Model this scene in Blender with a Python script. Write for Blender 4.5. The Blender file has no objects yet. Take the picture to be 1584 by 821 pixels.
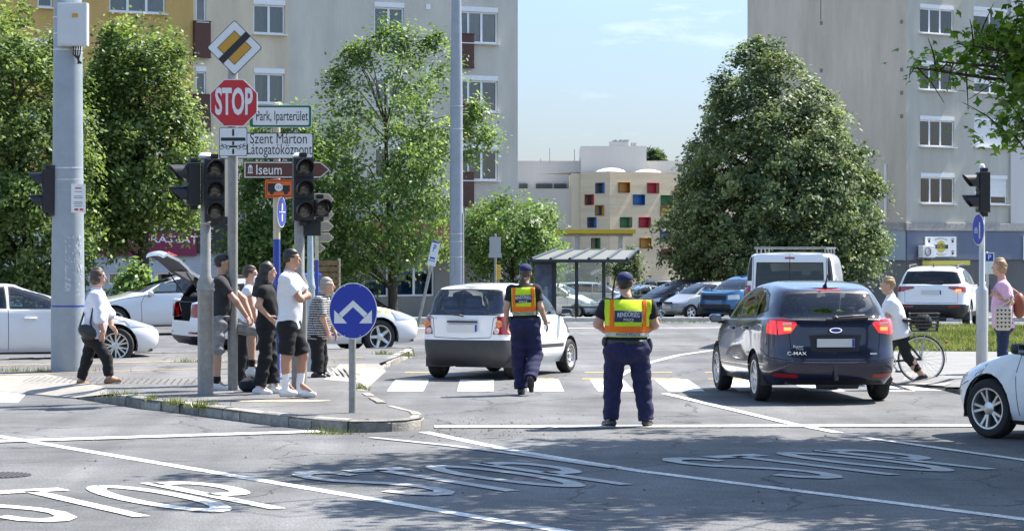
import bpy, bmesh, math, random
import numpy as np
from mathutils import Vector, Matrix
R = math.radians
sc = bpy.context.scene
COL = sc.collection
rng = np.random.default_rng(7)
random.seed(5)

# ------------------------------------------------------------------ camera, light, exposure
F, CX, HY, EYE = 4000.0, 792.0, 383.0, 2.04        # photo pixels
cam_d = bpy.data.cameras.new('camera'); cam = bpy.data.objects.new('camera', cam_d); COL.objects.link(cam)
cam.location = (0, 0, EYE); cam.rotation_euler = (R(90), 0, 0)
cam_d.sensor_width = 36; cam_d.lens = 36 * F / 1584; cam_d.shift_y = -27.5 / 1584
cam_d.clip_start = .5; cam_d.clip_end = 6000
sc.camera = cam

SUN_AZ, SUN_EL = 33, 54                              # azimuth from +x towards +y
w = bpy.data.worlds.new('World'); sc.world = w; w.use_nodes = True
nt = w.node_tree; nt.nodes.clear()
out = nt.nodes.new('ShaderNodeOutputWorld'); bg = nt.nodes.new('ShaderNodeBackground')
sky = nt.nodes.new('ShaderNodeTexSky'); sky.sky_type = 'NISHITA'; sky.sun_disc = False
sky.sun_elevation = R(SUN_EL); sky.sun_rotation = R(90 - SUN_AZ); sky.air_density = 1.0; sky.dust_density = .6; sky.ozone_density = 1.6
tc = nt.nodes.new('ShaderNodeTexCoord'); mp = nt.nodes.new('ShaderNodeMapping'); mp.inputs['Scale'].default_value = (5, 5, 22)
nz = nt.nodes.new('ShaderNodeTexNoise'); nz.inputs['Scale'].default_value = 2.2; nz.inputs['Detail'].default_value = 9; nz.inputs['Roughness'].default_value = .62
cr = nt.nodes.new('ShaderNodeValToRGB'); cr.color_ramp.elements[0].position = .56; cr.color_ramp.elements[1].position = .78
cr.color_ramp.elements[1].color = (.75, .75, .75, 1)
mx = nt.nodes.new('ShaderNodeMixRGB'); mx.inputs[2].default_value = (10, 10, 10, 1)
L_ = nt.links.new
L_(tc.outputs['Generated'], mp.inputs[0]); L_(mp.outputs[0], nz.inputs[0]); L_(nz.outputs[0], cr.inputs[0])
L_(cr.outputs[0], mx.inputs[0]); L_(sky.outputs[0], mx.inputs[1]); sx_ = nt.nodes.new('ShaderNodeSeparateXYZ'); hr = nt.nodes.new('ShaderNodeValToRGB'); el = hr.color_ramp.elements
el[0].color = (.285, .3, .40, 1); el[1].position = .32; el[1].color = (1, 1, 1, 1); e2 = el.new(.085); e2.color = (.40, .435, .53, 1)
hz_ = nt.nodes.new('ShaderNodeMixRGB'); hz_.blend_type = 'MULTIPLY'; hz_.inputs[0].default_value = 1
L_(tc.outputs['Generated'], sx_.inputs[0]); L_(sx_.outputs[2], hr.inputs[0])
L_(mx.outputs[0], hz_.inputs[1]); L_(hr.outputs[0], hz_.inputs[2]); L_(hz_.outputs[0], bg.inputs[0]); L_(bg.outputs[0], out.inputs[0])
bg.inputs[1].default_value = .13
sl = bpy.data.lights.new('sun', 'SUN'); sl.energy = 5.0; sl.angle = R(.5); sl.color = (1, .95, .87)
so = bpy.data.objects.new('sun', sl); COL.objects.link(so)
sd = Vector((math.cos(R(SUN_AZ)) * math.cos(R(SUN_EL)), math.sin(R(SUN_AZ)) * math.cos(R(SUN_EL)), math.sin(R(SUN_EL))))
so.rotation_euler = sd.to_track_quat('Z', 'Y').to_euler(); so.location = (20, 20, 40)
sc.view_settings.view_transform = 'Standard'; sc.view_settings.look = 'None'; sc.view_settings.gamma = 1
sc.view_settings.use_curve_mapping = False; sc.view_settings.exposure = 1.3
sc.cycles.max_bounces = 6; sc.cycles.transparent_max_bounces = 12; sc.cycles.caustics_reflective = False; sc.cycles.caustics_refractive = False

# ------------------------------------------------------------------ helpers
def zg(d):                                           # ground profile: falls away beyond the cross street
    return float(np.interp(d, [0, 70, 115, 135, 5000], [0, 0, -1.07, -1.25, -1.25]))
def G(px, py, z=0.0):                                # photo pixel on a horizontal plane
    d = F * (EYE - z) / (py - HY); return ((px - CX) * d / F, d, z)
def G2(px, py, z=0.0): return G(px, py, z)[:2]
def Wp(px, py, d): return ((px - CX) * d / F, d, EYE - (py - HY) * d / F)
def X_(px, d): return (px - CX) * d / F
def Z_(py, d): return EYE - (py - HY) * d / F
def s2l(c):
    c = c / 255.0
    return c / 12.92 if c <= .04045 else ((c + .055) / 1.055) ** 2.4
def C(r, g, b): return (s2l(r), s2l(g), s2l(b))

MATS = {}
def mat(name, col=(.5, .5, .5), rough=.5, metal=0., var=0., vs=3., bump=0., bs=60., coat=0., spec=.5, emit=None, es=1., var2=None):
    if name in MATS: return MATS[name]
    m = bpy.data.materials.new(name); m.use_nodes = True; MATS[name] = m
    n = m.node_tree.nodes; l = m.node_tree.links; b = n['Principled BSDF']
    b.inputs['Base Color'].default_value = (*col, 1); b.inputs['Roughness'].default_value = rough; b.inputs['Metallic'].default_value = metal
    b.inputs['Coat Weight'].default_value = coat; b.inputs['Coat Roughness'].default_value = .04; b.inputs['Specular IOR Level'].default_value = spec
    if emit: b.inputs['Emission Color'].default_value = (*emit, 1); b.inputs['Emission Strength'].default_value = es
    if var or bump:
        t = n.new('ShaderNodeTexCoord')
    if var:
        q = n.new('ShaderNodeTexNoise'); q.inputs['Scale'].default_value = vs; q.inputs['Detail'].default_value = 7; q.inputs['Roughness'].default_value = .65
        r = n.new('ShaderNodeValToRGB'); e = r.color_ramp.elements; e[0].position = .3; e[1].position = .7
        e[0].color = (*[max(0, c * (1 - var)) for c in col], 1); e[1].color = (*(var2 or [min(1, c * (1 + var)) for c in col]), 1)
        l.new(t.outputs['Object'], q.inputs[0]); l.new(q.outputs[0], r.inputs[0]); l.new(r.outputs[0], b.inputs['Base Color'])
    if bump:
        q2 = n.new('ShaderNodeTexNoise'); q2.inputs['Scale'].default_value = bs; q2.inputs['Detail'].default_value = 4
        bp = n.new('ShaderNodeBump'); bp.inputs['Strength'].default_value = bump; bp.inputs['Distance'].default_value = .02
        l.new(t.outputs['Object'], q2.inputs[0]); l.new(q2.outputs[0], bp.inputs['Height']); l.new(bp.outputs[0], b.inputs['Normal'])
    return m

def glass_mat(name, tint=(.5, .55, .55), refl=1.0):
    if name in MATS: return MATS[name]
    m = bpy.data.materials.new(name); m.use_nodes = True; MATS[name] = m
    n = m.node_tree.nodes; l = m.node_tree.links; n.clear()
    o = n.new('ShaderNodeOutputMaterial'); a = n.new('ShaderNodeBsdfTransparent'); a.inputs[0].default_value = (*tint, 1)
    g = n.new('ShaderNodeBsdfGlossy'); g.inputs['Roughness'].default_value = .02; g.inputs[0].default_value = (refl, refl, refl, 1)
    f = n.new('ShaderNodeFresnel'); f.inputs[0].default_value = 1.6; mxx = n.new('ShaderNodeMixShader')
    ad = n.new('ShaderNodeMath'); ad.operation = 'MULTIPLY_ADD'; ad.inputs[1].default_value = 1.1; ad.inputs[2].default_value = .04
    l.new(f.outputs[0], ad.inputs[0]); l.new(ad.outputs[0], mxx.inputs[0]); l.new(a.outputs[0], mxx.inputs[1]); l.new(g.outputs[0], mxx.inputs[2]); l.new(mxx.outputs[0], o.inputs[0])
    return m

class MB:
    def __init__(s): s.V = []; s.Fc = []; s.M = []
    def add(s, vs, fs, mi=0, T=None):
        o = len(s.V)
        if T is not None: vs = [tuple(T @ Vector(v)) for v in vs]
        s.V += [tuple(v) for v in vs]; s.Fc += [tuple(i + o for i in f) for f in fs]; s.M += [mi] * len(fs); return s
    def box(s, c, sz, mi=0, T=None, rz=0):
        x, y, z = [q / 2 for q in sz]
        vs = [(a * x, b * y, e * z) for a in (-1, 1) for b in (-1, 1) for e in (-1, 1)]
        if rz:
            cr_, sr = math.cos(rz), math.sin(rz); vs = [(a * cr_ - b * sr, a * sr + b * cr_, e) for a, b, e in vs]
        vs = [(a + c[0], b + c[1], e + c[2]) for a, b, e in vs]
        return s.add(vs, [(0, 1, 3, 2), (4, 6, 7, 5), (0, 4, 5, 1), (2, 3, 7, 6), (0, 2, 6, 4), (1, 5, 7, 3)], mi, T)
    def tube(s, pts, rad, n=10, mi=0, caps=True, T=None):
        pts = [Vector(p) for p in pts]; rad = [rad] * len(pts) if not hasattr(rad, '__len__') else rad
        vs = []; fs = []
        up = None
        for i, p in enumerate(pts):
            t = (pts[min(i + 1, len(pts) - 1)] - pts[max(i - 1, 0)]).normalized()
            if up is None: up = t.orthogonal().normalized()
            up = (up - t * up.dot(t)); up = up.normalized() if up.length > 1e-6 else t.orthogonal().normalized()
            b = t.cross(up)
            for k in range(n):
                a = 2 * math.pi * k / n; vs.append(p + (up * math.cos(a) + b * math.sin(a)) * rad[i])
        for i in range(len(pts) - 1):
            for k in range(n):
                a, b = i * n + k, i * n + (k + 1) % n; fs.append((a, b, b + n, a + n))
        if caps: fs.append(tuple(reversed(range(n)))); fs.append(tuple(range((len(pts) - 1) * n, len(pts) * n)))
        return s.add(vs, fs, mi, T)
    def lathe(s, prof, n=24, mi=0, T=None, caps=False):   # profile (r, z) about local z
        vs = [(r * math.cos(2 * math.pi * k / n), r * math.sin(2 * math.pi * k / n), z) for r, z in prof for k in range(n)]
        fs = [(i * n + k, i * n + (k + 1) % n, (i + 1) * n + (k + 1) % n, (i + 1) * n + k) for i in range(len(prof) - 1) for k in range(n)]
        if caps: fs.append(tuple(reversed(range(n)))); fs.append(tuple(range((len(prof) - 1) * n, len(prof) * n)))
        return s.add(vs, fs, mi, T)
    def prism(s, poly, z0, z1, mi=0, T=None):
        n = len(poly); vs = [(p[0], p[1], z0) for p in poly] + [(p[0], p[1], z1) for p in poly]
        fs = [tuple(reversed(range(n))), tuple(range(n, 2 * n))] + [(i, (i + 1) % n, n + (i + 1) % n, n + i) for i in range(n)]
        return s.add(vs, fs, mi, T)
    def quad(s, a, b, c, d, mi=0): return s.add([a, b, c, d], [(0, 1, 2, 3)], mi)
    def build(s, name, mats, parent=None, smooth=None, bev=0, loc=None, tri=False):
        me = bpy.data.meshes.new(name); me.from_pydata(s.V, [], s.Fc)
        mats = mats if isinstance(mats, (list, tuple)) else [mats]
        for m in mats: me.materials.append(m)
        me.polygons.foreach_set('material_index', s.M)
        bm = bmesh.new(); bm.from_mesh(me); bmesh.ops.recalc_face_normals(bm, faces=bm.faces[:])
        if bev:
            es = [e for e in bm.edges if len(e.link_faces) == 2 and e.calc_face_angle(0) > .6]
            bmesh.ops.bevel(bm, geom=es, offset=bev, segments=2, profile=.6, affect='EDGES', clamp_overlap=True)
        if tri: bmesh.ops.triangulate(bm, faces=bm.faces[:])
        bm.to_mesh(me); bm.free()
        if smooth is not None:
            me.polygons.foreach_set('use_smooth', [True] * len(me.polygons)); me.set_sharp_from_angle(angle=R(smooth))
        return link(name, me, parent, loc)
def link(name, me, parent=None, loc=None):
    o = bpy.data.objects.new(name, me); COL.objects.link(o)
    if parent: o.parent = parent
    if loc: o.location = loc
    return o
def thing(name, label, cat, loc=(0, 0, 0), rz=0, group=None):
    o = bpy.data.objects.new(name, None); COL.objects.link(o); o.empty_display_size = .2
    o.location = loc; o.rotation_euler = (0, 0, rz); return tag(o, label, cat, group)
def tag(o, label, cat, group=None):
    o['label'] = label; o['category'] = cat
    if group: o['group'] = group
    return o
def struct(o, kind='structure'): o['kind'] = kind; return o
def copy_tree(o, parent=None):
    c = o.copy(); COL.objects.link(c); c.parent = parent
    for ch in list(o.children): copy_tree(ch, c)
    return c
def arr_mesh(name, V, Fq, mats, smooth=False, mi=None):
    """numpy verts (n,3) and quads/tris (m,k) -> mesh"""
    me = bpy.data.meshes.new(name); V = np.asarray(V, np.float32); Fq = np.asarray(Fq, np.int32); k = Fq.shape[1]
    me.vertices.add(len(V)); me.vertices.foreach_set('co', V.ravel())
    me.loops.add(Fq.size); me.loops.foreach_set('vertex_index', Fq.ravel())
    me.polygons.add(len(Fq)); me.polygons.foreach_set('loop_start', np.arange(0, Fq.size, k, dtype=np.int32))
    if smooth: me.polygons.foreach_set('use_smooth', np.ones(len(Fq), bool))
    for m in (mats if isinstance(mats, (list, tuple)) else [mats]): me.materials.append(m)
    if mi is not None: me.polygons.foreach_set('material_index', np.asarray(mi, np.int32))
    me.update(calc_edges=True); me.validate(); return me

TXT = {}
def text_geo(body, size=1.0, bold=0.0, sx=1.0, align='CENTER'):
    key = (body, bold, align)
    if key not in TXT:
        cu = bpy.data.curves.new('t', 'FONT'); cu.body = body; cu.size = 1; cu.align_x = align; cu.align_y = 'CENTER'; cu.offset = bold; cu.resolution_u = 3
        o = bpy.data.objects.new('t', cu); COL.objects.link(o)
        dg = bpy.context.evaluated_depsgraph_get(); dg.update(); ev = o.evaluated_get(dg); me = ev.to_mesh()
        TXT[key] = ([tuple(v.co) for v in me.vertices], [tuple(p.vertices) for p in me.polygons])
        ev.to_mesh_clear(); bpy.data.objects.remove(o); bpy.data.curves.remove(cu)
    v, f = TXT[key]; return [(a * size * sx, b * size, 0) for a, b, c in v], f
def text(mb, body, c, size, bold=0., sx=1., mi=0, T=None, align='CENTER', rot=0.):
    """text in the local x-z plane facing -y; c = (x, y, z)"""
    v, f = text_geo(body, size, bold, sx, align); cr_, sr = math.cos(rot), math.sin(rot)
    mb.add([(c[0] + a * cr_ - b * sr, c[1], c[2] + a * sr + b * cr_) for a, b, _ in v], f, mi, T)
def circle(cx, cz, r, n=32, rx=None, a0=0): return [(cx + (rx or r) * math.cos(a0 + 2 * math.pi * k / n), cz + r * math.sin(a0 + 2 * math.pi * k / n)) for k in range(n)]
XZ = Matrix(((1, 0, 0, 0), (0, 0, 1, 0), (0, 1, 0, 0), (0, 0, 0, 1)))       # prism in x-z, depth along +y
def plate(mb, poly, y0, y1, mi=0, T=None): mb.prism(poly, y0, y1, mi, T=(T @ XZ) if T is not None else XZ)
def rrect(x0, z0, x1, z1, r, n=4):
    p = []
    for cx, cz, a in ((x1 - r, z0 + r, -90), (x1 - r, z1 - r, 0), (x0 + r, z1 - r, 90), (x0 + r, z0 + r, 180)):
        for k in range(n + 1): t = R(a + 90 * k / n); p.append((cx + r * math.cos(t), cz + r * math.sin(t)))
    return p
def stroke(pts, w_):
    """strip along a 2D path, returns quads as lists of 4 points"""
    P = [Vector(p) for p in pts]; L = []
    for i, p in enumerate(P):
        t = (P[min(i + 1, len(P) - 1)] - P[max(i - 1, 0)]).normalized(); nrm = Vector((-t.y, t.x)); L.append((p + nrm * w_ / 2, p - nrm * w_ / 2))
    return [(L[i][1], L[i + 1][1], L[i + 1][0], L[i][0]) for i in range(len(L) - 1)]

M_WHITE = mat('white_paint', (.8, .8, .78), .45, var=.05, vs=6)
M_GALV = mat('galvanised_steel', (.42, .42, .4), .5, .35, var=.12, vs=12, bump=.05)
M_BLACK = mat('black_plastic', (.018, .018, .02), .45)
M_DARK = mat('dark_grey', (.05, .05, .055), .6)
M_CONC = mat('concrete', (.36, .34, .31), .9, var=.22, vs=5, bump=.4, bs=90)
# ------------------------------------------------------------------ ground
def asphalt(name, base, speck=.35, stain=.25, warm=(1, 1, 1)):
    m = bpy.data.materials.new(name); m.use_nodes = True; MATS[name] = m
    n = m.node_tree.nodes; l = m.node_tree.links; b = n['Principled BSDF']; b.inputs['Roughness'].default_value = .82; b.inputs['Specular IOR Level'].default_value = .35
    t = n.new('ShaderNodeTexCoord')
    def noise(s, d=5, r=.6, vec=None):
        q = n.new('ShaderNodeTexNoise'); q.inputs['Scale'].default_value = s; q.inputs['Detail'].default_value = d; q.inputs['Roughness'].default_value = r
        l.new(vec or t.outputs['Object'], q.inputs[0]); return q.outputs[0]
    def ramp(v, p0, p1, c0, c1):
        r = n.new('ShaderNodeValToRGB'); e = r.color_ramp.elements; e[0].position = p0; e[1].position = p1; e[0].color = (*c0, 1); e[1].color = (*c1, 1); l.new(v, r.inputs[0]); return r.outputs[0]
    def mul(a, c):
        k = n.new('ShaderNodeMixRGB'); k.blend_type = 'MULTIPLY'; k.inputs[0].default_value = 1; l.new(a, k.inputs[1]); l.new(c, k.inputs[2]); return k.outputs[0]
    c0 = tuple(base * warm[i] * (1 - stain) for i in range(3)); c1 = tuple(base * warm[i] * (1 + stain) for i in range(3))
    big = ramp(noise(.35, 6, .6), .35, .68, c0, c1)
    fine = ramp(noise(48, 3, .7), .38, .66, (1 - speck,) * 3, (1 + speck,) * 3)
    mid = ramp(noise(4, 6, .7), .35, .7, (.86,) * 3, (1.1,) * 3)
    mpn = n.new('ShaderNodeMapping'); mpn.inputs['Rotation'].default_value = (0, 0, R(32)); mpn.inputs['Scale'].default_value = (1.6, .12, 1); l.new(t.outputs['Object'], mpn.inputs[0])
    tr = ramp(noise(1.0, 3, .5, mpn.outputs[0]), .35, .7, (.8,) * 3, (1.14,) * 3)
    vo = n.new('ShaderNodeTexVoronoi'); vo.feature = 'DISTANCE_TO_EDGE'; vo.inputs['Scale'].default_value = .33
    wn = n.new('ShaderNodeTexNoise'); wn.inputs['Scale'].default_value = 1.2; wn.inputs['Detail'].default_value = 5; l.new(t.outputs['Object'], wn.inputs[0])
    va = n.new('ShaderNodeVectorMath'); va.operation = 'MULTIPLY_ADD'; va.inputs[1].default_value = (1.2, 1.2, 0); l.new(wn.outputs['Color'], va.inputs[0]); l.new(t.outputs['Object'], va.inputs[2]); l.new(va.outputs[0], vo.inputs[0])
    crk = ramp(vo.outputs[0], .002, .009, (.4,) * 3, (1,) * 3)
    l.new(mul(mul(mul(mul(big, fine), mid), tr), crk), b.inputs['Base Color'])
    bp = n.new('ShaderNodeBump'); bp.inputs['Strength'].default_value = .5; bp.inputs['Distance'].default_value = .012
    l.new(noise(75, 3, .7), bp.inputs['Height']); l.new(bp.outputs[0], b.inputs['Normal'])
    return m
M_ASPH = asphalt('road_asphalt', .136, .42, .34)
M_PAVE = asphalt('pavement_asphalt', .15, .3, .2, (1.03, 1, .97))
def sheet(name, m, xs, ys, dz=0., kind='structure'):
    V = [(x, y, zg(y) + dz) for y in ys for x in xs]; nx = len(xs)
    Fq = [(j * nx + i, j * nx + i + 1, (j + 1) * nx + i + 1, (j + 1) * nx + i) for j in range(len(ys) - 1) for i in range(nx - 1)]
    return struct(link(name, arr_mesh(name, V, Fq, m)), kind)
sheet('road', M_ASPH, [-2500, -300, -60, -20, 0, 20, 60, 300, 2500], [-200, 0, 20, 50, 70, 85, 100, 115, 125, 135, 300, 4000])

def worn(name, col, wear=.5):
    m = bpy.data.materials.new(name); m.use_nodes = True; MATS[name] = m
    n = m.node_tree.nodes; l = m.node_tree.links; b = n['Principled BSDF']; b.inputs['Roughness'].default_value = .7
    t = n.new('ShaderNodeTexCoord'); q = n.new('ShaderNodeTexNoise'); q.inputs['Scale'].default_value = 22; q.inputs['Detail'].default_value = 6; q.inputs['Roughness'].default_value = .75
    r = n.new('ShaderNodeValToRGB'); r.color_ramp.elements[0].position = .5 - .22 * wear - .02; r.color_ramp.elements[1].position = .52 - .1 * wear + .06
    r.color_ramp.elements[0].color = (.25,) * 3 + (1,)
    q2 = n.new('ShaderNodeTexNoise'); q2.inputs['Scale'].default_value = 2.5; q2.inputs['Detail'].default_value = 5
    r2 = n.new('ShaderNodeValToRGB'); r2.color_ramp.elements[0].color = (*[c * .72 for c in col], 1); r2.color_ramp.elements[1].color = (*col, 1); r2.color_ramp.elements[0].position = .35; r2.color_ramp.elements[1].position = .6
    l.new(t.outputs['Object'], q.inputs[0]); l.new(t.outputs['Object'], q2.inputs[0]); l.new(q.outputs[0], r.inputs[0]); l.new(q2.outputs[0], r2.inputs[0])
    l.new(r.outputs[0], b.inputs['Alpha']); l.new(r2.outputs[0], b.inputs['Base Color']); return m
M_LINE = worn('white_road_paint', (.72, .71, .66), .72); M_LINE2 = worn('worn_white_road_paint', (.4, .4, .385), 1.35); M_YEL = worn('yellow_road_paint', (.72, .47, .1), .7)
def paint(name, quads, m, z):
    mb = MB()
    for q in quads: mb.add([(p[0], p[1], z + zg(p[1])) for p in q], [tuple(range(len(q)))])
    return struct(mb.build(name, m))
def line(pxs, w_, z=.004): return stroke([G2(*p) for p in pxs], w_)
paint('lane_line', line([(-60, 666), (0, 675), (399, 742), (800, 810), (1100, 858)], .14), M_LINE, .005)
paint('lane_line', line([(656, 668), (784, 695), (986, 728), (1584, 803), (1800, 828)], .14), M_LINE, .005)
paint('lane_line', line([(574, 677), (700, 690), (800, 703), (950, 724)], .12), M_LINE2, .009)
paint('lane_line', line([(1029, 609), (1221, 655), (1298, 670)], .13) + line([(1329, 676), (1584, 712), (1700, 728)], .12), M_LINE, .009)
paint('lane_line', line([(925, 600), (965, 577), (1005, 561), (1050, 549.5), (1095, 543), (1150, 538)], .14), M_LINE, .009)
paint('lane_line', line([(640, 507.5), (800, 507.5), (1000, 507), (1150, 506.5), (1400, 505)], .28), M_LINE, .005)
paint('stop_line', line([(-70, 685.5), (0, 683.5), (497, 668)], .32), M_LINE, .013)
paint('stop_line', line([(672, 661), (1000, 660), (1520, 659)], .36), M_LINE, .013)
# zebra crossing and the yellow cycle crossing beside it
zb = []
for k in range(-0, 9):
    x0 = -1.78 + k * 1.0
    if -2 < x0 < 5.9: zb.append([(x0, 36.75), (x0 + .52, 36.75), (x0 + .5, 40.0), (x0 - .02, 40.0)])
paint('zebra_crossing', zb, M_LINE, .005)
paint('zebra_crossing', [[(5.62, 36.9), (6.3, 36.9), (6.2, 39.2), (5.6, 39.2)], [(-7.6, 34.2), (-6.5, 34.0), (-6.9, 37), (-9, 37)]], M_LINE, .005)
yl = []
for k in range(9):
    x0 = -1.85 + k * .98
    for y0, y1 in ((40.12, 40.3), (42.2, 42.38)): yl.append([(x0 + (.1 if y0 > 41 else 0), y0), (x0 + .55, y0), (x0 + .55, y1), (x0 + (.1 if y0 > 41 else 0), y1)])
paint('cycle_crossing_line', yl, M_YEL, .005)
# STOP lettering in three lanes
U = Vector((-.515, .857)); Vv = Vector((.857, .515))
def letters():
    S = [(.86, .78), (.8, .88), (.64, .94), (.4, .94), (.2, .87), (.14, .75), (.22, .63), (.42, .55), (.62, .47), (.8, .37), (.87, .24), (.78, .11), (.6, .05), (.38, .05), (.2, .11), (.12, .22)]
    Tt = [[(.5, 0), (.5, .93)], [(0, .93), (1, .93)]]
    O = [(.5 + .4 * math.sin(a), .5 + .44 * math.cos(a)) for a in np.linspace(0, 2 * math.pi, 29)]
    Pp = [[(.18, 0), (.18, 1)], [(.18, .94)] + [(.52 + .32 * math.sin(a), .72 + .22 * math.cos(a)) for a in np.linspace(0, math.pi, 13)] + [(.18, .5)]]
    return [[S], Tt, [O], Pp]
def lettering(tx, ty, m):
    qs = []
    for k, L in enumerate(letters()):
        for path in L:
            for q in stroke([(p[0] * .62, p[1] * 1.3) for p in path], .14):
                qs.append([tuple(Vector((tx, ty)) + Vv * (p[0] - .31 + (k - 1) * .67) + U * (p[1] * 2.0 - 1.3)) for p in q])
    paint('road_lettering', qs, m, .009)
lettering(-3.47, 20.7, M_LINE); lettering(-.66, 22.75, M_LINE2); lettering(2.76, 24.3, M_LINE2)

# ------------------------------------------------------------------ traffic island (left) and pavement corner (right)
def ring_pave(name, outl, inset, ztop, m):
    """outl: (x,y,z) counter-clockwise; inner ring at ztop"""
    n = len(outl); P = [Vector(p) for p in outl]; inn = []
    for i in range(n):
        a, b = P[i - 1], P[(i + 1) % n]; t = (b - a); t.z = 0; t.normalize(); inn.append(Vector((P[i].x - t.y * inset, P[i].y + t.x * inset, ztop)))
    mb = MB(); mb.add(P + inn, [(i, (i + 1) % n, n + (i + 1) % n, n + i) for i in range(n)] + [tuple(range(n, 2 * n))])
    return struct(mb.build(name, m, tri=True))
KH = .12
front = [(120, 617), (169, 623), (225, 632), (270, 637), (318, 643.5), (400, 654.5), (467, 662), (499, 665.5), (547, 668.5), (590, 668), (630, 666), (652, 662.5)]
fr = [G2(*p) for p in front]
tip = [(-1.0, 29.75), (-1.06, 30.3)]
rt = [G2(603, 634 + 6), G2(575, 622), G2(562, 612), G2(556, 604)]
rmp = [G2(566, 601), G2(596, 574)]
rt2 = [G2(586, 573), G2(615, 562), G2(640, 550)]
bk = [(-2.0, 49.8), (-4.5, 48.5), (-6.8, 46.9), (-9.2, 44.2), (-12, 41)]
lf = [(-11, 36.2), G2(0, 607)]
_A, _B = lf[1], fr[0]; outl = [(_A[0] + .2, _A[1] + 2.55, KH), (_B[0] + .22, _B[1] + .72, KH)] + [(*p, KH) for p in fr[1:]] + [(*p, KH) for p in tip + rt] + [(rmp[0][0] - .6, rmp[0][1] + .1, KH), (rmp[1][0] - .73, rmp[1][1] - .1, KH)] + [(*p, KH) for p in rt2 + bk] + [(-11, lf[1][1] + 2.75, KH)]
ring_pave('pavement', outl, .45, KH, M_PAVE)
def kerb(name, pts, m, wdt=.14, h=KH + .012, stone=.55, lo=None):
    P = [Vector(p) for p in pts]; mb = MB(); prof = [(0, -.05), (0, h * .72), (wdt * .18, h * .93), (wdt * .45, h), (wdt, h), (wdt, -.05)]
    Ls = [0]
    for a, b in zip(P, P[1:]): Ls.append(Ls[-1] + (b - a).length)
    tot = Ls[-1]; ns = max(1, int(tot / stone)); r = random.Random(3)
    def at(s):
        i = max(0, min(len(P) - 2, int(np.searchsorted(Ls, s)) - 1)); f = (s - Ls[i]) / max(1e-6, Ls[i + 1] - Ls[i]); return P[i].lerp(P[i + 1], f), (P[min(i + 2, len(P) - 1)] - P[i]).normalized()
    cuts = [0] + sorted((k + r.uniform(-.12, .12)) * tot / ns for k in range(1, ns)) + [tot]
    for s0, s1 in zip(cuts, cuts[1:]):
        vs = []; jz = r.uniform(-.018, .01); jo = r.uniform(-.014, .014)
        ss = np.linspace(s0 + .012, s1 - .012, 4)
        for s_ in ss:
            p, t = at(s_); nrm = Vector((-t.y, t.x)); hz = 1 if lo is None else lo(s_ / tot)
            for a, z in prof: vs.append((p.x + nrm.x * (a + jo), p.y + nrm.y * (a + jo), (z * hz if z > 0 else z) + (jz if z > 0 else 0)))
        k = len(prof); fs = [(j * k + i, (j + 1) * k + i, (j + 1) * k + i + 1, j * k + i + 1) for j in range(3) for i in range(k - 1)] + [tuple(range(k)), tuple(reversed(range(3 * k, 4 * k)))]
        mb.add(vs, fs)
    return struct(mb.build(name, m, smooth=35))
M_KERB = mat('kerb_stone', (.3, .28, .24), .9, var=.4, vs=7, bump=.6, bs=45)
_n = M_KERB.node_tree.nodes; _l = M_KERB.node_tree.links; _g = _n.new('ShaderNodeNewGeometry'); _mr = _n.new('ShaderNodeMapRange'); _mr.inputs[3].default_value = .6; _mr.inputs[4].default_value = 1.35
_k = _n.new('ShaderNodeMixRGB'); _k.blend_type = 'MULTIPLY'; _k.inputs[0].default_value = 1; _src = _n['Principled BSDF'].inputs['Base Color'].links[0].from_socket
_l.new(_g.outputs['Random Per Island'], _mr.inputs[0]); _l.new(_src, _k.inputs[1]); _l.new(_mr.outputs[0], _k.inputs[2]); _l.new(_k.outputs[0], _n['Principled BSDF'].inputs['Base Color'])
kerb('kerb', fr + tip, M_KERB, lo=lambda t: min(1, .25 + t * 5))
kerb('kerb', [tip[-1]] + rt, M_KERB, lo=lambda t: min(1, max(.2, (1 - t) * 5)))
kerb('kerb', rt2 + bk, M_KERB, lo=lambda t: min(1, .3 + t * 6))
# concrete ramps with tactile ribs and studs
M_RAMP = mat('ramp_concrete', (.27, .25, .22), .9, var=.15, vs=4, bump=.3)
mb = MB(); a, b = rmp; mb.add([(a[0] + .01, a[1], .012), (b[0] + .01, b[1], .012), (b[0] - .75, b[1] - .1, KH + .006), (a[0] - .62, a[1] + .1, KH + .006), (*rt2[0], KH), (*rt[-1], KH), (b[0] + .02, b[1], -.03), (a[0] + .02, a[1], -.03)], [(0, 1, 2, 3), (1, 4, 2), (0, 3, 5), (0, 1, 6, 7)]); struct(mb.build('pavement_ramp', M_RAMP))
mb = MB()
for k in range(7): mb.box((-3.05 + k * .1, 40.2 + .0, KH + .003), (.04, 2.2, .008), rz=.12)
struct(mb.build('tactile_paving', M_RAMP))
mb = MB(); A = G2(0, 606); Bq = fr[0]
mb.add([(A[0] - 4.5, A[1] + .3, .008), (A[0], A[1] + .02, .01), (Bq[0] - .02, Bq[1] + .05, .02), (Bq[0] + .25, Bq[1] + .75, KH + .007), (A[0] + .2, A[1] + 2.6, KH + .007), (A[0] - 4.5, A[1] + 2.8, KH + .007), (*fr[1], KH), (A[0] - 4.5, A[1] + .29, -.03), (A[0], A[1], -.03), (Bq[0] - .02, Bq[1] + .03, -.03)], [(0, 1, 2, 3, 4, 5), (2, 6, 3), (0, 1, 8, 7), (1, 2, 9, 8)])
struct(mb.build('pavement_ramp', M_RAMP, tri=True))
mb = MB()
for i in range(26):
    for j in range(6): mb.lathe([(.022, 0), (.018, .007), (.0, .008)], 6, T=Matrix.Translation((-7.0 + i * .1 - j * .02, 37.1 + j * .25 - i * .03, KH + .004)))
struct(mb.build('tactile_paving', M_RAMP))
paint('cycle_path_line', [q for q in stroke([(-9.5, 41.6), (-5, 44.0), (-2.6, 45.2)], .1)], M_YEL, KH + .007)
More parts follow.
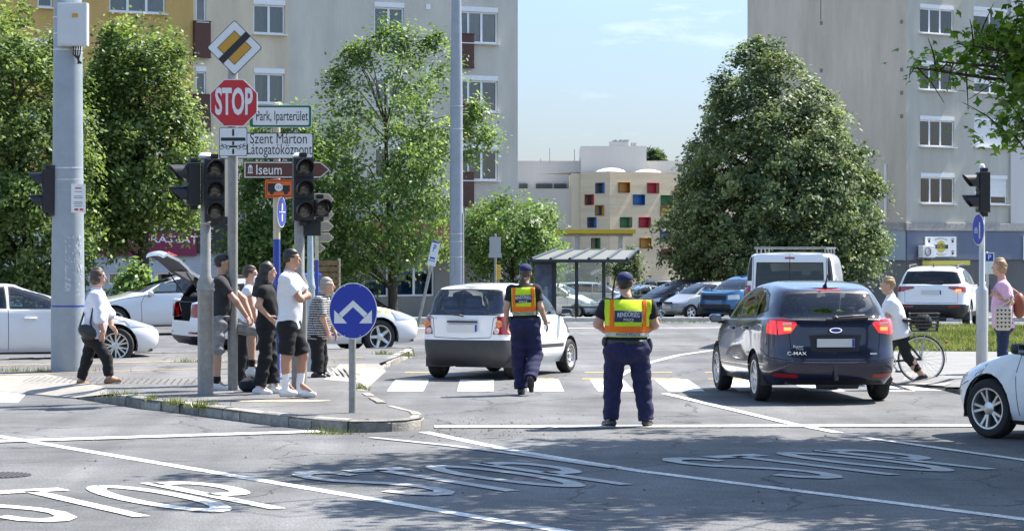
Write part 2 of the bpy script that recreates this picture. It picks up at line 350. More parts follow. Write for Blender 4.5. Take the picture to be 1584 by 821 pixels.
paint('cycle_path_line', [q for q in stroke([(-8.0, 38.9), (-5, 41.0), (-2.4, 42.4)], .06)], M_YEL, KH + .007)
mb = MB(); mb.add([(-2.9 + .62 * math.cos(t) * (1 + .1 * math.sin(3 * t)), 32.4 + .28 * math.sin(t), KH + .005) for t in np.linspace(0, 6.28, 18)[:-1]], [tuple(range(17))]); struct(mb.build('sand_patch', worn('sand', (.42, .35, .25), 1.0)))
# right corner
ro = [(*G2(1384, 594), .02), (*G2(1440, 601), .02), (*G2(1466, 604.5), .06), (*G2(1500, 612), KH), (*G2(1590, 628), KH), (16, 35, KH), (24, 47, KH), (24, 63, KH), (9.6, 63.4, KH), (8.0, 60, KH), (6.9, 54, KH), (6.2, 46, KH), (5.9, 42, .03)]
ring_pave('pavement', ro, .5, KH, mat('pale_pavement', (.2, .195, .187), .9, var=.18, vs=2, bump=.4, bs=80))
kerb('kerb', [G2(1440, 601), G2(1466, 604.5), G2(1500, 612), G2(1590, 628), (16, 35)], M_KERB, lo=lambda t: min(1, .2 + t * 5))
kerb('kerb', [(24, 63), (9.6, 63.4), (8, 60), (6.9, 54), (6.2, 46), (5.9, 42)], M_KERB, lo=lambda t: min(1, (1 - t) * 5 + .15))
mb = MB(); a = G2(1395, 595); b = G2(1462, 604); mb.add([(a[0], a[1] + .04, .026), (b[0], b[1] + .05, .066), (b[0] + .5, b[1] + 1.3, KH + .005), (a[0] + .3, a[1] + 1.5, KH + .005)], [(0, 1, 2, 3)]); struct(mb.build('pavement_ramp', M_RAMP))
# verge: earth sheet and grass blades
GV = [(6.75, 48.2), (18, 46.6), (24, 48), (24, 62.2), (10.2, 62.6), (8.6, 59.5), (7.4, 54)]
mb = MB(); mb.add([(x, y, KH + .012) for x, y in GV], [tuple(range(len(GV)))]); struct(mb.build('verge', mat('verge_soil', (.13, .15, .05), .95, var=.35, vs=2.5), tri=True))
def inpoly(x, y, P):
    c = np.zeros(x.shape, bool); n = len(P)
    for i in range(n):
        (x0, y0), (x1, y1) = P[i], P[(i + 1) % n]
        k = ((y0 > y) != (y1 > y)) & (x < (x1 - x0) * (y - y0) / ((y1 - y0) or 1e-9) + x0); c ^= k
    return c
def leaf_mat(name, dark, light, trans=.35, rough=.45):
    if name in MATS: return MATS[name]
    m = bpy.data.materials.new(name); m.use_nodes = True; MATS[name] = m
    n = m.node_tree.nodes; l = m.node_tree.links; n.clear(); o = n.new('ShaderNodeOutputMaterial')
    at = n.new('ShaderNodeAttribute'); at.attribute_name = 'tint'; r = n.new('ShaderNodeValToRGB'); e = r.color_ramp.elements
    e[0].color = (*dark, 1); e[1].color = (*light, 1); l.new(at.outputs['Fac'], r.inputs[0])
    b = n.new('ShaderNodeBsdfPrincipled'); b.inputs['Roughness'].default_value = rough; b.inputs['Specular IOR Level'].default_value = .4; l.new(r.outputs[0], b.inputs['Base Color'])
    t = n.new('ShaderNodeBsdfTranslucent'); hs = n.new('ShaderNodeHueSaturation'); hs.inputs['Value'].default_value = 1.5; hs.inputs['Saturation'].default_value = 1.15; hs.inputs['Hue'].default_value = .485
    l.new(r.outputs[0], hs.inputs['Color']); l.new(hs.outputs[0], t.inputs[0])
    k = n.new('ShaderNodeMixShader'); k.inputs[0].default_value = trans; l.new(b.outputs[0], k.inputs[1]); l.new(t.outputs[0], k.inputs[2]); l.new(k.outputs[0], o.inputs[0]); return m
M_GRASS = leaf_mat('grass_blades', (.05, .08, .018), (.22, .25, .08), .35)
def grass(name, x, y, z, h0, h1, wd=.012):
    n = len(x); a = rng.uniform(0, 6.28, n); h = rng.uniform(h0, h1, n); lean = rng.normal(0, .35, (n, 2)) * h[:, None]
    dx, dy = np.cos(a) * wd, np.sin(a) * wd
    V = np.empty((n, 3, 3), np.float32); V[:, 0] = np.stack([x - dx, y - dy, z], 1); V[:, 1] = np.stack([x + dx, y + dy, z], 1); V[:, 2] = np.stack([x + lean[:, 0], y + lean[:, 1], z + h], 1)
    me = arr_mesh(name, V.reshape(-1, 3), np.arange(3 * n).reshape(-1, 3), M_GRASS)
    t = np.repeat(np.clip(rng.beta(2, 2, n) + .25 * np.sin(x * 1.7) * np.cos(y * .9), 0, 1), 3).astype(np.float32)
    me.attributes.new('tint', 'FLOAT', 'POINT').data.foreach_set('value', t)
    return struct(link(name, me), 'stuff')
n = 60000; gx = rng.uniform(6.7, 16, n); gy = rng.uniform(46.6, 62.6, n); k = inpoly(gx, gy, GV); gx, gy = gx[k], gy[k]
grass('grass', gx, gy, np.full(len(gx), KH + .01), .03, .12, .022)
# weeds along the kerbs
wx, wy, wz = [], [], []
def weed(px, py, n, sp=.12, z=KH, sy=.05):
    x, y = G2(px, py, z); wx.append(rng.normal(x, sp, n)); wy.append(rng.normal(y, sy, n)); wz.append(np.full(n, z - .02))
for px, py, n, sp in ((190, 611, 80, .12), (234, 617.5, 60, .05), (272, 623, 110, .07), (312, 627.5, 180, .1), (556, 602, 110, .05), (60, 574, 300, .5), (400, 561, 260, .5), (290, 560, 120, .12), (592, 548, 160, .08), (630, 549, 80, .08)): weed(px, py, n, sp)
for px, py, n, sp in ((515, 671, 160, .14), (640, 500, 700, .35), (1050, 498, 200, .6)): weed(px, py, n, sp, 0.0)
grass('weeds', np.concatenate(wx), np.concatenate(wy), np.concatenate(wz), .03, .13, .007)
# concrete edge between the cross street and the car park
mb = MB()
for k in range(46): mb.box((-26 + k * 1.3, 79, zg(79) + .06), (1.27, .3, .14))
struct(mb.build('kerb', mat('pale_kerb', (.5, .47, .42), .9, var=.25, vs=3), bev=.02))
# grit lying on the asphalt
n = 560; gx = np.concatenate([rng.normal(-.2, .5, 260), rng.uniform(-4, 4, n - 260)]); gy = np.concatenate([rng.normal(29.2, 1.0, 260), rng.uniform(20, 36, n - 260)])
mb = MB()
for x, y in zip(gx, gy):
    if inpoly(np.array([x]), np.array([y]), [p[:2] for p in outl])[0]: continue
    r_ = abs(random.gauss(0, .005)) + .003; mb.add([(x - r_, y - r_, .002), (x + r_, y - r_ * .5, .002), (x, y + r_, .002), (x, y, .002 + r_)], [(0, 1, 3), (1, 2, 3), (2, 0, 3)])
struct(mb.build('grit', mat('grit', (.09, .08, .07), .95)), 'stuff')
mb = MB()
mb.lathe([(.0, .002), (.3, .002), (.31, .0)], 28, T=Matrix.Translation((*G2(-5, 735), .004)))
for k in range(-6, 7): 
    w2 = math.sqrt(.09 - (k * .045) ** 2) if abs(k * .045) < .3 else 0; mb.box((G2(-5, 735)[0] + k * .045, G2(-5, 735)[1], .009), (.014, 2 * w2, .006), 1)
struct(mb.build('manhole_cover', [mat('cast_iron', (.05, .048, .045), .7, .5), M_DARK]))
# ------------------------------------------------------------------ buildings
def plaster(name, col, dirt=.17):
    if name in MATS: return MATS[name]
    m = bpy.data.materials.new(name); m.use_nodes = True; MATS[name] = m
    n = m.node_tree.nodes; l = m.node_tree.links; b = n['Principled BSDF']; b.inputs['Roughness'].default_value = .92; b.inputs['Specular IOR Level'].default_value = .25
    t = n.new('ShaderNodeTexCoord'); mpn = n.new('ShaderNodeMapping'); mpn.inputs['Scale'].default_value = (1, 1, .22); l.new(t.outputs['Object'], mpn.inputs[0])
    q = n.new('ShaderNodeTexNoise'); q.inputs['Scale'].default_value = .9; q.inputs['Detail'].default_value = 8; q.inputs['Roughness'].default_value = .65; l.new(mpn.outputs[0], q.inputs[0])
    r = n.new('ShaderNodeValToRGB'); r.color_ramp.elements[0].position = .3; r.color_ramp.elements[1].position = .68
    r.color_ramp.elements[0].color = (*[c * (1 - dirt) for c in col], 1); r.color_ramp.elements[1].color = (*[c * (1 + dirt * .6) for c in col], 1); l.new(q.outputs[0], r.inputs[0])
    q2 = n.new('ShaderNodeTexNoise'); q2.inputs['Scale'].default_value = 14; q2.inputs['Detail'].default_value = 5; l.new(t.outputs['Object'], q2.inputs[0])
    r2 = n.new('ShaderNodeValToRGB'); r2.color_ramp.elements[0].color = (.9, .9, .9, 1); r2.color_ramp.elements[1].color = (1.05, 1.05, 1.05, 1); l.new(q2.outputs[0], r2.inputs[0])
    k = n.new('ShaderNodeMixRGB'); k.blend_type = 'MULTIPLY'; k.inputs[0].default_value = 1; l.new(r.outputs[0], k.inputs[1]); l.new(r2.outputs[0], k.inputs[2]); l.new(k.outputs[0], b.inputs['Base Color'])
    bp = n.new('ShaderNodeBump'); bp.inputs['Strength'].default_value = .25; bp.inputs['Distance'].default_value = .02; l.new(q2.outputs[0], bp.inputs['Height']); l.new(bp.outputs[0], b.inputs['Normal']); return m
M_WINGL = glass_mat('window_glass', (.7, .73, .74))
M_PVC = mat('white_window_frame', (.78, .78, .76), .4)
M_CURT = mat('net_curtain', (.5, .5, .5), .9, var=.1, vs=3); M_CURTD = mat('grey_curtain', (.22, .23, .25), .9, var=.2, vs=3); M_CURTP = mat('violet_curtain', (.16, .1, .2), .9)
M_ROOM = mat('dim_room', (.03, .03, .032), .9)  # near-black colour stands in for the shade inside the rooms

class Facade:
    """vertical plane: px <-> (u, z). origin (x0, y0), unit direction (dx, dy) with u to the right seen from the camera"""
    def __init__(s, x0, y0, dx, dy): s.o = (x0, y0); L = math.hypot(dx, dy); s.d = (dx / L, dy / L)
    def u(s, px):
        k = (px - CX) / F; return (k * s.o[1] - s.o[0]) / (s.d[0] - k * s.d[1])
    def depth(s, px): return s.o[1] + s.u(px) * s.d[1]
    def z(s, px, py): return Z_(py, s.depth(px))
    def rect(s, x0, y0, x1, y1): xm = (x0 + x1) / 2; return (s.u(x0), s.z(xm, y1), s.u(x1), s.z(xm, y0))
    def T(s): return Matrix(((s.d[0], -s.d[1], 0, s.o[0]), (s.d[1], s.d[0], 0, s.o[1]), (0, 0, 1, 0), (0, 0, 0, 1)))
    def rz(s): return math.atan2(s.d[1], s.d[0])
def holed_wall(mb, u0, u1, z0, z1, holes, mi=0, y=0., depth=.22, rev=None, T=None):
    """wall panel facing local -y with rectangular openings and reveals"""
    us = sorted({u0, u1, *[h[0] for h in holes], *[h[2] for h in holes]}); zs = sorted({z0, z1, *[h[1] for h in holes], *[h[3] for h in holes]})
    us = [q for q in us if u0 <= q <= u1]; zs = [q for q in zs if z0 <= q <= z1]
    for a, b in zip(us, us[1:]):
        for c, d in zip(zs, zs[1:]):
            um, zm = (a + b) / 2, (c + d) / 2
            if any(h[0] < um < h[2] and h[1] < zm < h[3] for h in holes): continue
            mb.add([(a, y, c), (b, y, c), (b, y, d), (a, y, d)], [(0, 1, 2, 3)], mi, T)
    for a, c, b, d in holes:
        mb.add([(a, y, c), (b, y, c), (b, y, d), (a, y, d), (a, y + depth, c), (b, y + depth, c), (b, y + depth, d), (a, y + depth, d)], [(0, 1, 5, 4), (1, 2, 6, 5), (2, 3, 7, 6), (3, 0, 4, 7)], mi if rev is None else rev, T)
def window(par, h, sashes=2, roller=0., curt='net', y=.1, frame=None, seed=0, sill=True, name='window'):
    a, c, b, d = h; f = .07; r = random.Random(seed); fr_ = MB(); W_ = b - a
    rh = .2 if roller >= 0 else 0
    fr_.box(((a + b) / 2, y, c + f / 2), (W_, .07, f)); fr_.box(((a + b) / 2, y, d - f / 2 - rh), (W_, .07, f))
    xs = [a + W_ * k / sashes for k in range(sashes + 1)] if not isinstance(sashes, (list, tuple)) else [a + W_ * q for q in sashes]
    for i, x in enumerate(xs):
        wd = f if i in (0, len(xs) - 1) else .1; x = x + f / 2 if i == 0 else x - f / 2 if i == len(xs) - 1 else x
        fr_.box((x, y, (c + d - rh) / 2), (wd, .07 if 0 < i < len(xs) - 1 else .066, d - c - rh - 2 * f))
    o = fr_.build(name, frame or M_PVC, par, bev=.008)
    MB().box(((a + b) / 2, y + .005, (c + d - rh) / 2), (W_ - .1, .012, d - c - rh - .1)).build('pane', M_WINGL, o)
    if roller >= 0:
        q = MB(); q.box(((a + b) / 2, y - .04, d - rh / 2), (W_, .16, rh - .004))
        if roller > 0:
            zb_ = d - rh - (d - c - rh) * roller; nn = max(1, int((d - rh - zb_) / .06))
            for k in range(nn): q.box(((a + b) / 2, y - .05, zb_ + (k + .5) * (d - rh - zb_) / nn), (W_ - .02, .02, (d - rh - zb_) / nn - .006))
        q.build('roller_shutter', M_WHITE, o)
    if sill: MB().box(((a + b) / 2, y - .13, c - .025), (W_ + .1, .3, .04)).build('sill', M_WHITE, o)
    q = MB()
    for x0, x1 in zip(xs, xs[1:]):
        cov = {'net': r.uniform(.75, 1), 'grey': r.uniform(.5, .9), 'part': r.uniform(.3, .6), 'violet': .8, 'none': 0}[curt]
        if cov <= 0: continue
        side = r.random() < .5; xa, xb = (x0 + .05, x0 + (x1 - x0) * cov) if side else (x1 - (x1 - x0) * cov, x1 - .05); n_ = 26
        vs = []
        for k in range(n_ + 1):
            x = xa + (xb - xa) * k / n_; yy = y + .2 + .04 * math.sin(k * 1.45) + .02 * math.sin(k * .7); vs += [(x, yy, c + .04), (x, yy, d - rh - .06)]
        q.add(vs, [(2 * k, 2 * k + 2, 2 * k + 3, 2 * k + 1) for k in range(n_)])
    if q.V: q.build('curtain', {'net': M_CURT, 'grey': M_CURTD, 'part': M_CURT, 'violet': M_CURTP}[curt], o, smooth=60)
    return o

# ---- apartment block on the left
FL = Facade(.24, 106.96, .870, .493)
bl = thing('apartment_building', 'long apartment block with ochre, cream and grey panels and brown balcony railings', 'building', (FL.o[0], FL.o[1], 0), FL.rz())
ZT = 15.5; uL = -27.0
def fw(x0, y0, x1, y1): return FL.rect(x0, y0, x1, y1)
W2 = [(fw(392, 0, 441, 53), 2, 'grey'), (fw(393, 106, 440, 160), 2, 'net'), (fw(393, 213, 440, 267), 2, 'net'),
      (fw(579, 4, 625, 62), 2, 'part'), (fw(580, 114, 625, 170), 2, 'net'), (fw(580, 221, 625, 276), 2, 'grey'),
      (fw(706, 11, 770, 67), [0, .3, .62, 1], 'grey'), (fw(706, 117, 770, 173), [0, .3, .62, 1], 'violet'), (fw(706, 223, 770, 279), [0, .3, .62, 1], 'part')]
W1 = [(fw(169, -45, 256, 20), 3, 'grey'), (fw(58, -48, 82, 12), 1, 'grey'), (fw(169, 66, 256, 128), 3, 'net'), (fw(169, 176, 256, 238), 3, 'grey'), (fw(20, 60, 82, 122), 2, 'net'), (fw(20, 172, 82, 236), 2, 'grey')]
WB = [(fw(303, -60, 319, 34), 1, 'net'), (fw(303, 103, 319, 200), 1, 'net'), (fw(303, 212, 319, 312), 1, 'net')]
# the balcony column has doors reaching behind the railings; the right column has a door below its first light
zf = FL.z(500, 338)
ua, ub, uc = FL.u(299), FL.u(326), FL.u(447)
wl = MB()
holed_wall(wl, uL, ua, zf, ZT, [q[0] for q in W1], 0)
holed_wall(wl, ua, uc, zf, ZT, [q[0] for q in W2[:3]] + [q[0] for q in WB], 1)
dr = [(q[0][0], q[0][1] - 1.0, q[0][0] + .3 * (q[0][2] - q[0][0]), q[0][1] - .004) for q in W2[6:9]]
holed_wall(wl, uc, 0, zf, ZT, [q[0] for q in W2[3:]] + dr, 2)
wl.add([(0, 0, zf), (0, 13, zf), (0, 13, ZT), (0, 0, ZT)], [(0, 1, 2, 3)], 2); wl.add([(uL, 0, ZT), (0, 0, ZT), (0, 13, ZT), (uL, 13, ZT)], [(0, 1, 2, 3)], 2)
wl.add([(uL, 13, -1.5), (0, 13, -1.5), (0, 13, ZT), (uL, 13, ZT)], [(0, 1, 2, 3)], 2); wl.add([(uL, 0, zf), (uL, 13, zf), (uL, 13, ZT), (uL, 0, ZT)], [(0, 1, 2, 3)], 0)
wl.build('wall', [plaster('ochre_plaster', (.6, .39, .14)), plaster('cream_plaster', (.68, .58, .42)), plaster('grey_plaster', (.6, .56, .47))], bl)
MB().box((uL / 2, .95, 7), (-uL - .2, .02, 17)).build('dark_room_backing', M_ROOM, bl)  # dark backing sheet behind the windows, room shade put into its colour
for i, (h, s_, c_) in enumerate(W2 + W1 + WB): window(bl, h, s_, 0. if i != 11 else .0, c_, seed=i)
for h in dr: window(bl, h, 1, -1, 'grey', sill=False, name='balcony_door')
M_RAIL = mat('brown_railing_panel', (.085, .035, .022), .6, var=.15, vs=8)
def railing(h):
    q = MB(); a, c, b, d = h
    q.box(((a + b) / 2, -.16, (c + d) / 2), (b - a, .03, d - c))
    for z in (c - .02, d + .02): q.box(((a + b) / 2, -.165, z), (b - a + .06, .06, .04))
    for x in (a, b): q.box((x, -.08, (c + d) / 2), (.04, .16, d - c + .08))
    return q.build('balcony_railing', M_RAIL, bl, bev=.006)
for y0 in (34.5, 147.5, 258): railing(fw(299, y0, 323, y0 + 54))
for y0 in (53.5, 162, 267): railing(fw(705, y0, 730, y0 + 51))
q = MB()
for px, py in ((662, 11), (662, 108)): q.box((FL.u(px), -.01, FL.z(px, py)), (.2, .05, .22))
q.build('wall_vent', M_WHITE, bl)
# ground floor: plinth, shop front, canopy with ribbed fascia, shop signs
gz = -1.3
gf = MB()
sh = [fw(563, 394, 601, 459), fw(610, 394, 672, 458), fw(716, 394, 752, 462), fw(756, 394, 798, 462), fw(430, 394, 470, 456), fw(480, 394, 555, 456)]
holed_wall(gf, FL.u(352), 0, gz, zf, sh, 0)
gf.add([(0, 0, gz), (0, 13, gz), (0, 13, zf), (0, 0, zf)], [(0, 1, 2, 3)], 0)
sl_ = [fw(168, 400, 194, 406), fw(200, 399, 237, 407), fw(242, 399, 272, 406), fw(168, 421, 194, 440), fw(200, 420, 237, 440), fw(243, 421, 275, 440)]
holed_wall(gf, uL, FL.u(352), gz, zf, sl_, 1)
gf.build('ground_floor_wall', [plaster('shop_front_grey', (.27, .255, .22), .2), plaster('pale_blue_wall', (.43, .47, .52), .06)], bl)
for i, h in enumerate(sh): window(bl, h, 2 if i in (1, 3, 5) else 1, -1, 'part', seed=90 + i, name='shop_window', sill=False)
for i, h in enumerate(sl_): window(bl, h, 1, -1, 'net' if i in (1, 4) else 'grey', seed=70 + i, sill=False)
q = MB()
q.box((FL.u(575), -.5, FL.z(575, 389)), (FL.u(799) - FL.u(352), 1.0, .1))
for k in range(150):
    u_ = FL.u(352) + (FL.u(799) - FL.u(352)) * (k + .5) / 150
    q.box((u_, -1.02, FL.z(575, 333)), (.06, .05, .42), 1)
q.box((FL.u(575), -.99, FL.z(575, 333)), (FL.u(799) - FL.u(352), .04, .4), 1)
q.build('shop_canopy', [M_CONC, mat('ribbed_metal_fascia', (.33, .34, .32), .5, .3, var=.1)], bl)
def wall_sign(name, label, cat, F_, px0, py0, px1, py1, y, draw, m, th=.06):
    a, c, b, d = F_.rect(px0, py0, px1, py1); T = F_.T() @ Matrix.Translation(((a + b) / 2, y, (c + d) / 2))
    o = thing(name, label, cat, tuple(T.translation), F_.rz()); W_, H_ = b - a, d - c
    MB().box((0, 0, 0), (W_, th, H_)).build('sign_board', m, o); draw(o, W_, H_); return o
M_TXD = mat('dark_lettering', (.02, .02, .03), .5); M_TXW = mat('white_lettering', (.78, .78, .76), .5)
def d1(o, W_, H_):
    t = MB(); text(t, 'STÓRE', (W_ * .2, -.035, H_ * .12), .62, .06, 1.15); text(t, 'SZŐNYEG, VARRÁS, ROLÓ', (W_ * .1, -.035, -H_ * .33), .34, .04, 1.1); t.build('lettering', M_TXD, o)
    t = MB(); text(t, 'STÓRE', (W_ * .2, -.033, H_ * .12), .62, .09, 1.15); t.build('lettering_outline', M_TXW, o)
wall_sign('shop_sign', 'faded pink shop fascia with black STÓRE lettering behind the light green trees', 'shop sign', FL, 560, 342, 798, 388, -1.1, d1, mat('pink_fascia', (.36, .09, .085), .6, var=.12, vs=2))
def d2(o, W_, H_):
    t = MB(); text(t, 'FODRÁSZAT', (W_ * .13, -.035, -H_ * .07), .36, .01, 1.5); text(t, 'ANITA', (W_ * .12, -.035, H_ * .3), .55, .02, 1.9); t.build('lettering', M_TXW, o)
wall_sign('shop_sign', 'maroon hairdresser sign board ending in ÁSZAT under the left trees', 'shop sign', FL, 150, 337, 302, 396, -.12, d2, mat('maroon_sign', (.17, .012, .05), .5))
def d3(o, W_, H_):
    t = MB(); text(t, 'AL', (-W_ * .22, -.035, H_ * .28), .58, .02, .9); text(t, 'NE', (-W_ * .2, -.035, -.06), .34, .01, 1.1); text(t, 'AL', (-W_ * .16, -.035, -H_ * .36), .28, .01, 1.); t.build('lettering', mat('grey_lettering', (.5, .5, .5), .5), o)
wall_sign('shop_sign', 'black shop sign with pale AL NE lettering right of the maroon sign', 'shop sign', FL, 303, 335, 350, 392, -.12, d3, mat('black_sign', (.02, .02, .022), .5))

# ---- apartment block on the right
CR = (19.37, 127.0)
FR = Facade(*CR, .8, .6); FG = Facade(CR[0], CR[1], .6, -.8)      # gable: u negative towards the left/back
br = thing('apartment_building', 'tall grey apartment block with windowless gable wall and blue ground floor, on the right', 'building', (*CR, 0), 0)
lT = Matrix.Translation((-CR[0], -CR[1], 0))
TR, TG = lT @ FR.T(), lT @ FG.T()
ZT2 = 17; z1 = FR.z(1480, 345); z2 = FR.z(1480, 358); uR = 12.5; uG = -11.6
def frr(a, b, c, d): return FR.rect(a, b, c, d)
WR = [(frr(1423, 8, 1475, 53), [0, .3, .62, 1], 'net'), (frr(1506, 12, 1558, 57), 2, 'net'), (frr(1423, 95, 1475, 140), [0, .3, .62, 1], 'net'), (frr(1507, 100, 1558, 145), 2, 'grey'),
      (frr(1423, 180, 1476, 227), [0, .3, .62, 1], 'grey'), (frr(1507, 183, 1558, 228), 2, 'none'), (frr(1424, 268, 1476, 315), [0, .3, .62, 1], 'grey'), (frr(1508, 271, 1558, 316), 2, 'none'),
      (frr(1423, -78, 1475, -34), [0, .3, .62, 1], 'net'), (frr(1506, -74, 1558, -30), 2, 'net')]
q = MB(); holed_wall(q, 0, uR, z1, ZT2, [h[0] for h in WR], 0, T=TR)
q.add([(uG, 0, z1), (0, 0, z1), (0, 0, ZT2), (uG, 0, ZT2)], [(0, 1, 2, 3)], 1, TG)
q.add([(uG, 0, z1), (uG, 12.5, z1), (uG, 12.5, ZT2), (uG, 0, ZT2)], [(0, 1, 2, 3)], 0, TG); q.add([(uG, 0, ZT2), (0, 0, ZT2), (0, 12.5, ZT2), (uG, 12.5, ZT2)], [(0, 1, 2, 3)], 1, TG)
q.add([(uR, 0, z1), (uR, 12, z1), (uR, 12, ZT2), (uR, 0, ZT2)], [(0, 1, 2, 3)], 0, TR)
q.build('wall', [plaster('right_facade', (.53, .505, .425)), plaster('gable_plaster', (.58, .515, .42))], br)
MB().add([(FR.u(1561), -.12, z1), (uR, -.12, z1), (uR, -.12, ZT2), (FR.u(1561), -.12, ZT2), (FR.u(1561), .0, z1), (FR.u(1561), .0, ZT2)], [(0, 1, 2, 3), (0, 4, 5, 3)], 0, TR).build('pale_panel', plaster('white_panel', (.5, .5, .49), .05), br)
MB().add([(.4, .9, -1), (uR, .9, -1), (uR, .9, ZT2), (.4, .9, ZT2)], [(0, 1, 2, 3)], 0, TR).build('dark_room_backing', M_ROOM, br)  # same dark backing, painted as unlit rooms behind the openings
hold = bpy.data.objects.new('window_row', None)
wins = []
for i, (h, s_, c_) in enumerate(WR):
    o = window(br, h, s_, [0, .22, 0, .62, 0, 1., 0, .7, 0, .2][i], c_, seed=40 + i); o.matrix_local = TR
q = MB(); bx = lambda T, a, b, y0, y1, c, d, mi=0: q.box(((a + b) / 2, (y0 + y1) / 2, (c + d) / 2), (b - a, y1 - y0, d - c), mi, T)
bx(TR, -.1, uR, -.12, .1, z2 + .03, z1 - .004); bx(TG, uG, .08, -.1, .1, z2 + .033, z1 - .007)
q.build('ledge', M_CONC, br, bev=.02)
q = MB(); z3 = FR.z(1480, 402)
q.add([(0, .02, gz), (uR, .02, gz), (uR, .02, z2 + .05), (0, .02, z2 + .05)], [(0, 1, 2, 3)], 0, TR); q.add([(uG, .02, gz), (.02, .02, gz), (.02, .02, z2 + .05), (uG, .02, z2 + .05)], [(0, 1, 2, 3)], 2, TG)
bx(TR, .0, uR, -.06, .0, z3, z2 + .028, 1)
bx(TG, -3.8, -.03, -.08, .0, z3, z2 + .026, 3)
q.build('ground_floor_wall', [plaster('dark_plinth', (.16, .155, .15)), plaster('blue_grey_plaster', (.17, .195, .255), .08), plaster('gable_base', (.2, .2, .2)), plaster('pale_blue_panel', (.36, .43, .47), .05)], br)
q = MB(); bx(TG, -1.4, -1.32, -.12, -.02, FG.z(1388, 336), FG.z(1388, 253)); q.build('downpipe', M_WHITE, br)
q = MB()
for py in (34, 108, 144, 180): bx(TG, -.42, -.22, -.012, .0, FG.z(1395, py + 3), FG.z(1395, py - 3))
for py in (34, 108): bx(TG, -6.1, -5.9, -.012, .0, FG.z(1290, py + 3), FG.z(1290, py - 3))
bx(TG, -6.06, -6.03, -.02, .0, FG.z(1285, 30), ZT2 - .1)
q.build('wall_vent', mat('vent_grey', (.2, .19, .17), .8), br)
def d4(o, W_, H_):
    t = MB(); plate(t, circle(0, 0, H_ * .3, 28, W_ * .145), -.036, -.03); t.build('emblem', mat('mustard_emblem', (.5, .42, .08), .6), o)
    t = MB(); t.box((0, -.034, 0), (W_ * .46, .004, H_ * .2))
    for sx in (-1, 1):
        for sz in (-1, 1):
            px, pz = sx * W_ * .38, sz * H_ * .3; plate(t, circle(px, pz - .03, .07, 12, .08), -.035, -.03)
            for k in range(4): plate(t, circle(px + (k - 1.5) * .055, pz + .07 + (.03 if k in (1, 2) else 0), .03, 8, .022), -.035, -.03)
    plate(t, circle(.06, .12, .04, 8), -.0385, -.0365); plate(t, circle(-.06, .13, .025, 8), -.0385, -.0365); plate(t, circle(.1, .02, .03, 8), -.0385, -.0365)
    for k in range(9): plate(t, circle(-.4 + k * .1, H_ * .36 + .06 * math.cos((k - 4) * .4), .03, 6), -.035, -.03); plate(t, circle(-.32 + k * .08, -H_ * .36 - .05 * math.cos((k - 4) * .4), .024, 6), -.035, -.03)
    t.build('paw_prints', M_TXD, o)
wall_sign('shop_sign', 'white pet shop board with yellow oval emblem and black paw prints on the blue wall', 'shop sign', FR, 1428, 366, 1476, 397, -.12, d4, M_WHITE)
def d5(o, W_, H_):
    t = MB(); text(t, 'PET', (-W_ * .4, -.035, 0), H_ * .9, .02); t.build('lettering', M_TXD, o)
wall_sign('shop_sign', 'narrow yellow board along the wall above the white estate car', 'shop sign', FR, 1420, 403, 1493, 410, -.3, lambda o, a, b: None, mat('yellow_board', (.55, .5, .08), .6))
wall_sign('wall_notice', 'white notice board with a blue round mark at the right edge', 'notice', FR, 1580, 364, 1600, 402, -.12, lambda o, a, b: (lambda t: (plate(t, circle(-.15, .25, .2, 20), -.036, -.03), t.build('emblem', mat('blue_mark', (.03, .08, .4), .5), o)))(MB()), M_WHITE)
ac = thing('air_conditioner', 'white outdoor air conditioning unit on the blue wall left of the paw print board', 'air conditioner', tuple((FR.T() @ Vector((FR.u(1425), -.38, FR.z(1425, 389)))))[:3], FR.rz())
MB().box((0, 0, 0), (.86, .32, .6)).build('casing', M_WHITE, ac, bev=.02)
q = MB(); q.lathe([(.2, 0), (.22, .02), (.2, .03)], 24, T=Matrix.Translation((-.1, -.17, 0)) @ Matrix.Rotation(R(90), 4, 'X'))
for k in range(5): q.lathe([(.04 * k + .02, 0), (.04 * k + .028, .01)], 20, T=Matrix.Translation((-.1, -.17, 0)) @ Matrix.Rotation(R(90), 4, 'X'))
q.build('fan_grille', M_DARK, ac)
q = MB(); q.box((-.3, .1, -.38), (.04, .4, .04)); q.box((.3, .1, -.38), (.04, .4, .04)); q.box((-.3, .28, -.2), (.04, .04, .4)); q.box((.3, .28, -.2), (.04, .04, .4)); q.build('bracket', M_GALV, ac)

# ---- the school building in the gap
CM = (6.25, 165.0); FA = Facade(*CM, .81, .59); FB = Facade(*CM, .59, -.81)
bm_ = thing('school_building', 'low travertine clad building with scattered red, blue, green and orange window boxes', 'building', (*CM, 0), 0)
lT = Matrix.Translation((-CM[0], -CM[1], 0)); TA, TB = lT @ FA.T(), lT @ FB.T()
zt = Z_(265, 165)
col4 = {'r': (.42, .012, .03), 'o': (.5, .24, .04), 'b': (.02, .14, .42), 'g': (.03, .17, .045)}
LA = [(1010, 291, 'r'), (965, 290, 'o'), (988, 309, 'b'), (1031, 310, 'g'), (1030, 327, 'o'), (968, 344, 'g'), (997, 344, 'r'), (998, 376, 'o'), (1032, 393, 'r'), (978, 390, 'g'), (1030, 366, 'b'), (1052, 300, 'o')]
LBq = [(928.5, 291, 'b'), (912, 309, 'r'), (928, 325.5, 'o'), (916, 344, 'b'), (922, 376, 'g')]
ha = [FA.rect(x - 9, y - 8, x + 9, y + 8) for x, y, c in LA]; hb = [FB.rect(x - 6.7, y - 8, x + 6.7, y + 8) for x, y, c in LBq]
def travertine():
    m = plaster('travertine', (.7, .57, .38), .14); n = m.node_tree.nodes; l = m.node_tree.links
    mp_ = [k for k in n if k.type == 'MAPPING'][0]; mp_.inputs['Scale'].default_value = (.25, .25, 3.0)
    return m
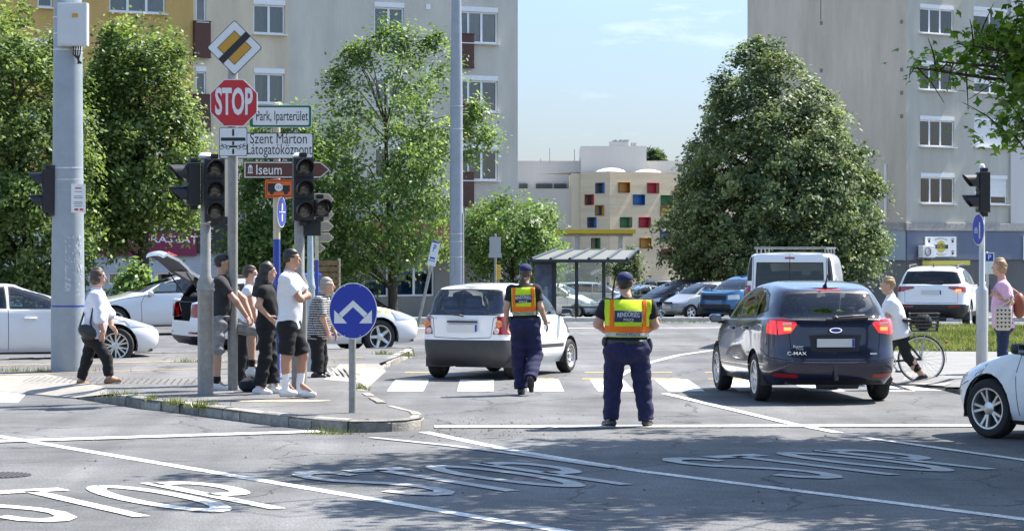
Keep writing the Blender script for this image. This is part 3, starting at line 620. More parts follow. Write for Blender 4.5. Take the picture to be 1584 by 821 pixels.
q = MB(); holed_wall(q, 0, 12, -1.3, zt, ha, 0, depth=.3, T=TA); holed_wall(q, -3.1, 0, -1.3, zt, hb, 0, depth=.3, T=TB)
q.add([(0, 0, zt), (12, 0, zt), (12, 8, zt), (0, 8, zt)], [(0, 1, 2, 3)], 1, TA)
q.build('wall', [travertine(), M_CONC], bm_)
for hs, L4, T, kk in ((ha, LA, TA, 1), (hb, LBq, TB, 1)):
    for (a, c, b, d), (_, _, cc) in zip(hs, L4):
        q = MB(); f = .035
        for A_, B_ in (((a, c), (b, c)), ((b, c), (b, d)), ((b, d), (a, d)), ((a, d), (a, c))):
            dx, dz = (0, 1) if A_[1] == B_[1] else (1, 0); s_ = .05
            q.add([(A_[0], -.06, A_[1]), (B_[0], -.06, B_[1]), (B_[0], .28, B_[1]), (A_[0], .28, A_[1])], [(0, 1, 2, 3)], 0, T)
        q.add([(a, .27, c), (b, .27, c), (b, .27, d), (a, .27, d)], [(0, 1, 2, 3)], 0, T)
        fr_ = q.build('window', mat('painted_' + {'r': 'red', 'o': 'orange', 'b': 'blue', 'g': 'green'}[cc], col4[cc], .5), bm_)
        MB().add([(a + .05, .24, c + .05), (a + .3, .24, c + .05), (a + .3, .24, d - .05), (a + .05, .24, d - .05)], [(0, 1, 2, 3)], 0, T).build('pane', mat('dark_pane', (.05, .055, .06), .1), fr_)
q = MB()
def blk(px0, px1, pyt, d, dp=10, mi=0): x0, x1, z_ = X_(px0, d), X_(px1, d), Z_(pyt, d); q.box(((x0 + x1) / 2 - CM[0], d + dp / 2 - CM[1], (z_ - 1.3) / 2), (x1 - x0, dp, z_ + 1.3), mi)
blk(795, 902, 292, 168, 7, 2); blk(800, 1110, 249, 176, 10, 0); blk(899, 1000, 226, 174.5, 6, 0); blk(884, 906, 268, 167.6, 7, 1)
q.build('rear_block', [plaster('pale_grey_render', (.56, .54, .5), .06), plaster('cream_render', (.74, .64, .44), .04), plaster('warm_white_render', (.66, .6, .5), .05)], bm_)
q = MB()
for px0, px1 in ((803, 816), (829, 854), (857, 876)): q.box((X_((px0 + px1) / 2, 175.9) - CM[0], 175.85 - CM[1], Z_(288, 176)), (X_(px1, 176) - X_(px0, 176), .1, .32))
q.build('ribbon_window', mat('dark_pane', (.05, .055, .06), .1), bm_)
for px, d, w_ in ((945, 169, 1.0), (1002, 172, 1.0)):
    MB().lathe([(1.0, 0), (1.0, .08), (.8, .2), (.45, .3), (0, .34)], 20, T=Matrix.Translation((X_(px, d) - CM[0], d - CM[1], zt))).build('skylight_dome', M_WHITE, bm_, smooth=50)
q = MB()
for px in (948, 956, 962, 967): q.tube([(X_(px, 177) - CM[0], 12, Z_(226, 177)), (X_(px, 177) - CM[0], 12, Z_(219, 177)), (X_(px, 177) - CM[0] + .25, 12, Z_(217, 177))], .1, 8)
for px in (978, 983): q.tube([(X_(px, 177) - CM[0], 12, Z_(228, 177)), (X_(px, 177) - CM[0], 12, Z_(221, 177))], .1, 8)
q.box((X_(957, 177) - CM[0], 12, Z_(223, 177)), (1.3, .8, .3))
for px, py in ((836, 246), (850, 230), (888, 232)): q.tube([(X_(px, 177) - CM[0], 11, Z_(252, 177)), (X_(px, 177) - CM[0], 11, Z_(py, 177))], .03, 6)
q.build('roof_vent', M_GALV, bm_)
cp = thing('canopy', 'flat roofed entrance canopy with a yellow fascia in front of the travertine building', 'canopy', (X_(910, 150), 150, zg(150)))
q = MB(); zc = Z_(358, 150) - zg(150); q.box((0, 1.5, zc), (X_(985, 150) - X_(838, 150), 3, .24)); q.build('fascia', mat('yellow_fascia', (.6, .42, .02), .5), cp)
q = MB(); q.box((0, 1.6, zc - .2), (5.2, 2.7, .14)); q.build('soffit', M_CONC, cp)
for px in (893, 960):
    q = MB(); q.tube([(X_(px, 150.4) - X_(910, 150), .5, 0), (X_(px, 150.4) - X_(910, 150), .5, zc - .27)], .13, 12); q.build('column', M_GALV, cp, smooth=40)
bpy.data.objects.remove(hold)
# ------------------------------------------------------------------ poles, signals, signs
M_SIGW = mat('sign_white', (.72, .72, .7), .35); M_SIGB = mat('sign_blue', (.012, .035, .33), .35); M_SIGR = mat('sign_red', (.5, .012, .02), .35); M_SIGK = mat('sign_black', (.012, .012, .014), .4)
M_SIGBR = mat('sign_brown', (.1, .03, .018), .4); M_SIGG = mat('sign_green', (.01, .13, .07), .4); M_SIGO = mat('sign_orange', (.75, .13, .02), .4); M_SIGY = mat('sign_amber', (.52, .27, .02), .4)
M_POLE = mat('galvanised_pole', (.3, .29, .265), .5, .25, var=.2, vs=9, bump=.08, bs=40)
M_POLEC = mat('cream_pole_paint', (.52, .46, .32), .5, var=.1, vs=9); M_POLEB = mat('blue_pole_paint', (.03, .06, .3), .5, var=.1)
M_LENS = mat('signal_lens', (.07, .06, .045), .18, coat=.5, var=.25, vs=30); M_HOUS = mat('signal_housing', (.009, .009, .01), .5, var=.2, vs=10)
def pole(par, z1, r=.045, steps=None, m=M_POLE, name='pole', z0=0, x=0, y=0, lean=0):
    pr = steps or [(r, z0), (r, z1)]; q = MB(); q.lathe([(0, pr[0][1])] + pr + [(0, pr[-1][1] + .012)], 20, T=Matrix.Translation((x, y, 0))); return q.build(name, m, par, smooth=40)
def signal_head(par, x, y, z, n=3, rz=0., wd=.28, hh=.27, backplate=False):
    """z = bottom; faces local -y turned by rz"""
    T = Matrix.Translation((x, y, z)) @ Matrix.Rotation(rz, 4, 'Z'); q = MB(); Ht = n * hh
    q.box((0, 0, Ht / 2), (wd, .16, Ht - .006), 0, T)
    for k in range(n): q.box((0, -.085, hh * (k + .5)), (wd - .03, .02, hh - .025), 0, T)
    for zz in (-.03, Ht + .03): q.box((0, .01, zz), (.1, .1, .06), 0, T)
    o = q.build('signal_head', M_HOUS, par, bev=.012)
    for k in range(n):
        zc = hh * (k + .5); Tk = T @ Matrix.Translation((0, -.096, zc)) @ Matrix.Rotation(R(90), 4, 'X')
        MB().lathe([(.1, 0), (.085, .018), (.05, .032), (0, .038)], 24, T=Tk).build('lens', M_LENS, o, smooth=60)
        vs = []; fs = []
        for i in range(19):
            a = R(-35 + 250 * i / 18); ln = .2 * (.55 + .45 * math.sin(a)) if True else .2
            for r_, yy in ((.112, 0), (.112, -ln - .02), (.106, -ln - .02), (.106, 0)): vs.append((r_ * math.cos(a), -.095 + yy, zc + r_ * math.sin(a)))
        for i in range(18):
            for j in range(4): a = i * 4 + j; b = i * 4 + (j + 1) % 4; fs.append((a, b, b + 4, a + 4))
        MB().add(vs, fs, 0, T).build('visor', M_BLACK, o, smooth=40)
    return o
def at(px, py, z=KH): x, y, zz = G(px, py, z); return (x, y, z)
def loc_s(p): return F / p[1]

# big tapered column at the left
p = at(105, 574); s_ = loc_s(p)
t = thing('lamp_column', 'thick grey steel column with a switch box, small notice and peeling posters, behind the walking woman', 'column', p)
zt_ = (574 + 30) / s_
q = MB(); q.lathe([(.262, -.02), (.262, .9), (.252, 1.6), (.235, 3.4), (.22, 5.4), (.2, zt_ + .4), (.19, zt_ + 3)], 40); q.build('pole', mat('column_paint', (.3, .335, .36), .45, .15, var=.1, vs=3, bump=.06, bs=25), t, smooth=40)
zz = lambda py: (574 - py) / s_
q = MB()
for py in (260, 278, 294, 329, 336): q.lathe([(.238, -.008), (.241, 0), (.238, .008)], 40, T=Matrix.Translation((0, 0, zz(py))))
for py in (18, 43, 68): q.lathe([(.224, -.012), (.228, 0), (.224, .012)], 40, T=Matrix.Translation((0, 0, zz(py + 10))))
q.build('clamp_band', mat('steel_band', (.6, .6, .6), .3, .8), t)
q = MB(); q.lathe([(.262, -.012), (.264, 0), (.262, .012)], 40, T=Matrix.Translation((0, 0, zz(473)))); q.build('blue_tape', M_SIGB, t)
q = MB(); q.box((.13, -.29, zz(41)), (.46, .22, .66)); q.box((.13, -.405, zz(41)), (.43, .012, .62)); b_ = q.build('switch_box', mat('switch_box_grey', (.55, .57, .56), .4, var=.04), t, bev=.012)
q = MB(); q.box((.18, -.415, zz(28)), (.09, .006, .06)); q.build('warning_label', M_SIGY, b_)
q = MB()
for k in range(4): q.tube([(.14 + k * .035, -.28, zz(74)), (.13 + k * .035, -.28, zz(86)), (.2, -.24, zz(94 + k)), (.25 - k * .02, -.2, zz(100))], .012, 6)
q.build('cable', M_BLACK, t)
q = MB(); q.box((.2, -.225, zz(307)), (.22, .01, .44)); nb = q.build('notice', M_SIGW, t)
q = MB()
for k, (wd, zc) in enumerate(((.11, .1), (.13, .03), (.14, .005), (.13, -.06), (.14, -.085), (.12, -.12))): q.box((.2, -.231, zz(307) + zc), (wd, .003, .012))
q.build('fine_print', mat('print_grey', (.25, .25, .28), .6), nb)
q = MB(); q.box((.2, -.2315, zz(307) + .155), (.1, .003, .02), 0); q.box((.17, -.2315, zz(307) - .175), (.06, .003, .03), 0, rz=0); q.box((.25, -.2315, zz(307) - .175), (.05, .003, .03), 0); q.build('red_mark', M_SIGR, nb)
# torn posters: curved flakes on the column
def flakes(par, specs, m):
    q = MB()
    for a0, a1, z0, z1, sd in specs:
        r = random.Random(sd); n_ = 10
        for i in range(n_):
            for j in range(14):
                edge = i in (0, n_ - 1) or j in (0, 13)
                if r.random() < (.3 if edge else .82): continue
                aa = [a0 + (a1 - a0) * (i + e) / n_ + r.uniform(-.02, .02) for e in (0, 1)]; zz_ = [z0 + (z1 - z0) * (j + e) / 14 + r.uniform(-.02, .02) for e in (0, 1)]
                rr = .2575
                q.add([(rr * math.sin(a), -rr * math.cos(a), z) for a, z in ((aa[0], zz_[0]), (aa[1], zz_[0]), (aa[1], zz_[1]), (aa[0], zz_[1]))], [(0, 1, 2, 3) if r.random() < .4 else (0, 1, 3)])
    return q.build('torn_poster', m, par)
flakes(t, [(.0, 1.1, zz(405), zz(365), 1), (.0, 1.2, zz(448), zz(408), 2), (.5, 1.2, zz(500), zz(455), 5), (-1.3, -1.1, zz(440), zz(395), 4)], mat('old_paper', (.5, .52, .54), .8))
sh_ = signal_head(t, -.3, -.05, zz(329), 2, R(-78), .3, .34)
MB().box((-.22, 0, zz(295)), (.1, .34, .78)).build('backing_board', M_BLACK, t)

# signal post left
def signal_post(label, px, pyb, side, zhead_top, d_, cap=True):
    p = at(px, pyb); s = loc_s(p); t = thing('traffic_light', label, 'traffic light', p, 0, 'traffic lights of the crossing'); f = lambda py: (pyb - py) / s
    pole(t, 0, steps=[(.105, 0), (.105, f(452)), (.125, f(448)), (.11, f(444)), (.12, f(440)), (.07, f(425)), (.062, f(235) - .02)], m=M_POLE)
    q = MB(); q.lathe([(0, 0), (.09, 0), (.1, .03), (.06, .075), (0, .08)], 20, T=Matrix.Translation((.0, 0, f(245)))); q.build('cap', mat('white_cap', (.6, .6, .58), .4), t, smooth=50)
    return t, f, s
t, f, s_ = signal_post('traffic light with a second head turned left, left of the sign post', 318, 609, 0, 0, 0)
signal_head(t, .13, -.12, f(343), 3, R(12), .26, .275); signal_head(t, -.16, -.08, f(318), 2, R(-72), .26, .28)
q = MB(); q.box((.06, -.05, f(346)), (.22, .08, .03)); q.box((.06, -.05, f(250)), (.22, .08, .03)); q.build('bracket', M_GALV, t)
t, f, s_ = signal_post('traffic light with a small side lamp, behind the man in white', 463, 604, 0, 0, 0)
signal_head(t, .06, -.14, f(342), 3, R(14), .27, .285)
o = signal_head(t, .27, .0, f(336), 1, R(20), .22, .25)
q = MB(); q.box((.15, -.02, f(325)), (.3, .05, .04)); q.box((.16, -.0, f(352)), (.26, .06, .22)); q.build('bracket', M_HOUS, t)

# sign post with priority end, STOP and level crossing plates
p = at(360, 603); s_ = loc_s(p); f = lambda py: (603 - py) / s_; fx = lambda px: (px - 360) / s_
t = thing('sign_post', 'grey post carrying the end of priority diamond, STOP octagon and bicycle plate', 'sign post', p)
pole(t, f(60), .068)
zd = f(75); hd = 43 / s_ * 1.0
def disc(par, poly_fn, cx, cz, m, y0, y1, name='sign_face'): q = MB(); plate(q, poly_fn, y0, y1, T=Matrix.Translation((cx, 0, cz))); return q.build(name, m, par)
rot_sq = lambda r: [(r, 0), (0, r), (-r, 0), (0, -r)]
def rr_rot(r, c):
    pts = rrect(-r, -r, r, r, c, 3); k = math.sqrt(.5); return [((a - b) * k, (a + b) * k) for a, b in pts]
a = hd / math.sqrt(2)
dm = disc(t, rr_rot(a, .03), fx(364), zd, M_SIGK, -.102, -.078, 'priority_sign')
disc(dm, rr_rot(a * .965, .025), fx(364), zd, M_SIGW, -.105, -.1025, 'white_field'); disc(dm, rr_rot(a * .62, .004), fx(364), zd, M_SIGK, -.1075, -.1055, 'amber_outline'); disc(dm, rr_rot(a * .59, .004), fx(364), zd, M_SIGY, -.110, -.108, 'amber_field')
k = math.sqrt(.5); bw = a * .17; L2 = a * .995
bar = [((x - y) * k, (x + y) * k) for x, y in ((-L2, -bw), (L2, -bw), (L2, bw), (-L2, bw))]
# bar runs from lower left to upper right
bar = [(bw * k + L2 * k * e * 0, 0) for e in ()] or [((l_ * k - w_ * k), (l_ * k + w_ * k)) for l_, w_ in ((-L2 * .98, -bw), (L2 * .98, -bw), (L2 * .98, bw), (-L2 * .98, bw))]
disc(dm, bar, fx(364), zd, M_SIGK, -.1125, -.1105, 'black_bar')
oc = lambda r: [(r * math.cos(R(22.5 + 45 * i)), r * math.sin(R(22.5 + 45 * i))) for i in range(8)]
ro_ = 38.5 / s_ * 1.02
so_ = disc(t, oc(ro_), fx(363), f(160), M_SIGW, -.112, -.085, 'stop_sign'); disc(so_, oc(ro_ * .965), fx(363), f(160), M_SIGR, -.1155, -.1125, 'red_field')
q = MB(); text(q, 'STOP', (fx(363), -.118, f(160)), .49, .03, .43); q.build('lettering', M_SIGW, so_)
cs = disc(t, rrect(-21.5 / s_, -22 / s_, 21.5 / s_, 22 / s_, .02), fx(362), f(220), M_SIGK, -.105, -.085, 'bicycle_plate'); disc(cs, rrect(-20.7 / s_, -21.2 / s_, 20.7 / s_, 21.2 / s_, .02), fx(362), f(220), M_SIGW, -.108, -.1055, 'white_field')
q = MB(); cx_, cz_ = fx(362), f(220); h_ = .17
q.box((cx_, -.1095, cz_ + .035), (.33, .002, .045))
for zc, hh in ((.125, .09), (-.02, .05), (-.13, .07)): q.box((cx_, -.1095, cz_ + zc), (.028, .002, hh))
q.box((cx_, -.1095, cz_ - .065), (.1, .002, .028))
for sx in (-1, 1):
    for dx in (-.042, .042):
        for qd in stroke(circle(cx_ + sx * .115 + dx, cz_ - .075, .026, 14) + [(cx_ + sx * .115 + dx + .026, cz_ - .075)], .008): q.add([(a_, -.1095, b_) for a_, b_ in qd], [(0, 1, 2, 3)])
    for pa in ([(-.042, -.0), (-.012, .035), (.03, .035), (.0, -.0), (-.042, 0)], [(.042, 0), (.028, .05), (.045, .052)], [(-.015, .045), (-.012, .035)]):
        for qd in stroke([(cx_ + sx * .115 + a_ * sx, cz_ - .075 + b_) for a_, b_ in pa], .008): q.add([(a_, -.1095, b_) for a_, b_ in qd], [(0, 1, 2, 3)])
q.build('pictogram', M_SIGK, cs)

# direction sign post behind (cream upper, blue lower)
p = at(428, 592); s_ = loc_s(p); fz = lambda py: (592 - py) / s_; fx = lambda px: (px - 428) / s_
t = thing('direction_sign_post', 'cream and blue post with stacked white, green edged, brown and orange direction signs', 'sign post', p)
pole(t, fz(160), .05, m=M_POLEC, z0=fz(370)); pole(t, fz(370), .051, m=M_POLEB)
def board(par, poly, m, yb, name='sign_board', m2=None, inner=None, letter=None, mt=None):
    q = MB(); plate(q, poly, yb - .012, yb); o = q.build(name, m, par)
    if inner: q = MB(); plate(q, inner, yb - .0155, yb - .0125); q.build('sign_field', m2, o)
    if letter:
        q = MB()
        for body, x, z, size, sx, bold in letter: text(q, body, (x, yb - .0175, z), size, bold, sx, align='LEFT')
        q.build('lettering', mt, o)
    return o
def pr(x0, y0, x1, y1, r=.03, g=0): return rrect(fx(x0) + g, fz(y1) + g, fx(x1) - g, fz(y0) - g, r)
yb = -.06
board(t, pr(386, 163, 483, 198), M_SIGW, yb, 'direction_sign', M_SIGG, pr(386, 163, 483, 198, .03, .008), None)
q = MB(); plate(q, pr(392, 167, 478.5, 194, .02), yb - .018, yb - .016); o = q.build('sign_field', M_SIGW, t)
q = MB(); text(q, 'Park, Iparterület', (fx(477), yb - .02, fz(180.5)), .2, .004, .56, align='RIGHT'); q.build('lettering', M_SIGK, t)
board(t, pr(340, 206, 485, 246), M_SIGK, yb, 'direction_sign', M_SIGW, pr(340, 206, 485, 246, .03, .012), [('Szent Márton', fx(387), fz(215.5), .215, .7, .0), ('Látogatóközpont', fx(382), fz(232), .215, .63, .0)], M_SIGK)
ar = [(fx(378), fz(276)), (fx(378), fz(250)), (fx(497), fz(250)), (fx(512), fz(263)), (fx(497), fz(276))]
ar2 = [(fx(379), fz(275)), (fx(379), fz(251)), (fx(496.5), fz(251)), (fx(510.5), fz(263)), (fx(496.5), fz(275))]; ar3 = [(fx(380.5), fz(273.5)), (fx(380.5), fz(252.5)), (fx(496), fz(252.5)), (fx(485), fz(263)), (fx(496), fz(273.5))]
board(t, ar, M_SIGBR, yb, 'direction_sign', M_SIGW, ar2, None)
q = MB(); q.add([(x, yb - .018, z) for x, z in [(fx(380.5), fz(273.5)), (fx(380.5), fz(252.5)), (fx(484), fz(252.5)), (fx(484), fz(273.5))]], [(0, 1, 2, 3)]); q.add([(x, yb - .018, z) for x, z in [(fx(484), fz(252.5)), (fx(496), fz(252.5)), (fx(508.5), fz(263)), (fx(496), fz(273.5)), (fx(484), fz(273.5))]], [(0, 1, 2, 3, 4)]); q.build('brown_field', M_SIGBR, t)
q = MB(); text(q, 'Iseum', (fx(396), yb - .02, fz(263.5)), .2, .008, .8, align='LEFT')
for b_ in ((384.5, 391.5),):
    for x0, y0, x1, y1 in ((384.5, 258, 391.5, 259.5), (384.8, 259.5, 386, 267), (387.3, 259.5, 388.6, 267), (390, 259.5, 391.2, 267), (384, 267, 392, 268.5), (386, 255.5, 390, 258)):
        q.add([(fx(x0), yb - .02, fz(y1)), (fx(x1), yb - .02, fz(y1)), (fx(x1), yb - .02, fz(y0)), (fx(x0), yb - .02, fz(y0))], [(0, 1, 2, 3)])
q.build('lettering', M_SIGW, t)
board(t, pr(410.5, 278, 455, 306), M_SIGO, yb, 'truck_sign', M_SIGK, pr(410.5, 278, 455, 306, .03, .018), None)
q = MB(); plate(q, pr(410.5, 278, 455, 306, .02, .027), yb - .018, yb - .016); q.build('orange_field', M_SIGO, t)
q = MB(); r_ = lambda x0, y0, x1, y1: q.add([(fx(x0), yb - .02, fz(y1)), (fx(x1), yb - .02, fz(y1)), (fx(x1), yb - .02, fz(y0)), (fx(x0), yb - .02, fz(y0))], [(0, 1, 2, 3)])
r_(415, 284, 437, 297); r_(438, 287, 449, 297)
for px in (421, 443): q.add([(a_, yb - .0205, b_) for a_, b_ in circle(fx(px), fz(298), .03, 14)], [tuple(range(14))])
q.build('pictogram', M_SIGK, t)
q = MB(); q.add([(a_, yb - .0225, b_) for a_, b_ in circle(fx(432), fz(290), .058, 20)], [tuple(range(20))]); q.build('weight_disc', M_SIGW, t)
q = MB(); text(q, '12 t', (fx(432), yb - .024, fz(290)), .055, .002, .9); q.build('lettering', M_SIGK, t)
T_ = Matrix.Translation((fx(435.5), -.07, fz(328))) @ Matrix.Rotation(R(79), 4, 'Z')
q = MB(); plate(q, circle(0, 0, .22, 32), -.012, 0, T=T_); o = q.build('path_sign', M_SIGW, t); q = MB(); plate(q, circle(0, 0, .205, 32), -.016, -.0125, T=T_); q.build('blue_field', M_SIGB, o)
q = MB()
for sz in (-.08, .07): q.box((0, -.018, sz), (.05, .002, .1), 0, T_)
q.box((0, -.018, 0), (.3, .002, .014), 0, T_); q.build('pictogram', M_SIGW, o)

# blue keep left or right sign at the island tip
p = at(545, 638); s_ = loc_s(p); t = thing('island_sign', 'round blue sign with white double arrow on a short grey post at the island tip', 'road sign', p, R(4))
zc = (638 - 480.5) / s_; pole(t, zc + .15, .042); rr = 37.5 / s_
q = MB(); plate(q, circle(0, zc, 0, 48, 0) and circle(.008, zc, 43.5 / s_, 48, 37.5 / s_), -.075, -.05); o = q.build('sign_face', M_SIGW, t)
q = MB(); plate(q, circle(.008, zc, 42 / s_, 48, 36 / s_), -.079, -.0755); q.build('blue_field', M_SIGB, o)
g = lambda px, py: ((px - 545) / s_, (638 - py) / s_)
q = MB()
mid = [(549, 464), (526, 488)], 
for sx in (-1, 1):
    m_ = lambda dx, py: (.008 + sx * dx / s_, (638 - py) / s_)
    for poly in ([m_(0, 464), m_(0, 474.5), m_(17, 490.5), m_(22, 484.5)], [m_(29, 479), m_(29, 499.5), m_(9.5, 499.5), m_(14, 494), m_(23, 485)]):
        q.add([(a_, -.0815, b_) for a_, b_ in poly], [tuple(range(len(poly)))])
q.build('arrow', M_SIGW, o)
q = MB()
for dx in (-12, 12):
    for dz in (-38, 38): plate(q, circle(dx / s_, zc + dz / s_, .008, 8), -.083, -.0795)
q.build('rivet', M_GALV, o)

# slim pale blue tapered post with its handle, behind the man in white
p = at(480, 574); s_ = loc_s(p); t = thing('bollard_post', 'pale blue grey metal post between the man in white and the patterned blouse', 'post', p)
pole(t, 0, steps=[(.1, 0), (.092, .4), (.078, 1.1), (.07, 1.26), (.085, 1.3), (.07, 1.36), (.052, 1.5), (.045, (574 - 364) / s_)], m=mat('pale_blue_metal', (.36, .43, .47), .4, .2, var=.1))
# arrow board post seen from behind
p = at(490, 566); s_ = loc_s(p); fz = lambda py: (566 - py) / s_; fx = lambda px: (px - 490) / s_
t = thing('direction_sign_post', 'thin cream and blue post with five stacked arrow boards pointing right', 'sign post', p)
pole(t, fz(302), .03, m=M_POLEC, z0=fz(402)); pole(t, fz(402), .031, m=M_POLEB)
M_BACK = mat('sign_back', (.3, .27, .2), .5, .3, var=.15, vs=10)
for x1, y0, y1 in ((516, 299, 318), (516, 321, 342), (516, 342, 358), (516, 360, 375), (503, 376, 391)):
    q = MB(); plate(q, [(fx(486), fz(y1)), (fx(x1 - 8), fz(y1)), (fx(x1), fz((y0 + y1) / 2)), (fx(x1 - 8), fz(y0)), (fx(486), fz(y0))], .035, .06); o = q.build('arrow_board', M_POLEC, t)
    q = MB(); plate(q, [(fx(488), fz(y1 - 2)), (fx(x1 - 8.5), fz(y1 - 2)), (fx(x1 - 2), fz((y0 + y1) / 2)), (fx(x1 - 8.5), fz(y0 + 2)), (fx(488), fz(y0 + 2))], .031, .0345); q.build('board_back', M_BACK, o)
# slatted planter fence behind
p = G(505, 515, 0); p = (X_(505, 58), 58, 0); t = thing('slatted_screen', 'small brown slatted timber screen in front of the middle trees', 'screen', p); s_ = F / 58
q = MB()
for k in range(5): q.box((-.02, 0, (522 - 443 + k * 9.5) / s_), (.6, .03, .11))
q.build('slat_panel', mat('brown_timber', (.2, .12, .05), .8, var=.3, vs=5), t)
for sx in (-.3, .28):
    q = MB(); q.box((sx, .03, .9), (.05, .05, 1.8)); q.build('screen_post', M_POLEC, t)

# street lighting column in the centre
d = 70; p = (X_(706, d), d, 0); s_ = F / d; t = thing('lamp_column', 'tall tapered grey lamp column rising behind the small white car', 'column', p); f = lambda py: (500 - py) / s_
pole(t, 0, steps=[(.19, 0), (.185, f(400)), (.165, f(150)), (.12, f(-40)), (.1, f(-260))], m=MATS['column_paint'])
q = MB(); q.tube([(.17, -.05, f(330)), (.175, -.06, f(470))], .035, 8); q.tube([(-.08, -.18, f(395)), (-.08, -.19, f(420)), (-.12, -.19, f(428))], .012, 6); q.build('cable_pipe', M_GALV, t)
q = MB()
for py in (362, 374, 165, 200, 398): q.lathe([(.19, -.01), (.194, 0), (.19, .01)], 24, T=Matrix.Translation((0, 0, f(py)))); 
q.build('clamp_band', mat('steel_band', (.6, .6, .6), .3, .8), t)
# leaning parking sign
d = 67; p = (X_(646, d), d, 0); s_ = F / d
t = thing('parking_sign', 'white and blue parking sign on a leaning grey post beside the light green tree', 'road sign', p)
lx, lz = (675 - 646) / s_, (503 - 372) / s_
q = MB(); q.tube([(0, 0, 0), (lx * .97, 0, lz * .97)], .04, 14); q.build('pole', M_POLE, t, smooth=40)
Tl = Matrix.Translation((lx * .86, -.05, lz * .86)) @ Matrix.Rotation(math.atan2(lx, lz), 4, 'Y') @ Matrix.Rotation(R(-52), 4, 'Z')
q = MB(); q.box((.0, 0, 0), (.34, .02, .64), 0, Tl); o = q.build('sign_face', M_SIGW, t)
q = MB(); q.box((0, -.012, -.12), (.22, .004, .05), 0, Tl); q.box((0, -.012, -.19), (.3, .004, .02), 0, Tl); q.box((0, -.012, .3), (.32, .004, .04), 0, Tl); q.build('blue_mark', M_SIGB, o)
q = MB(); text(q, 'P', (0, -.014, .13), .26, .01, 1, T=Tl); q.build('lettering', M_SIGB, o)
# sign seen from behind with a yellow ticket machine
d = 82; p = (X_(766, d), d, zg(d)); s_ = F / d; t = thing('sign_post', 'back of a grey rectangular road sign on a pole over the white car roof', 'sign post', p); z0 = Z_(0, d) - zg(d); f = lambda py: z0 - py / s_
pole(t, f(362), .04, m=M_POLE); q = MB(); q.box((-.0, -.06, f(379)), (.36, .03, .52)); q.box((0, -.06, f(395)), (.42, .03, .14)); q.build('sign_back', mat('plain_sign_back', (.36, .37, .37), .5, .3), t)
p = (X_(770, 83), 83, zg(83)); t = thing('ticket_machine', 'yellow box on a post behind the white car beside the grey sign back', 'ticket machine', p); f2 = lambda py: Z_(py, 83) - zg(83)
q = MB(); q.box((0, 0, f2(421)), (.17, .2, f2(412) - f2(430) + .1)); q.build('housing', mat('yellow_housing', (.62, .38, .02), .5), t, bev=.01); pole(t, f2(430), .05)

# right signal post with pedestrian/cycle sign
p = at(1519, 584); s_ = loc_s(p); f = lambda py: (584 - py) / s_
t = thing('traffic_light', 'black signal head on a silver post, beside the woman in pink', 'traffic light', p)
M_SILV = mat('silver_pole', (.5, .49, .47), .4, .35, var=.06, vs=6)
pole(t, 0, steps=[(.088, 0), (.088, f(450)), (.083, f(447)), (.045, f(441)), (.042, f(268))], m=M_SILV)
q = MB(); q.lathe([(.0, 0), (.045, 0), (.045, .1), (.03, .13), (0, .14)], 16, T=Matrix.Translation((.0, 0, f(268)))); q.build('cap', M_WHITE, t, smooth=50)
signal_head(t, -.0, -.1, f(329), 2, R(-82), .19, .3)
Ts = Matrix.Translation((-.055, -.06, f(355))) @ Matrix.Rotation(R(-79), 4, 'Z')
q = MB(); plate(q, circle(0, 0, .235, 36), -.012, 0, T=Ts); o = q.build('path_sign', M_SIGW, t); q = MB(); plate(q, circle(0, 0, .222, 36), -.016, -.0125, T=Ts); q.build('blue_field', M_SIGB, o)
q = MB()
q.add([(.07 + a_, -.018, .09 + b_) for a_, b_ in circle(0, 0, .02, 12)], [tuple(range(12))], 0, Ts); q.box((.07, -.018, .02), (.04, .002, .1), 0, Ts); q.box((.055, -.018, -.08), (.016, .002, .11), 0, Ts); q.box((.085, -.018, -.08), (.016, .002, .11), 0, Ts)
for dx in (-.11, -.04):
    for qd in stroke(circle(dx, -.02, .03, 12) + [(dx + .03, -.02)], .01): q.add([(a_, -.018, b_) for a_, b_ in qd], [(0, 1, 2, 3)], 0, Ts)
for qd in stroke([(-.11, -.02), (-.09, .03), (-.05, .03), (-.04, -.02)], .01): q.add([(a_, -.018, b_) for a_, b_ in qd], [(0, 1, 2, 3)], 0, Ts)
q.build('pictogram', M_SIGW, o)
# small parking sign behind
d = 58; p = (X_(1527, d), d, KH); s_ = F / d; z0 = Z_(0, d) - KH; f = lambda py: z0 - py / s_
t = thing('parking_sign', 'small white sign with a blue P square behind the right signal post', 'road sign', p)
pole(t, f(390), .03, m=M_SILV); q = MB(); q.box((.04, -.05, f(407)), (.22, .02, .48)); o = q.build('sign_face', M_SIGW, t)
q = MB(); q.box((.04, -.062, f(398)), (.17, .004, .17)); q.build('blue_field', M_SIGB, o); q = MB(); text(q, 'P', (.04, -.066, f(398)), .15, .006); q.build('lettering', M_SIGW, o)

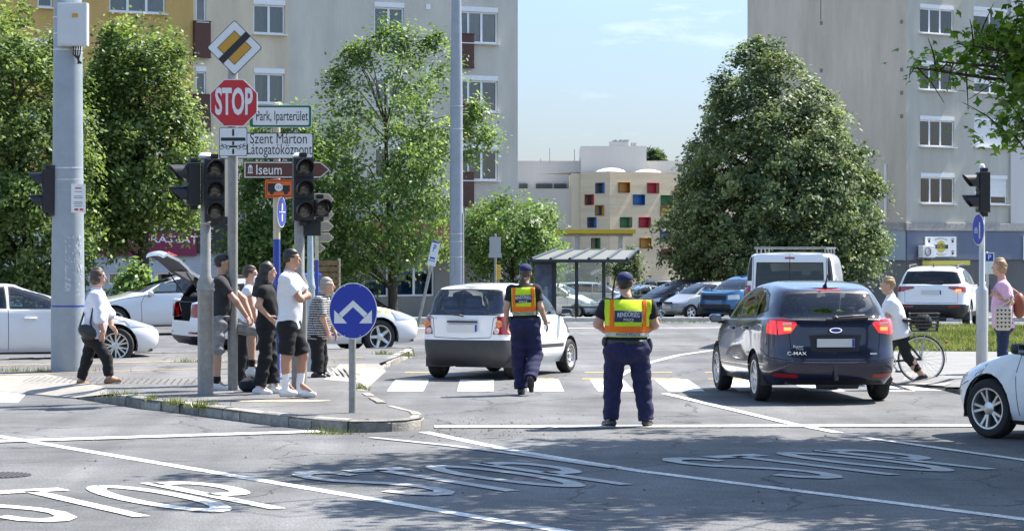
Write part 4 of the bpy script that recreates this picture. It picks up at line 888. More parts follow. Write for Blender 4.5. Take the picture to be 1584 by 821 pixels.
# bus shelter
d = 88; zb_ = zg(d); p = (X_(905, d), d, zb_); s_ = F / d; f = lambda py: Z_(py, d) - zb_; gx_ = lambda px: (px - 905) / s_
t = thing('bus_shelter', 'glass bus shelter with slanted translucent roof panels and dark posts behind the police officers', 'shelter', p)
M_SHEL = mat('shelter_frame', (.04, .05, .055), .4, .3)
z1_, z0_ = f(389), f(403)
q = MB(); wd = gx_(986) - gx_(822)
q.add([(gx_(822), -.9, z0_), (gx_(968), -.9, z0_), (gx_(988), 1.1, z1_), (gx_(862), 1.1, z1_), (gx_(822), -.9, z0_ + .05), (gx_(968), -.9, z0_ + .05), (gx_(988), 1.1, z1_ + .05), (gx_(862), 1.1, z1_ + .05)], [(0, 1, 2, 3), (4, 5, 6, 7), (0, 1, 5, 4), (1, 2, 6, 5), (2, 3, 7, 6), (3, 0, 4, 7)])
rf = q.build('roof', mat('translucent_roof', (.13, .14, .125), .7), t)
q = MB()
for k in range(6):
    e = k / 5; xa, xb = gx_(822) + e * (gx_(968) - gx_(822)), gx_(862) + e * (gx_(988) - gx_(862)); q.tube([(xa, -.95, z0_ + .06), (xb, 1.15, z1_ + .07)], .055, 8)
q.tube([(gx_(818), -.92, z0_), (gx_(972), -.92, z0_)], .06, 8); q.tube([(gx_(858), 1.12, z1_), (gx_(992), 1.12, z1_)], .05, 8); q.build('roof_rib', M_SHEL, rf)
for px, w_ in ((857, .16), (892, .12), (934, .12)):
    q = MB(); q.box((gx_(px), .1, z0_ / 2), (w_, .1, z0_)); q.build('shelter_post', M_SHEL, t)
for a_, b_ in ((859, 891), (893, 933)):
    q = MB(); q.box(((gx_(a_) + gx_(b_)) / 2, .12, f(440)), (gx_(b_) - gx_(a_) - .1, .012, f(406) - f(474))); q.build('glass_panel', glass_mat('shelter_glass', (.86, .9, .88)), t)
    q = MB()
    for k in range(5): q.box(((gx_(a_) + gx_(b_)) / 2 + .2, .11, f(415 + k * 6)), (.05, .004, .03))
    q.build('glass_dots', M_WHITE, t)
q = MB(); q.box((gx_(905), -.25, .45), (gx_(934) - gx_(862), .35, .05)); q.build('bench', M_SHEL, t)
q = MB(); q.box((gx_(840), .0, f(444)), (gx_(853) - gx_(827), .12, f(405) - f(484))); o = q.build('poster_case', M_SHEL, t)
q = MB(); q.box((gx_(840), -.065, f(444)), (.58, .006, f(409) - f(480))); q.build('poster', mat('navy_poster', (.045, .06, .15), .4, var=.4, vs=2.5, var2=(.14, .17, .25)), o)
q = MB()
for dx, hz in ((-.12, .42), (.1, .5), (-.02, .38)): q.box((gx_(840) + dx, -.07, f(470) + hz / 2), (.13, .004, hz)); q.add([(gx_(840) + dx + a_, -.072, f(470) + hz + .05 + b_) for a_, b_ in circle(0, 0, .055, 12)], [tuple(range(12))])
q.build('poster_figures', mat('poster_grey', (.3, .32, .36), .5), o)
# ------------------------------------------------------------------ cars
def car_paint(name, col, metal=.0, rough=.35):
    if name in MATS: return MATS[name]
    m = mat(name, col, rough, metal, coat=1.0); n = m.node_tree.nodes; l = m.node_tree.links; b = n['Principled BSDF']
    b.inputs['Coat Roughness'].default_value = .03
    # dust: faint lightening and roughness variation
    t = n.new('ShaderNodeTexCoord'); q = n.new('ShaderNodeTexNoise'); q.inputs['Scale'].default_value = 2.5; q.inputs['Detail'].default_value = 6; l.new(t.outputs['Object'], q.inputs[0])
    r = n.new('ShaderNodeMapRange'); r.inputs[3].default_value = rough - .08; r.inputs[4].default_value = rough + .12; l.new(q.outputs[0], r.inputs[0]); l.new(r.outputs[0], b.inputs['Roughness'])
    g = n.new('ShaderNodeNewGeometry'); k = n.new('ShaderNodeMixRGB'); k.inputs[1].default_value = (*col, 1); k.inputs[2].default_value = (.03, .03, .032, 1)
    l.new(g.outputs['Backfacing'], k.inputs[0]); l.new(k.outputs[0], b.inputs['Base Color']); return m
M_CGL = glass_mat('car_glass', (.82, .87, .87), .8); M_CGLD = glass_mat('tinted_car_glass', (.14, .16, .17), .55)
M_TYRE = mat('tyre_rubber', (.022, .022, .022), .85, bump=.1, bs=30); M_ALLOY = mat('alloy', (.6, .6, .6), .3, .85); M_STEELW = mat('steel_wheel', (.5, .5, .5), .4, .6)
M_TRIM = mat('black_trim', (.014, .014, .016), .5); M_SEAM = mat('panel_gap', (.008, .008, .008), .8); M_SEAT = mat('seat_fabric', (.06, .065, .08), .95)
M_RED = mat('red_lamp', (.3, .004, .007), .15, coat=1); M_REDLIT = mat('lit_red_lamp', (.5, .01, .012), .2, coat=1, emit=(1, .02, .015), es=.32); M_AMBLIT = mat('lit_amber_lamp', (.8, .3, .05), .2, coat=1, emit=(1, .2, .05), es=1.1)
M_CLEAR = mat('clear_lamp', (.55, .55, .56), .08, .5, coat=1); M_REV = mat('pale_lamp', (.62, .5, .48), .15, coat=1); M_PLATE = mat('number_plate', (.6, .6, .6), .4); M_CHROME = mat('chrome', (.75, .75, .76), .12, 1.)
M_PINK = mat('amber_lamp', (.65, .2, .05), .2, coat=1)

def theta_list(n):
    t = np.linspace(0, math.pi, 2001); e = 2 / 5.0
    x = -2.1 * np.sign(np.cos(t)) * np.abs(np.cos(t)) ** e; y = .9 * np.abs(np.sin(t)) ** e
    s = np.concatenate([[0], np.cumsum(np.hypot(np.diff(x), np.diff(y)))]); return np.interp(np.linspace(0, s[-1], n), s, t)
def car_surface(p, nth=70, sub=5):
    L, W, H, zb = p['L'], p['W'], p['H'], p.get('zb', .2); h = L / 2
    zbr, zbf = p['belt']; xc, zc = p['cowl']; rg = p['rg']; xr, xf = p['roof']; Wr = p['Wr']; zrr = p.get('zrr', H - .1); hz = p['hz']; tb = p.get('tail', (0, 0, .03, .06)); wf = p.get('wf', (0, 0, .04, .2))
    nr, nf = p.get('nr', 7), p.get('nf', 4.5)
    rows = [  # xr, xf, w, z points
        (-h + .12 + tb[0], h - .14 - wf[0], W - .09, [(-h, zb + .02), (h, zb - .01)]),
        (-h + .01 + tb[0], h - .02 - wf[0], W - .025, [(-h, zb + .14), (h, zb + .12)]),
        (-h + tb[1], h - wf[1], W, [(-h, .53), (h, .5)]),
        (-h + tb[2], h - wf[2], W - .005, [(-h, .76), (0, .7), (h, min(.68, hz - .08))]),
        (-h + tb[3], h - wf[3], W - .035, [(-h, zbr), (xc - .3, zbf), (h - wf[3] - .35, hz + .1), (h - wf[3], hz)]),
        (rg, xc, W - .07, [(rg, zbr + .03), (xc - .5, zbf + .03), (xc, zc)]),
        (.5 * rg + .5 * xr - p.get('rbulge', .03), .52 * xc + .48 * xf, .48 * (W - .07) + .52 * Wr + .03, [(rg, (zbr + zrr) / 2), ((xr + xf) / 2, (zbr + H) / 2 - .01), (xc, (zc + H) / 2 - .03)]),
        (xr, xf, Wr, [(xr, zrr - .02), (xr + .5, zrr * .3 + (H - .06) * .7), ((xr + xf) / 2, H - .06), (xf, H - .11)]),
        (xr + .1, xf - .14, Wr * .72, [(xr, zrr), (xr + .6, H * .75 + zrr * .25 - .01), ((xr + xf) / 2 + .1, H - .012), (xf, H - .065)]),
        (xr + .06, xf - .1, .01, [(xr, zrr + .012), (xr + .6, H * .75 + zrr * .25 + .005), ((xr + xf) / 2 + .1, H), (xf, H - .05)])]
    th = theta_list(nth); G_ = []
    for i, (a, b, w_, zp) in enumerate(rows):
        xm, ha = (a + b) / 2, (b - a) / 2; n_ = np.where(np.cos(th) > 0, nr if i < 5 else p.get('nrc', 7), nf if i < 5 else p.get('nfc', 4.5))
        x = xm - ha * np.sign(np.cos(th)) * np.abs(np.cos(th)) ** (2 / n_); y = w_ * np.abs(np.sin(th)) ** (2 / n_)
        zx, zv = zip(*sorted(zp)); xs = np.linspace(-h - .1, h + .1, 200); zs = np.interp(xs, zx, zv)
        k = np.ones(13) / 13; zs = np.convolve(np.pad(zs, 6, 'edge'), k, 'valid') if len(zp) > 2 else zs
        G_.append(np.stack([x, y, np.interp(x, xs, zs)], 1))
    G_ = np.array(G_); out = [G_[0]]                      # centripetal Catmull-Rom between rows
    Pp = np.concatenate([2 * G_[:1] - G_[1:2], G_, 2 * G_[-1:] - G_[-2:-1]])
    for i in range(1, len(Pp) - 2):
        p0, p1, p2, p3 = Pp[i - 1], Pp[i], Pp[i + 1], Pp[i + 2]
        dd = lambda a, b: np.maximum(np.linalg.norm(b - a, axis=1, keepdims=True), 1e-4) ** .5
        t0 = 0; t1 = t0 + dd(p0, p1); t2 = t1 + dd(p1, p2); t3 = t2 + dd(p2, p3)
        for s in range(1, sub + 1):
            t = t1 + (t2 - t1) * s / sub
            A1 = (t1 - t) / (t1 - t0) * p0 + (t - t0) / (t1 - t0) * p1; A2 = (t2 - t) / (t2 - t1) * p1 + (t - t1) / (t2 - t1) * p2; A3 = (t3 - t) / (t3 - t2) * p2 + (t - t2) / (t3 - t2) * p3
            B1 = (t2 - t) / (t2 - t0) * A1 + (t - t0) / (t2 - t0) * A2; B2 = (t3 - t) / (t3 - t1) * A2 + (t - t1) / (t3 - t1) * A3
            out.append((t2 - t) / (t2 - t1) * B1 + (t - t1) / (t2 - t1) * B2)
    S = np.array(out); S[:, 0, 1] = 0; S[:, -1, 1] = 0; S[-1, :, 1] = 0; S[:, :, 1] = np.maximum(S[:, :, 1], 0)
    bm = bmesh.new(); nr_, nc = S.shape[:2]; vs = [[bm.verts.new(S[i, j]) for j in range(nc)] for i in range(nr_)]
    for i in range(nr_ - 1):
        for j in range(nc - 1): bm.faces.new((vs[i][j], vs[i][j + 1], vs[i + 1][j + 1], vs[i + 1][j]))
    bmesh.ops.remove_doubles(bm, verts=bm.verts[:], dist=.0008)
    bmesh.ops.dissolve_degenerate(bm, dist=.0005, edges=bm.edges[:])
    bm.normal_update()
    if sum(f.normal.y * f.calc_area() for f in bm.faces) < 0: bmesh.ops.reverse_faces(bm, faces=bm.faces[:])
    bm.normal_update(); return bm
def pip(x, y, P):
    c = False; n = len(P)
    for i in range(n):
        (x0, y0), (x1, y1) = P[i], P[(i + 1) % n]
        if (y0 > y) != (y1 > y) and x < (x1 - x0) * (y - y0) / (y1 - y0) + x0: c = not c
    return c
AX = {'side': ((0, 2), 1, lambda n: n.y > .3), 'rear': ((1, 2), 0, lambda n: n.x < -.3), 'front': ((1, 2), 0, lambda n: n.x > .2), 'top': ((0, 1), 2, lambda n: n.z > .3)}
def region(bm, view, poly, zmin=None, any_n=False):
    (ia, ib), ax, sel = AX[view]
    xs = [q[0] for q in poly]; ys = [q[1] for q in poly]; x0, x1, y0, y1 = min(xs), max(xs), min(ys), max(ys)
    fs = []
    for f in bm.faces:
        if not any_n and not sel(f.normal): continue
        if view in ('rear', 'front') and (f.calc_center_median().x > 0) == (view == 'rear'): continue
        a = [v.co[ia] for v in f.verts]; b = [v.co[ib] for v in f.verts]
        if max(a) < x0 or min(a) > x1 or max(b) < y0 or min(b) > y1: continue
        fs.append(f)
    n = len(poly)
    for i in range(n):
        p, q = poly[i], poly[(i + 1) % n]; dx, dy = q[0] - p[0], q[1] - p[1]
        if abs(dx) + abs(dy) < 1e-6: continue
        co = [0, 0, 0]; co[ia], co[ib] = p; no = [0, 0, 0]; no[ia], no[ib] = -dy, dx
        fs = [f for f in fs if f.is_valid]; ge = set(fs)
        for f in fs: ge.update(f.verts); ge.update(f.edges)
        r = bmesh.ops.bisect_plane(bm, geom=list(ge), dist=.0004, plane_co=co, plane_no=no)
        fs = [g for g in r['geom'] if isinstance(g, bmesh.types.BMFace)]
    return [f for f in fs if f.is_valid and pip(*(lambda c: (c[ia], c[ib]))(f.calc_center_median()), poly)]
def take(bm, faces, push=0.):
    o = bmesh.new(); mp_ = {}
    for f in faces:
        vs = []
        for v in f.verts:
            if v not in mp_: mp_[v] = o.verts.new(v.co + (v.normal * push if push else Vector()))
            vs.append(mp_[v])
        try: o.faces.new(vs)
        except ValueError: pass
    bmesh.ops.delete(bm, geom=faces, context='FACES'); return o
def emit_bm(bm, name, mats, parent, sides='both', smooth=32):
    """sides: both (one mesh, mirrored and merged), pair (two meshes), 1 / -1"""
    out = []
    def mk(b_):
        me = bpy.data.meshes.new(name); b_.to_mesh(me)
        for m in (mats if isinstance(mats, (list, tuple)) else [mats]): me.materials.append(m)
        me.polygons.foreach_set('use_smooth', [True] * len(me.polygons)); me.set_sharp_from_angle(angle=R(smooth)); o = link(name, me, parent); out.append(o)
    def mirror(b_):
        for v in b_.verts: v.co.y = -v.co.y
        bmesh.ops.reverse_faces(b_, faces=b_.faces[:])
    if sides in (1, 'pair'): mk(bm)
    if sides in (-1, 'pair'): c = bm.copy(); mirror(c); mk(c); c.free()
    if sides == 'both':
        me = bpy.data.meshes.new('tmp'); c = bm.copy(); mirror(c); c.to_mesh(me); c.free(); b2 = bm.copy(); b2.from_mesh(me); bpy.data.meshes.remove(me)
        bmesh.ops.remove_doubles(b2, verts=[v for v in b2.verts if abs(v.co.y) < .0008], dist=.001); mk(b2); b2.free()
    return out
def seam(pts, w_=.009): return [list(q) for q in stroke(pts, w_)]
def grow(poly, d):
    n = len(poly); A = sum(poly[i][0] * poly[(i + 1) % n][1] - poly[(i + 1) % n][0] * poly[i][1] for i in range(n)); s = 1 if A > 0 else -1; out = []
    for i in range(n):
        a, b, c = Vector(poly[i - 1]), Vector(poly[i]), Vector(poly[(i + 1) % n]); t1, t2 = (b - a).normalized(), (c - b).normalized(); n1, n2 = Vector((t1.y, -t1.x)) * s, Vector((t2.y, -t2.x)) * s
        m = (n1 + n2); m = m / max(.35, m.dot(n1)) if m.length > 1e-6 else n1; out.append(tuple(b + m * d))
    return out
def wheel(par, x, y, r, style, n, steer=0., rimr=None, wd=.2):
    """outer face towards +y if y>0"""
    sgn = 1 if y > 0 else -1; rr = rimr or r * .68
    T = Matrix.Translation((x, y, r)) @ Matrix.Rotation(steer, 4, 'Z') @ (Matrix.Rotation(R(180), 4, 'Z') if sgn < 0 else Matrix()) @ Matrix.Rotation(R(-90), 4, 'X')
    h = wd / 2; q = MB(); q.lathe([(rr - .01, -h), (rr + .02, -h), (r - .03, -h + .005), (r - .004, -h + .035), (r, -h + .06), (r, h - .06), (r - .004, h - .035), (r - .03, h - .005), (rr + .02, h), (rr - .004, h - .012), (rr - .015, h - .04), (rr - .01, -h)], 36, T=T)
    t = q.build('wheel', M_TYRE, par, smooth=40)
    q = MB(); q.lathe([(rr, h - .012), (rr + .004, h - .006), (rr - .014, h - .008), (rr - .03, h - .06), (rr - .03, -h + .02)], 36, 0, T); q.lathe([(rr - .03, h - .11), (.02, h - .11), (0, h - .11)], 28, 1, T); q.lathe([(0, -h + .03), (rr + .02, -h + .01)], 28, 1, T)
    hub = .075
    if style == 'steel':
        q.lathe([(rr - .02, h - .03), (rr - .05, h - .055), (rr * .72, h - .06), (rr * .62, h - .03), (rr * .4, h - .035), (rr * .34, h - .05), (.06, h - .05), (.05, h - .02), (0, h - .015)], 32, 0, T)
        for k in range(8):
            a = 2 * math.pi * k / 8; q.lathe([(.026, 0), (0, .001)], 10, 1, T @ Matrix.Translation((rr * .53 * math.cos(a), rr * .53 * math.sin(a), h - .029)))
    else:
        q.lathe([(.07, h - .06), (.07, h - .03), (.045, h - .02), (0, h - .018)], 20, 0, T)
        for k in range(n):
            a0 = 2 * math.pi * k / n
            pairs = (-.11, .11) if style == 'twin' else (-.2, .2) if style == 'vee' else (0,)
            for da in pairs:
                a1 = a0 + (da * .4 if style == 'vee' else da * 1.4); a2 = a0 + da; w1, w2 = (.032, .02) if len(pairs) == 1 else (.02, .016)
                if style == 'five': w1, w2 = .042, .034
                d1, d2 = Vector((math.cos(a1), math.sin(a1), 0)), Vector((math.cos(a2), math.sin(a2), 0)); p1, p2 = d1 * .06, d2 * (rr - .012); nrm = Vector((-(p2 - p1).y, (p2 - p1).x, 0)).normalized()
                vs = []
                for p_, w_, zz in ((p1, w1, h - .03), ((p1 + p2) / 2, (w1 + w2) / 2, h - .026), (p2, w2, h - .018)):
                    vs += [p_ + nrm * w_ + Vector((0, 0, zz - .035)), p_ + nrm * w_ * .75 + Vector((0, 0, zz)), p_ - nrm * w_ * .75 + Vector((0, 0, zz)), p_ - nrm * w_ + Vector((0, 0, zz - .035))]
                q.add(vs, [(i * 4 + j, i * 4 + j + 1, i * 4 + 5 + j, i * 4 + 4 + j) for i in range(2) for j in range(3)], 0, T)
    q.build('rim', [M_STEELW if style == 'steel' else M_ALLOY, M_DARK], t, smooth=35); return t
def build_car(name, label, p, x, y, psi, z=0., cat='car', group=None, pitch=0):
    t = thing(name, label, cat, (x, y, z), psi, group); t.rotation_euler = (0, -pitch, psi)
    q_ = p.get('q', 1.); bm = car_surface(p, int(66 * q_), max(3, int(5 * q_))); P = p['paint']; body_m = [P, M_TRIM, M_SEAM] + p.get('extra', [])
    for f in bm.faces: f.material_index = 0
    r, wb, xo = p['r'], p['wb'], p.get('xo', 0.); W, L, H = p['W'], p['L'], p['H']; ra = r + p.get('arch', .055)
    xw = (xo + wb / 2, xo - wb / 2)
    for xx in xw:
        fs = region(bm, 'side', [(xx + (ra + .025) * math.cos(R(360 * k / 20)), r + (ra + .025) * math.sin(R(360 * k / 20))) for k in range(20)]) if p.get('lip', False) else []
        for f in fs: f.material_index = 1
        fs = region(bm, 'side', [(xx + ra * math.cos(R(360 * k / 20 + 9)), r + ra * math.sin(R(360 * k / 20 + 9))) for k in range(20)], any_n=True)
        fs = [f for f in fs if f.calc_center_median().y > W * .5]
        bmesh.ops.delete(bm, geom=fs, context='FACES')
    for view, poly, mi in p.get('colour', []):
        for f in region(bm, view, poly): f.material_index = mi
    for nm, view, poly, m, sides, push in p.get('cuts', []):
        if nm in ('windshield', 'rear_window', 'side_window'):
            for f in region(bm, view, grow(poly, .022)): f.material_index = p.get('winrim', 1)
        fs = region(bm, view, poly)
        if fs:
            part = take(bm, fs, push); emit_bm(part, nm, m, t, sides); part.free()
    for view, pts in p.get('seams', []):
        for quad in seam(pts, .011):
            for f in region(bm, view, quad):
                if f.material_index == 0 or f.material_index > 2: f.material_index = 2
    emit_bm(bm, 'body', body_m, t, 'both'); bm.free()
    q = MB(); zf = p.get('zb', .2) + .04
    q.box((0, 0, zf), (L - .35, 2 * W - .55, .04)); q.box((xo + wb / 2 + .0, 0, .32), (.16, 2 * W - .3, .1)); q.box((xo - wb / 2, 0, .3), (.14, 2 * W - .3, .09)); q.tube([(-L / 2 + .25, .2, .28), (-L / 2 + .25, -.35, .28)], .09, 10); q.build('underbody', M_DARK, t)
    for xx in xw:
        for sg in (1, -1):
            q = MB(); vs = []
            for k in range(15):
                a = R(-15 + 210 * k / 14); vs += [(xx + (ra + .004) * math.cos(a), sg * (W - .03), r + (ra + .004) * math.sin(a)), (xx + (ra + .004) * math.cos(a), sg * (W - .42), r + (ra + .004) * math.sin(a))]
            q.add(vs, [(2 * k, 2 * k + 2, 2 * k + 3, 2 * k + 1) for k in range(14)])
            q.add([(xx + (ra + .004) * math.cos(R(-15 + 15 * k)), sg * (W - .42), r + (ra + .004) * math.sin(R(-15 + 15 * k))) for k in range(15)], [tuple(range(15))]); q.build('wheel_arch', M_DARK, t)
    for i, xx in enumerate(xw):
        for sg in (1, -1): wheel(t, xx, sg * (W - .115), r, p.get('rim', 'five'), p.get('nspoke', 5), p.get('steer', 0) if i == 0 else 0)
    # interior: floor tray, seats with head rests, dashboard
    if p.get('interior', True):
        zs = p.get('zseat', .32); xs0 = p.get('seatx', (.1, -.85)); sm = p.get('seatm', M_SEAT)
        q = MB(); q.box((0, 0, zs - .03), (L * .62, 2 * W - .3, .03)); q.box((p['cowl'][0] - .45, 0, p['cowl'][1] - .16), (.4, 2 * W - .35, .22)); q.build('dashboard', M_DARK, t, bev=.03)
        for k, xx in enumerate(xs0):
            for sg in ((.36, -.36) if k == 0 else (.42, 0, -.42)):
                q = MB(); wd = .5 if k == 0 else .4; hb = p.get('hb', 1.0)
                q.box((xx, sg, zs + .16), (.5, wd, .16)); Tb = Matrix.Translation((xx - .27, sg, zs + .22)) @ Matrix.Rotation(R(-14), 4, 'Y'); q.box((0, 0, (hb - zs - .2) / 2), (.13, wd - .02, hb - zs - .2), 0, Tb)
                q.box((.01, 0, hb - zs - .1), (.1, .27 if k == 0 else .24, .19), 0, Tb); q.build('seat', sm, t, bev=.05, smooth=60)
    for sg in (1, -1):                                   # mirrors
        mxp, mz = p['mirror']; my = W + .02
        q = MB(); q.box((mxp, sg * (my + .06), mz), (.12, .18, .115)); mm = q.build('wing_mirror', p.get('mirm', P), t, bev=.045, smooth=60)
        q = MB(); q.box((mxp, sg * (my - .05), mz - .05), (.06, .14, .04)); q.build('mirror_arm', M_TRIM, mm)
        q = MB(); q.box((mxp - .061, sg * (my + .06), mz), (.006, .14, .08)); q.build('mirror_glass', mat('mirror_glass', (.25, .27, .29), .06, 1.), mm)
    if 'doors' in p:
        for xx, zz in p['doors']:
            for sg in (1, -1): q = MB(); q.tube([(xx - .1, sg * (W - .015), zz), (xx - .06, sg * (W + .022), zz + .004), (xx + .06, sg * (W + .022), zz + .006), (xx + .1, sg * (W - .015), zz + .004)], .016, 8); q.build('door_handle', p.get('handm', P), t, smooth=60)
    for pt in (p['plate'] if 'plate' in p else []):
        q = MB(); px_, pz_, dirn = pt; q.box((px_, 0, pz_), (.012, .5, .108)); o = q.build('number_plate', M_PLATE, t); q = MB(); q.box((px_ + dirn * .004, -dirn * -.232 * 1, pz_), (.012, .03, .1)); q.build('plate_band', M_SIGB, o)
    return t
mirror_x = lambda P: [(-a, b) for a, b in P]

# --- people carrier, dark blue, nearest
cm = dict(L=4.38, W=.914, H=1.6, zb=.23, belt=(1.1, 1.0), cowl=(1.5, 1.0), hz=.74, rg=-2.02, roof=(-1.72, .25), Wr=.62, zrr=1.49, tail=(.04, 0, .05, .1), wf=(0, 0, .06, .3), r=.325, wb=2.65, xo=.08, nr=6.5, nrc=5.5,
          paint=car_paint('navy_car_paint', (.008, .009, .035), .25, .3), rim='twin', nspoke=8, mirror=(.98, 1.04), doors=[(.22, .93), (-.72, .96)], zseat=.42, hb=1.18, seatx=(.15, -.75), plate=[(-2.172, .8, -1)])
side_f = [(.95, 1.06), (-.02, 1.09), (-.02, 1.47), (.22, 1.45), (.62, 1.26)]; side_r = [(-.1, 1.095), (-1.0, 1.12), (-1.0, 1.47), (-.1, 1.475)]; side_q = [(-1.08, 1.125), (-1.55, 1.22), (-1.36, 1.4), (-1.08, 1.462)]
rw = [(-.01, 1.1), (.62, 1.12), (.66, 1.16), (.565, 1.43), (-.01, 1.45)]
cm['cuts'] = [('side_window', 'side', side_f, M_CGL, 'pair', 0), ('side_window', 'side', side_r, M_CGL, 'pair', 0), ('side_window', 'side', side_q, M_CGLD, 'pair', 0), ('rear_window', 'rear', rw, M_CGL, 'both', 0),
    ('windshield', 'front', [(-.01, 1.06), (.68, 1.06), (.56, 1.44), (-.01, 1.47)], M_CGL, 'both', 0),
    ('brake_light', 'rear', [(-.01, 1.475), (.16, 1.473), (.16, 1.497), (-.01, 1.5)], M_REDLIT, 'both', .006),
    ('tail_light', 'rear', [(.54, 1.07), (.5, 1.04), (.58, .93), (.73, .905), (.735, 1.085)], M_REDLIT, 'pair', .012), ('tail_light', 'rear', [(.743, .905), (.95, .93), (.95, 1.11), (.745, 1.085)], M_REDLIT, 'pair', .012), ('tail_light', 'side', [(-1.72, 1.05), (-2.3, .91), (-2.3, 1.12), (-1.8, 1.1)], M_RED, 'pair', .012),
    ('reflector', 'rear', [(.5, .345), (.78, .36), (.8, .41), (.5, .395)], M_RED, 'pair', .006), ('headlight', 'front', [(.45, .62), (.88, .74), (.86, .9), (.5, .76)], M_CLEAR, 'pair', .008), ('headlight', 'side', [(1.75, .72), (2.2, .62), (2.2, .75), (1.7, .88)], M_CLEAR, 'pair', .008)]
cm['colour'] = [('rear', [(-.01, .2), (.78, .2), (.62, .31), (-.01, .31)], 1), ('side', [(-1.0, .2), (1.1, .2), (1.1, .27), (-1.0, .27)], 1), ('rear', [(-.01, .69), (.31, .69), (.35, .9), (-.01, .915)], 1)]
cm['seams'] = [('rear', [(.62, 1.07), (.6, .9), (.575, .6), (.54, .57), (0, .56)]), ('side', [(1.0, 1.02), (1.05, .8), (.98, .4), (.9, .33)]), ('side', [(-.06, 1.08), (-.06, .34)]), ('side', [(-1.1, 1.1), (-1.12, .85), (-.95, .6), (-.9, .34)]), ('side', [(-1.9, .62), (-1.62, .72)]), ('rear', [(.95, .63), (.6, .57)])]
t = build_car('parked_car', 'dark navy people carrier with lit brake lights, seen from behind right of the policeman', cm, 3.98, 35.85, R(96.3))
t.name = 'dark_blue_car'
q = MB()
for k in range(14):
    a = 2 * math.pi * k / 14; b = 2 * math.pi * (k + 1) / 14
    q.add([(-2.178, .085 * math.cos(a), .965 + .034 * math.sin(a)), (-2.178, .085 * math.cos(b), .965 + .034 * math.sin(b)), (-2.178, .07 * math.cos(b), .965 + .026 * math.sin(b)), (-2.178, .07 * math.cos(a), .965 + .026 * math.sin(a))], [(0, 1, 2, 3)])
q.add([(-2.176, .07 * math.cos(2 * math.pi * k / 14), .965 + .026 * math.sin(2 * math.pi * k / 14)) for k in range(14)], [tuple(range(14))], 1)
q.build('badge', [M_CHROME, M_SIGB], t)
TR_ = Matrix.Translation((-2.183, 0, 0)) @ Matrix.Rotation(R(-90), 4, 'Z')
q = MB(); text(q, 'C-MAX', (-.52, -.0, .665), .062, .004, 1.3, T=TR_); q.build('model_lettering', M_CHROME, t)
q = MB(); text(q, 'Raptor', (-.5, -.0, .755), .05, .003, 1., T=TR_); text(q, 'y Trend', (-.48, 0, .72), .03, .001, 1., T=TR_); q.box((.5, 0, .66), (.09, .003, .02), 0, TR_); q.build('sticker', M_SIGW, t)
q = MB(); q.tube([(-2.04, -.02, 1.125), (-2.075, -.04, 1.13), (-2.06, -.25, 1.145), (-2.03, -.42, 1.15)], .018, 8); q.tube([(-2.05, -.02, 1.125), (-2.1, -.02, 1.1)], .04, 8); q.tube([(-2.085, .1, 1.095), (-2.075, -.45, 1.12)], .022, 8); q.build('rear_wiper', M_BLACK, t)
q = MB(); q.tube([(-1.55, 0, 1.52), (-1.6, 0, 1.565), (-1.74, 0, 1.7)], [.035, .012, .006], 8); q.build('aerial', M_BLACK, t)
q = MB(); q.box((-2.17, 0, .42), (.05, .05, .2)); q.box((-2.2, 0, .34), (.09, .045, .06)); q.build('tow_bar', M_DARK, t, bev=.01)
for sg in (1, -1):
    q = MB(); q.box((-2.172, sg * .64, .985), (.03, .1, .05)); q.build('indicator', M_AMBLIT, t, bev=.01); q = MB(); q.box((-2.158, sg * .645, 1.045), (.03, .12, .035)); q.build('reversing_light', M_REV, t, bev=.01)

# --- small white hatchback
mz = dict(L=3.5, W=.748, H=1.485, zb=.2, belt=(1.0, .93), cowl=(1.12, .98), hz=.72, rg=-1.66, roof=(-1.42, .3), Wr=.56, zrr=1.415, tail=(.03, 0, .03, .06), wf=(0, 0, .05, .22), r=.275, wb=2.34, xo=.02, nr=8, nrc=8, nf=3.6,
          paint=car_paint('white_car_paint', (.8, .8, .79), 0, .35), rim='steel', mirror=(.72, 1.0), doors=[(.0, .84), (-.85, .86)], mirm=M_BLACK, handm=M_BLACK, zseat=.36, hb=1.08, seatx=(.05, -.8), plate=[(-1.745, .8, -1)], seatm=mat('blue_seat_fabric', (.06, .085, .19), .95))
mz['cuts'] = [('side_window', 'side', [(.86, .97), (-.12, .99), (-.12, 1.38), (.2, 1.38), (.4, 1.31)], M_CGL, 'pair', 0), ('side_window', 'side', [(-.2, .995), (-.95, 1.02), (-1.0, 1.36), (-.2, 1.38)], M_CGL, 'pair', 0), ('side_window', 'side', [(-1.04, 1.03), (-1.36, 1.06), (-1.27, 1.3), (-1.07, 1.34)], M_CGL, 'pair', 0),
    ('rear_window', 'rear', [(-.01, 1.02), (.6, 1.02), (.63, 1.06), (.535, 1.37), (-.01, 1.385)], M_CGL, 'both', 0), ('windshield', 'front', [(-.01, 1.02), (.58, 1.02), (.5, 1.37), (-.01, 1.39)], M_CGL, 'both', 0),
    ('tail_light', 'rear', [(.62, .98), (.51, .76), (.5, .71), (.735, .7), (.745, .95), (.7, .99)], M_RED, 'pair', .012), ('tail_light', 'side', [(-1.56, .98), (-1.8, .98), (-1.8, .7), (-1.64, .72)], M_RED, 'pair', .01), ('headlight', 'front', [(.38, .6), (.7, .66), (.7, .86), (.42, .76)], M_CLEAR, 'pair', .008), ('headlight', 'side', [(1.4, .68), (1.72, .6), (1.72, .82), (1.4, .84)], M_CLEAR, 'pair', .008)]
mz['extra'] = [mat('charcoal_bumper', (.035, .036, .04), .6, var=.15, vs=6)]
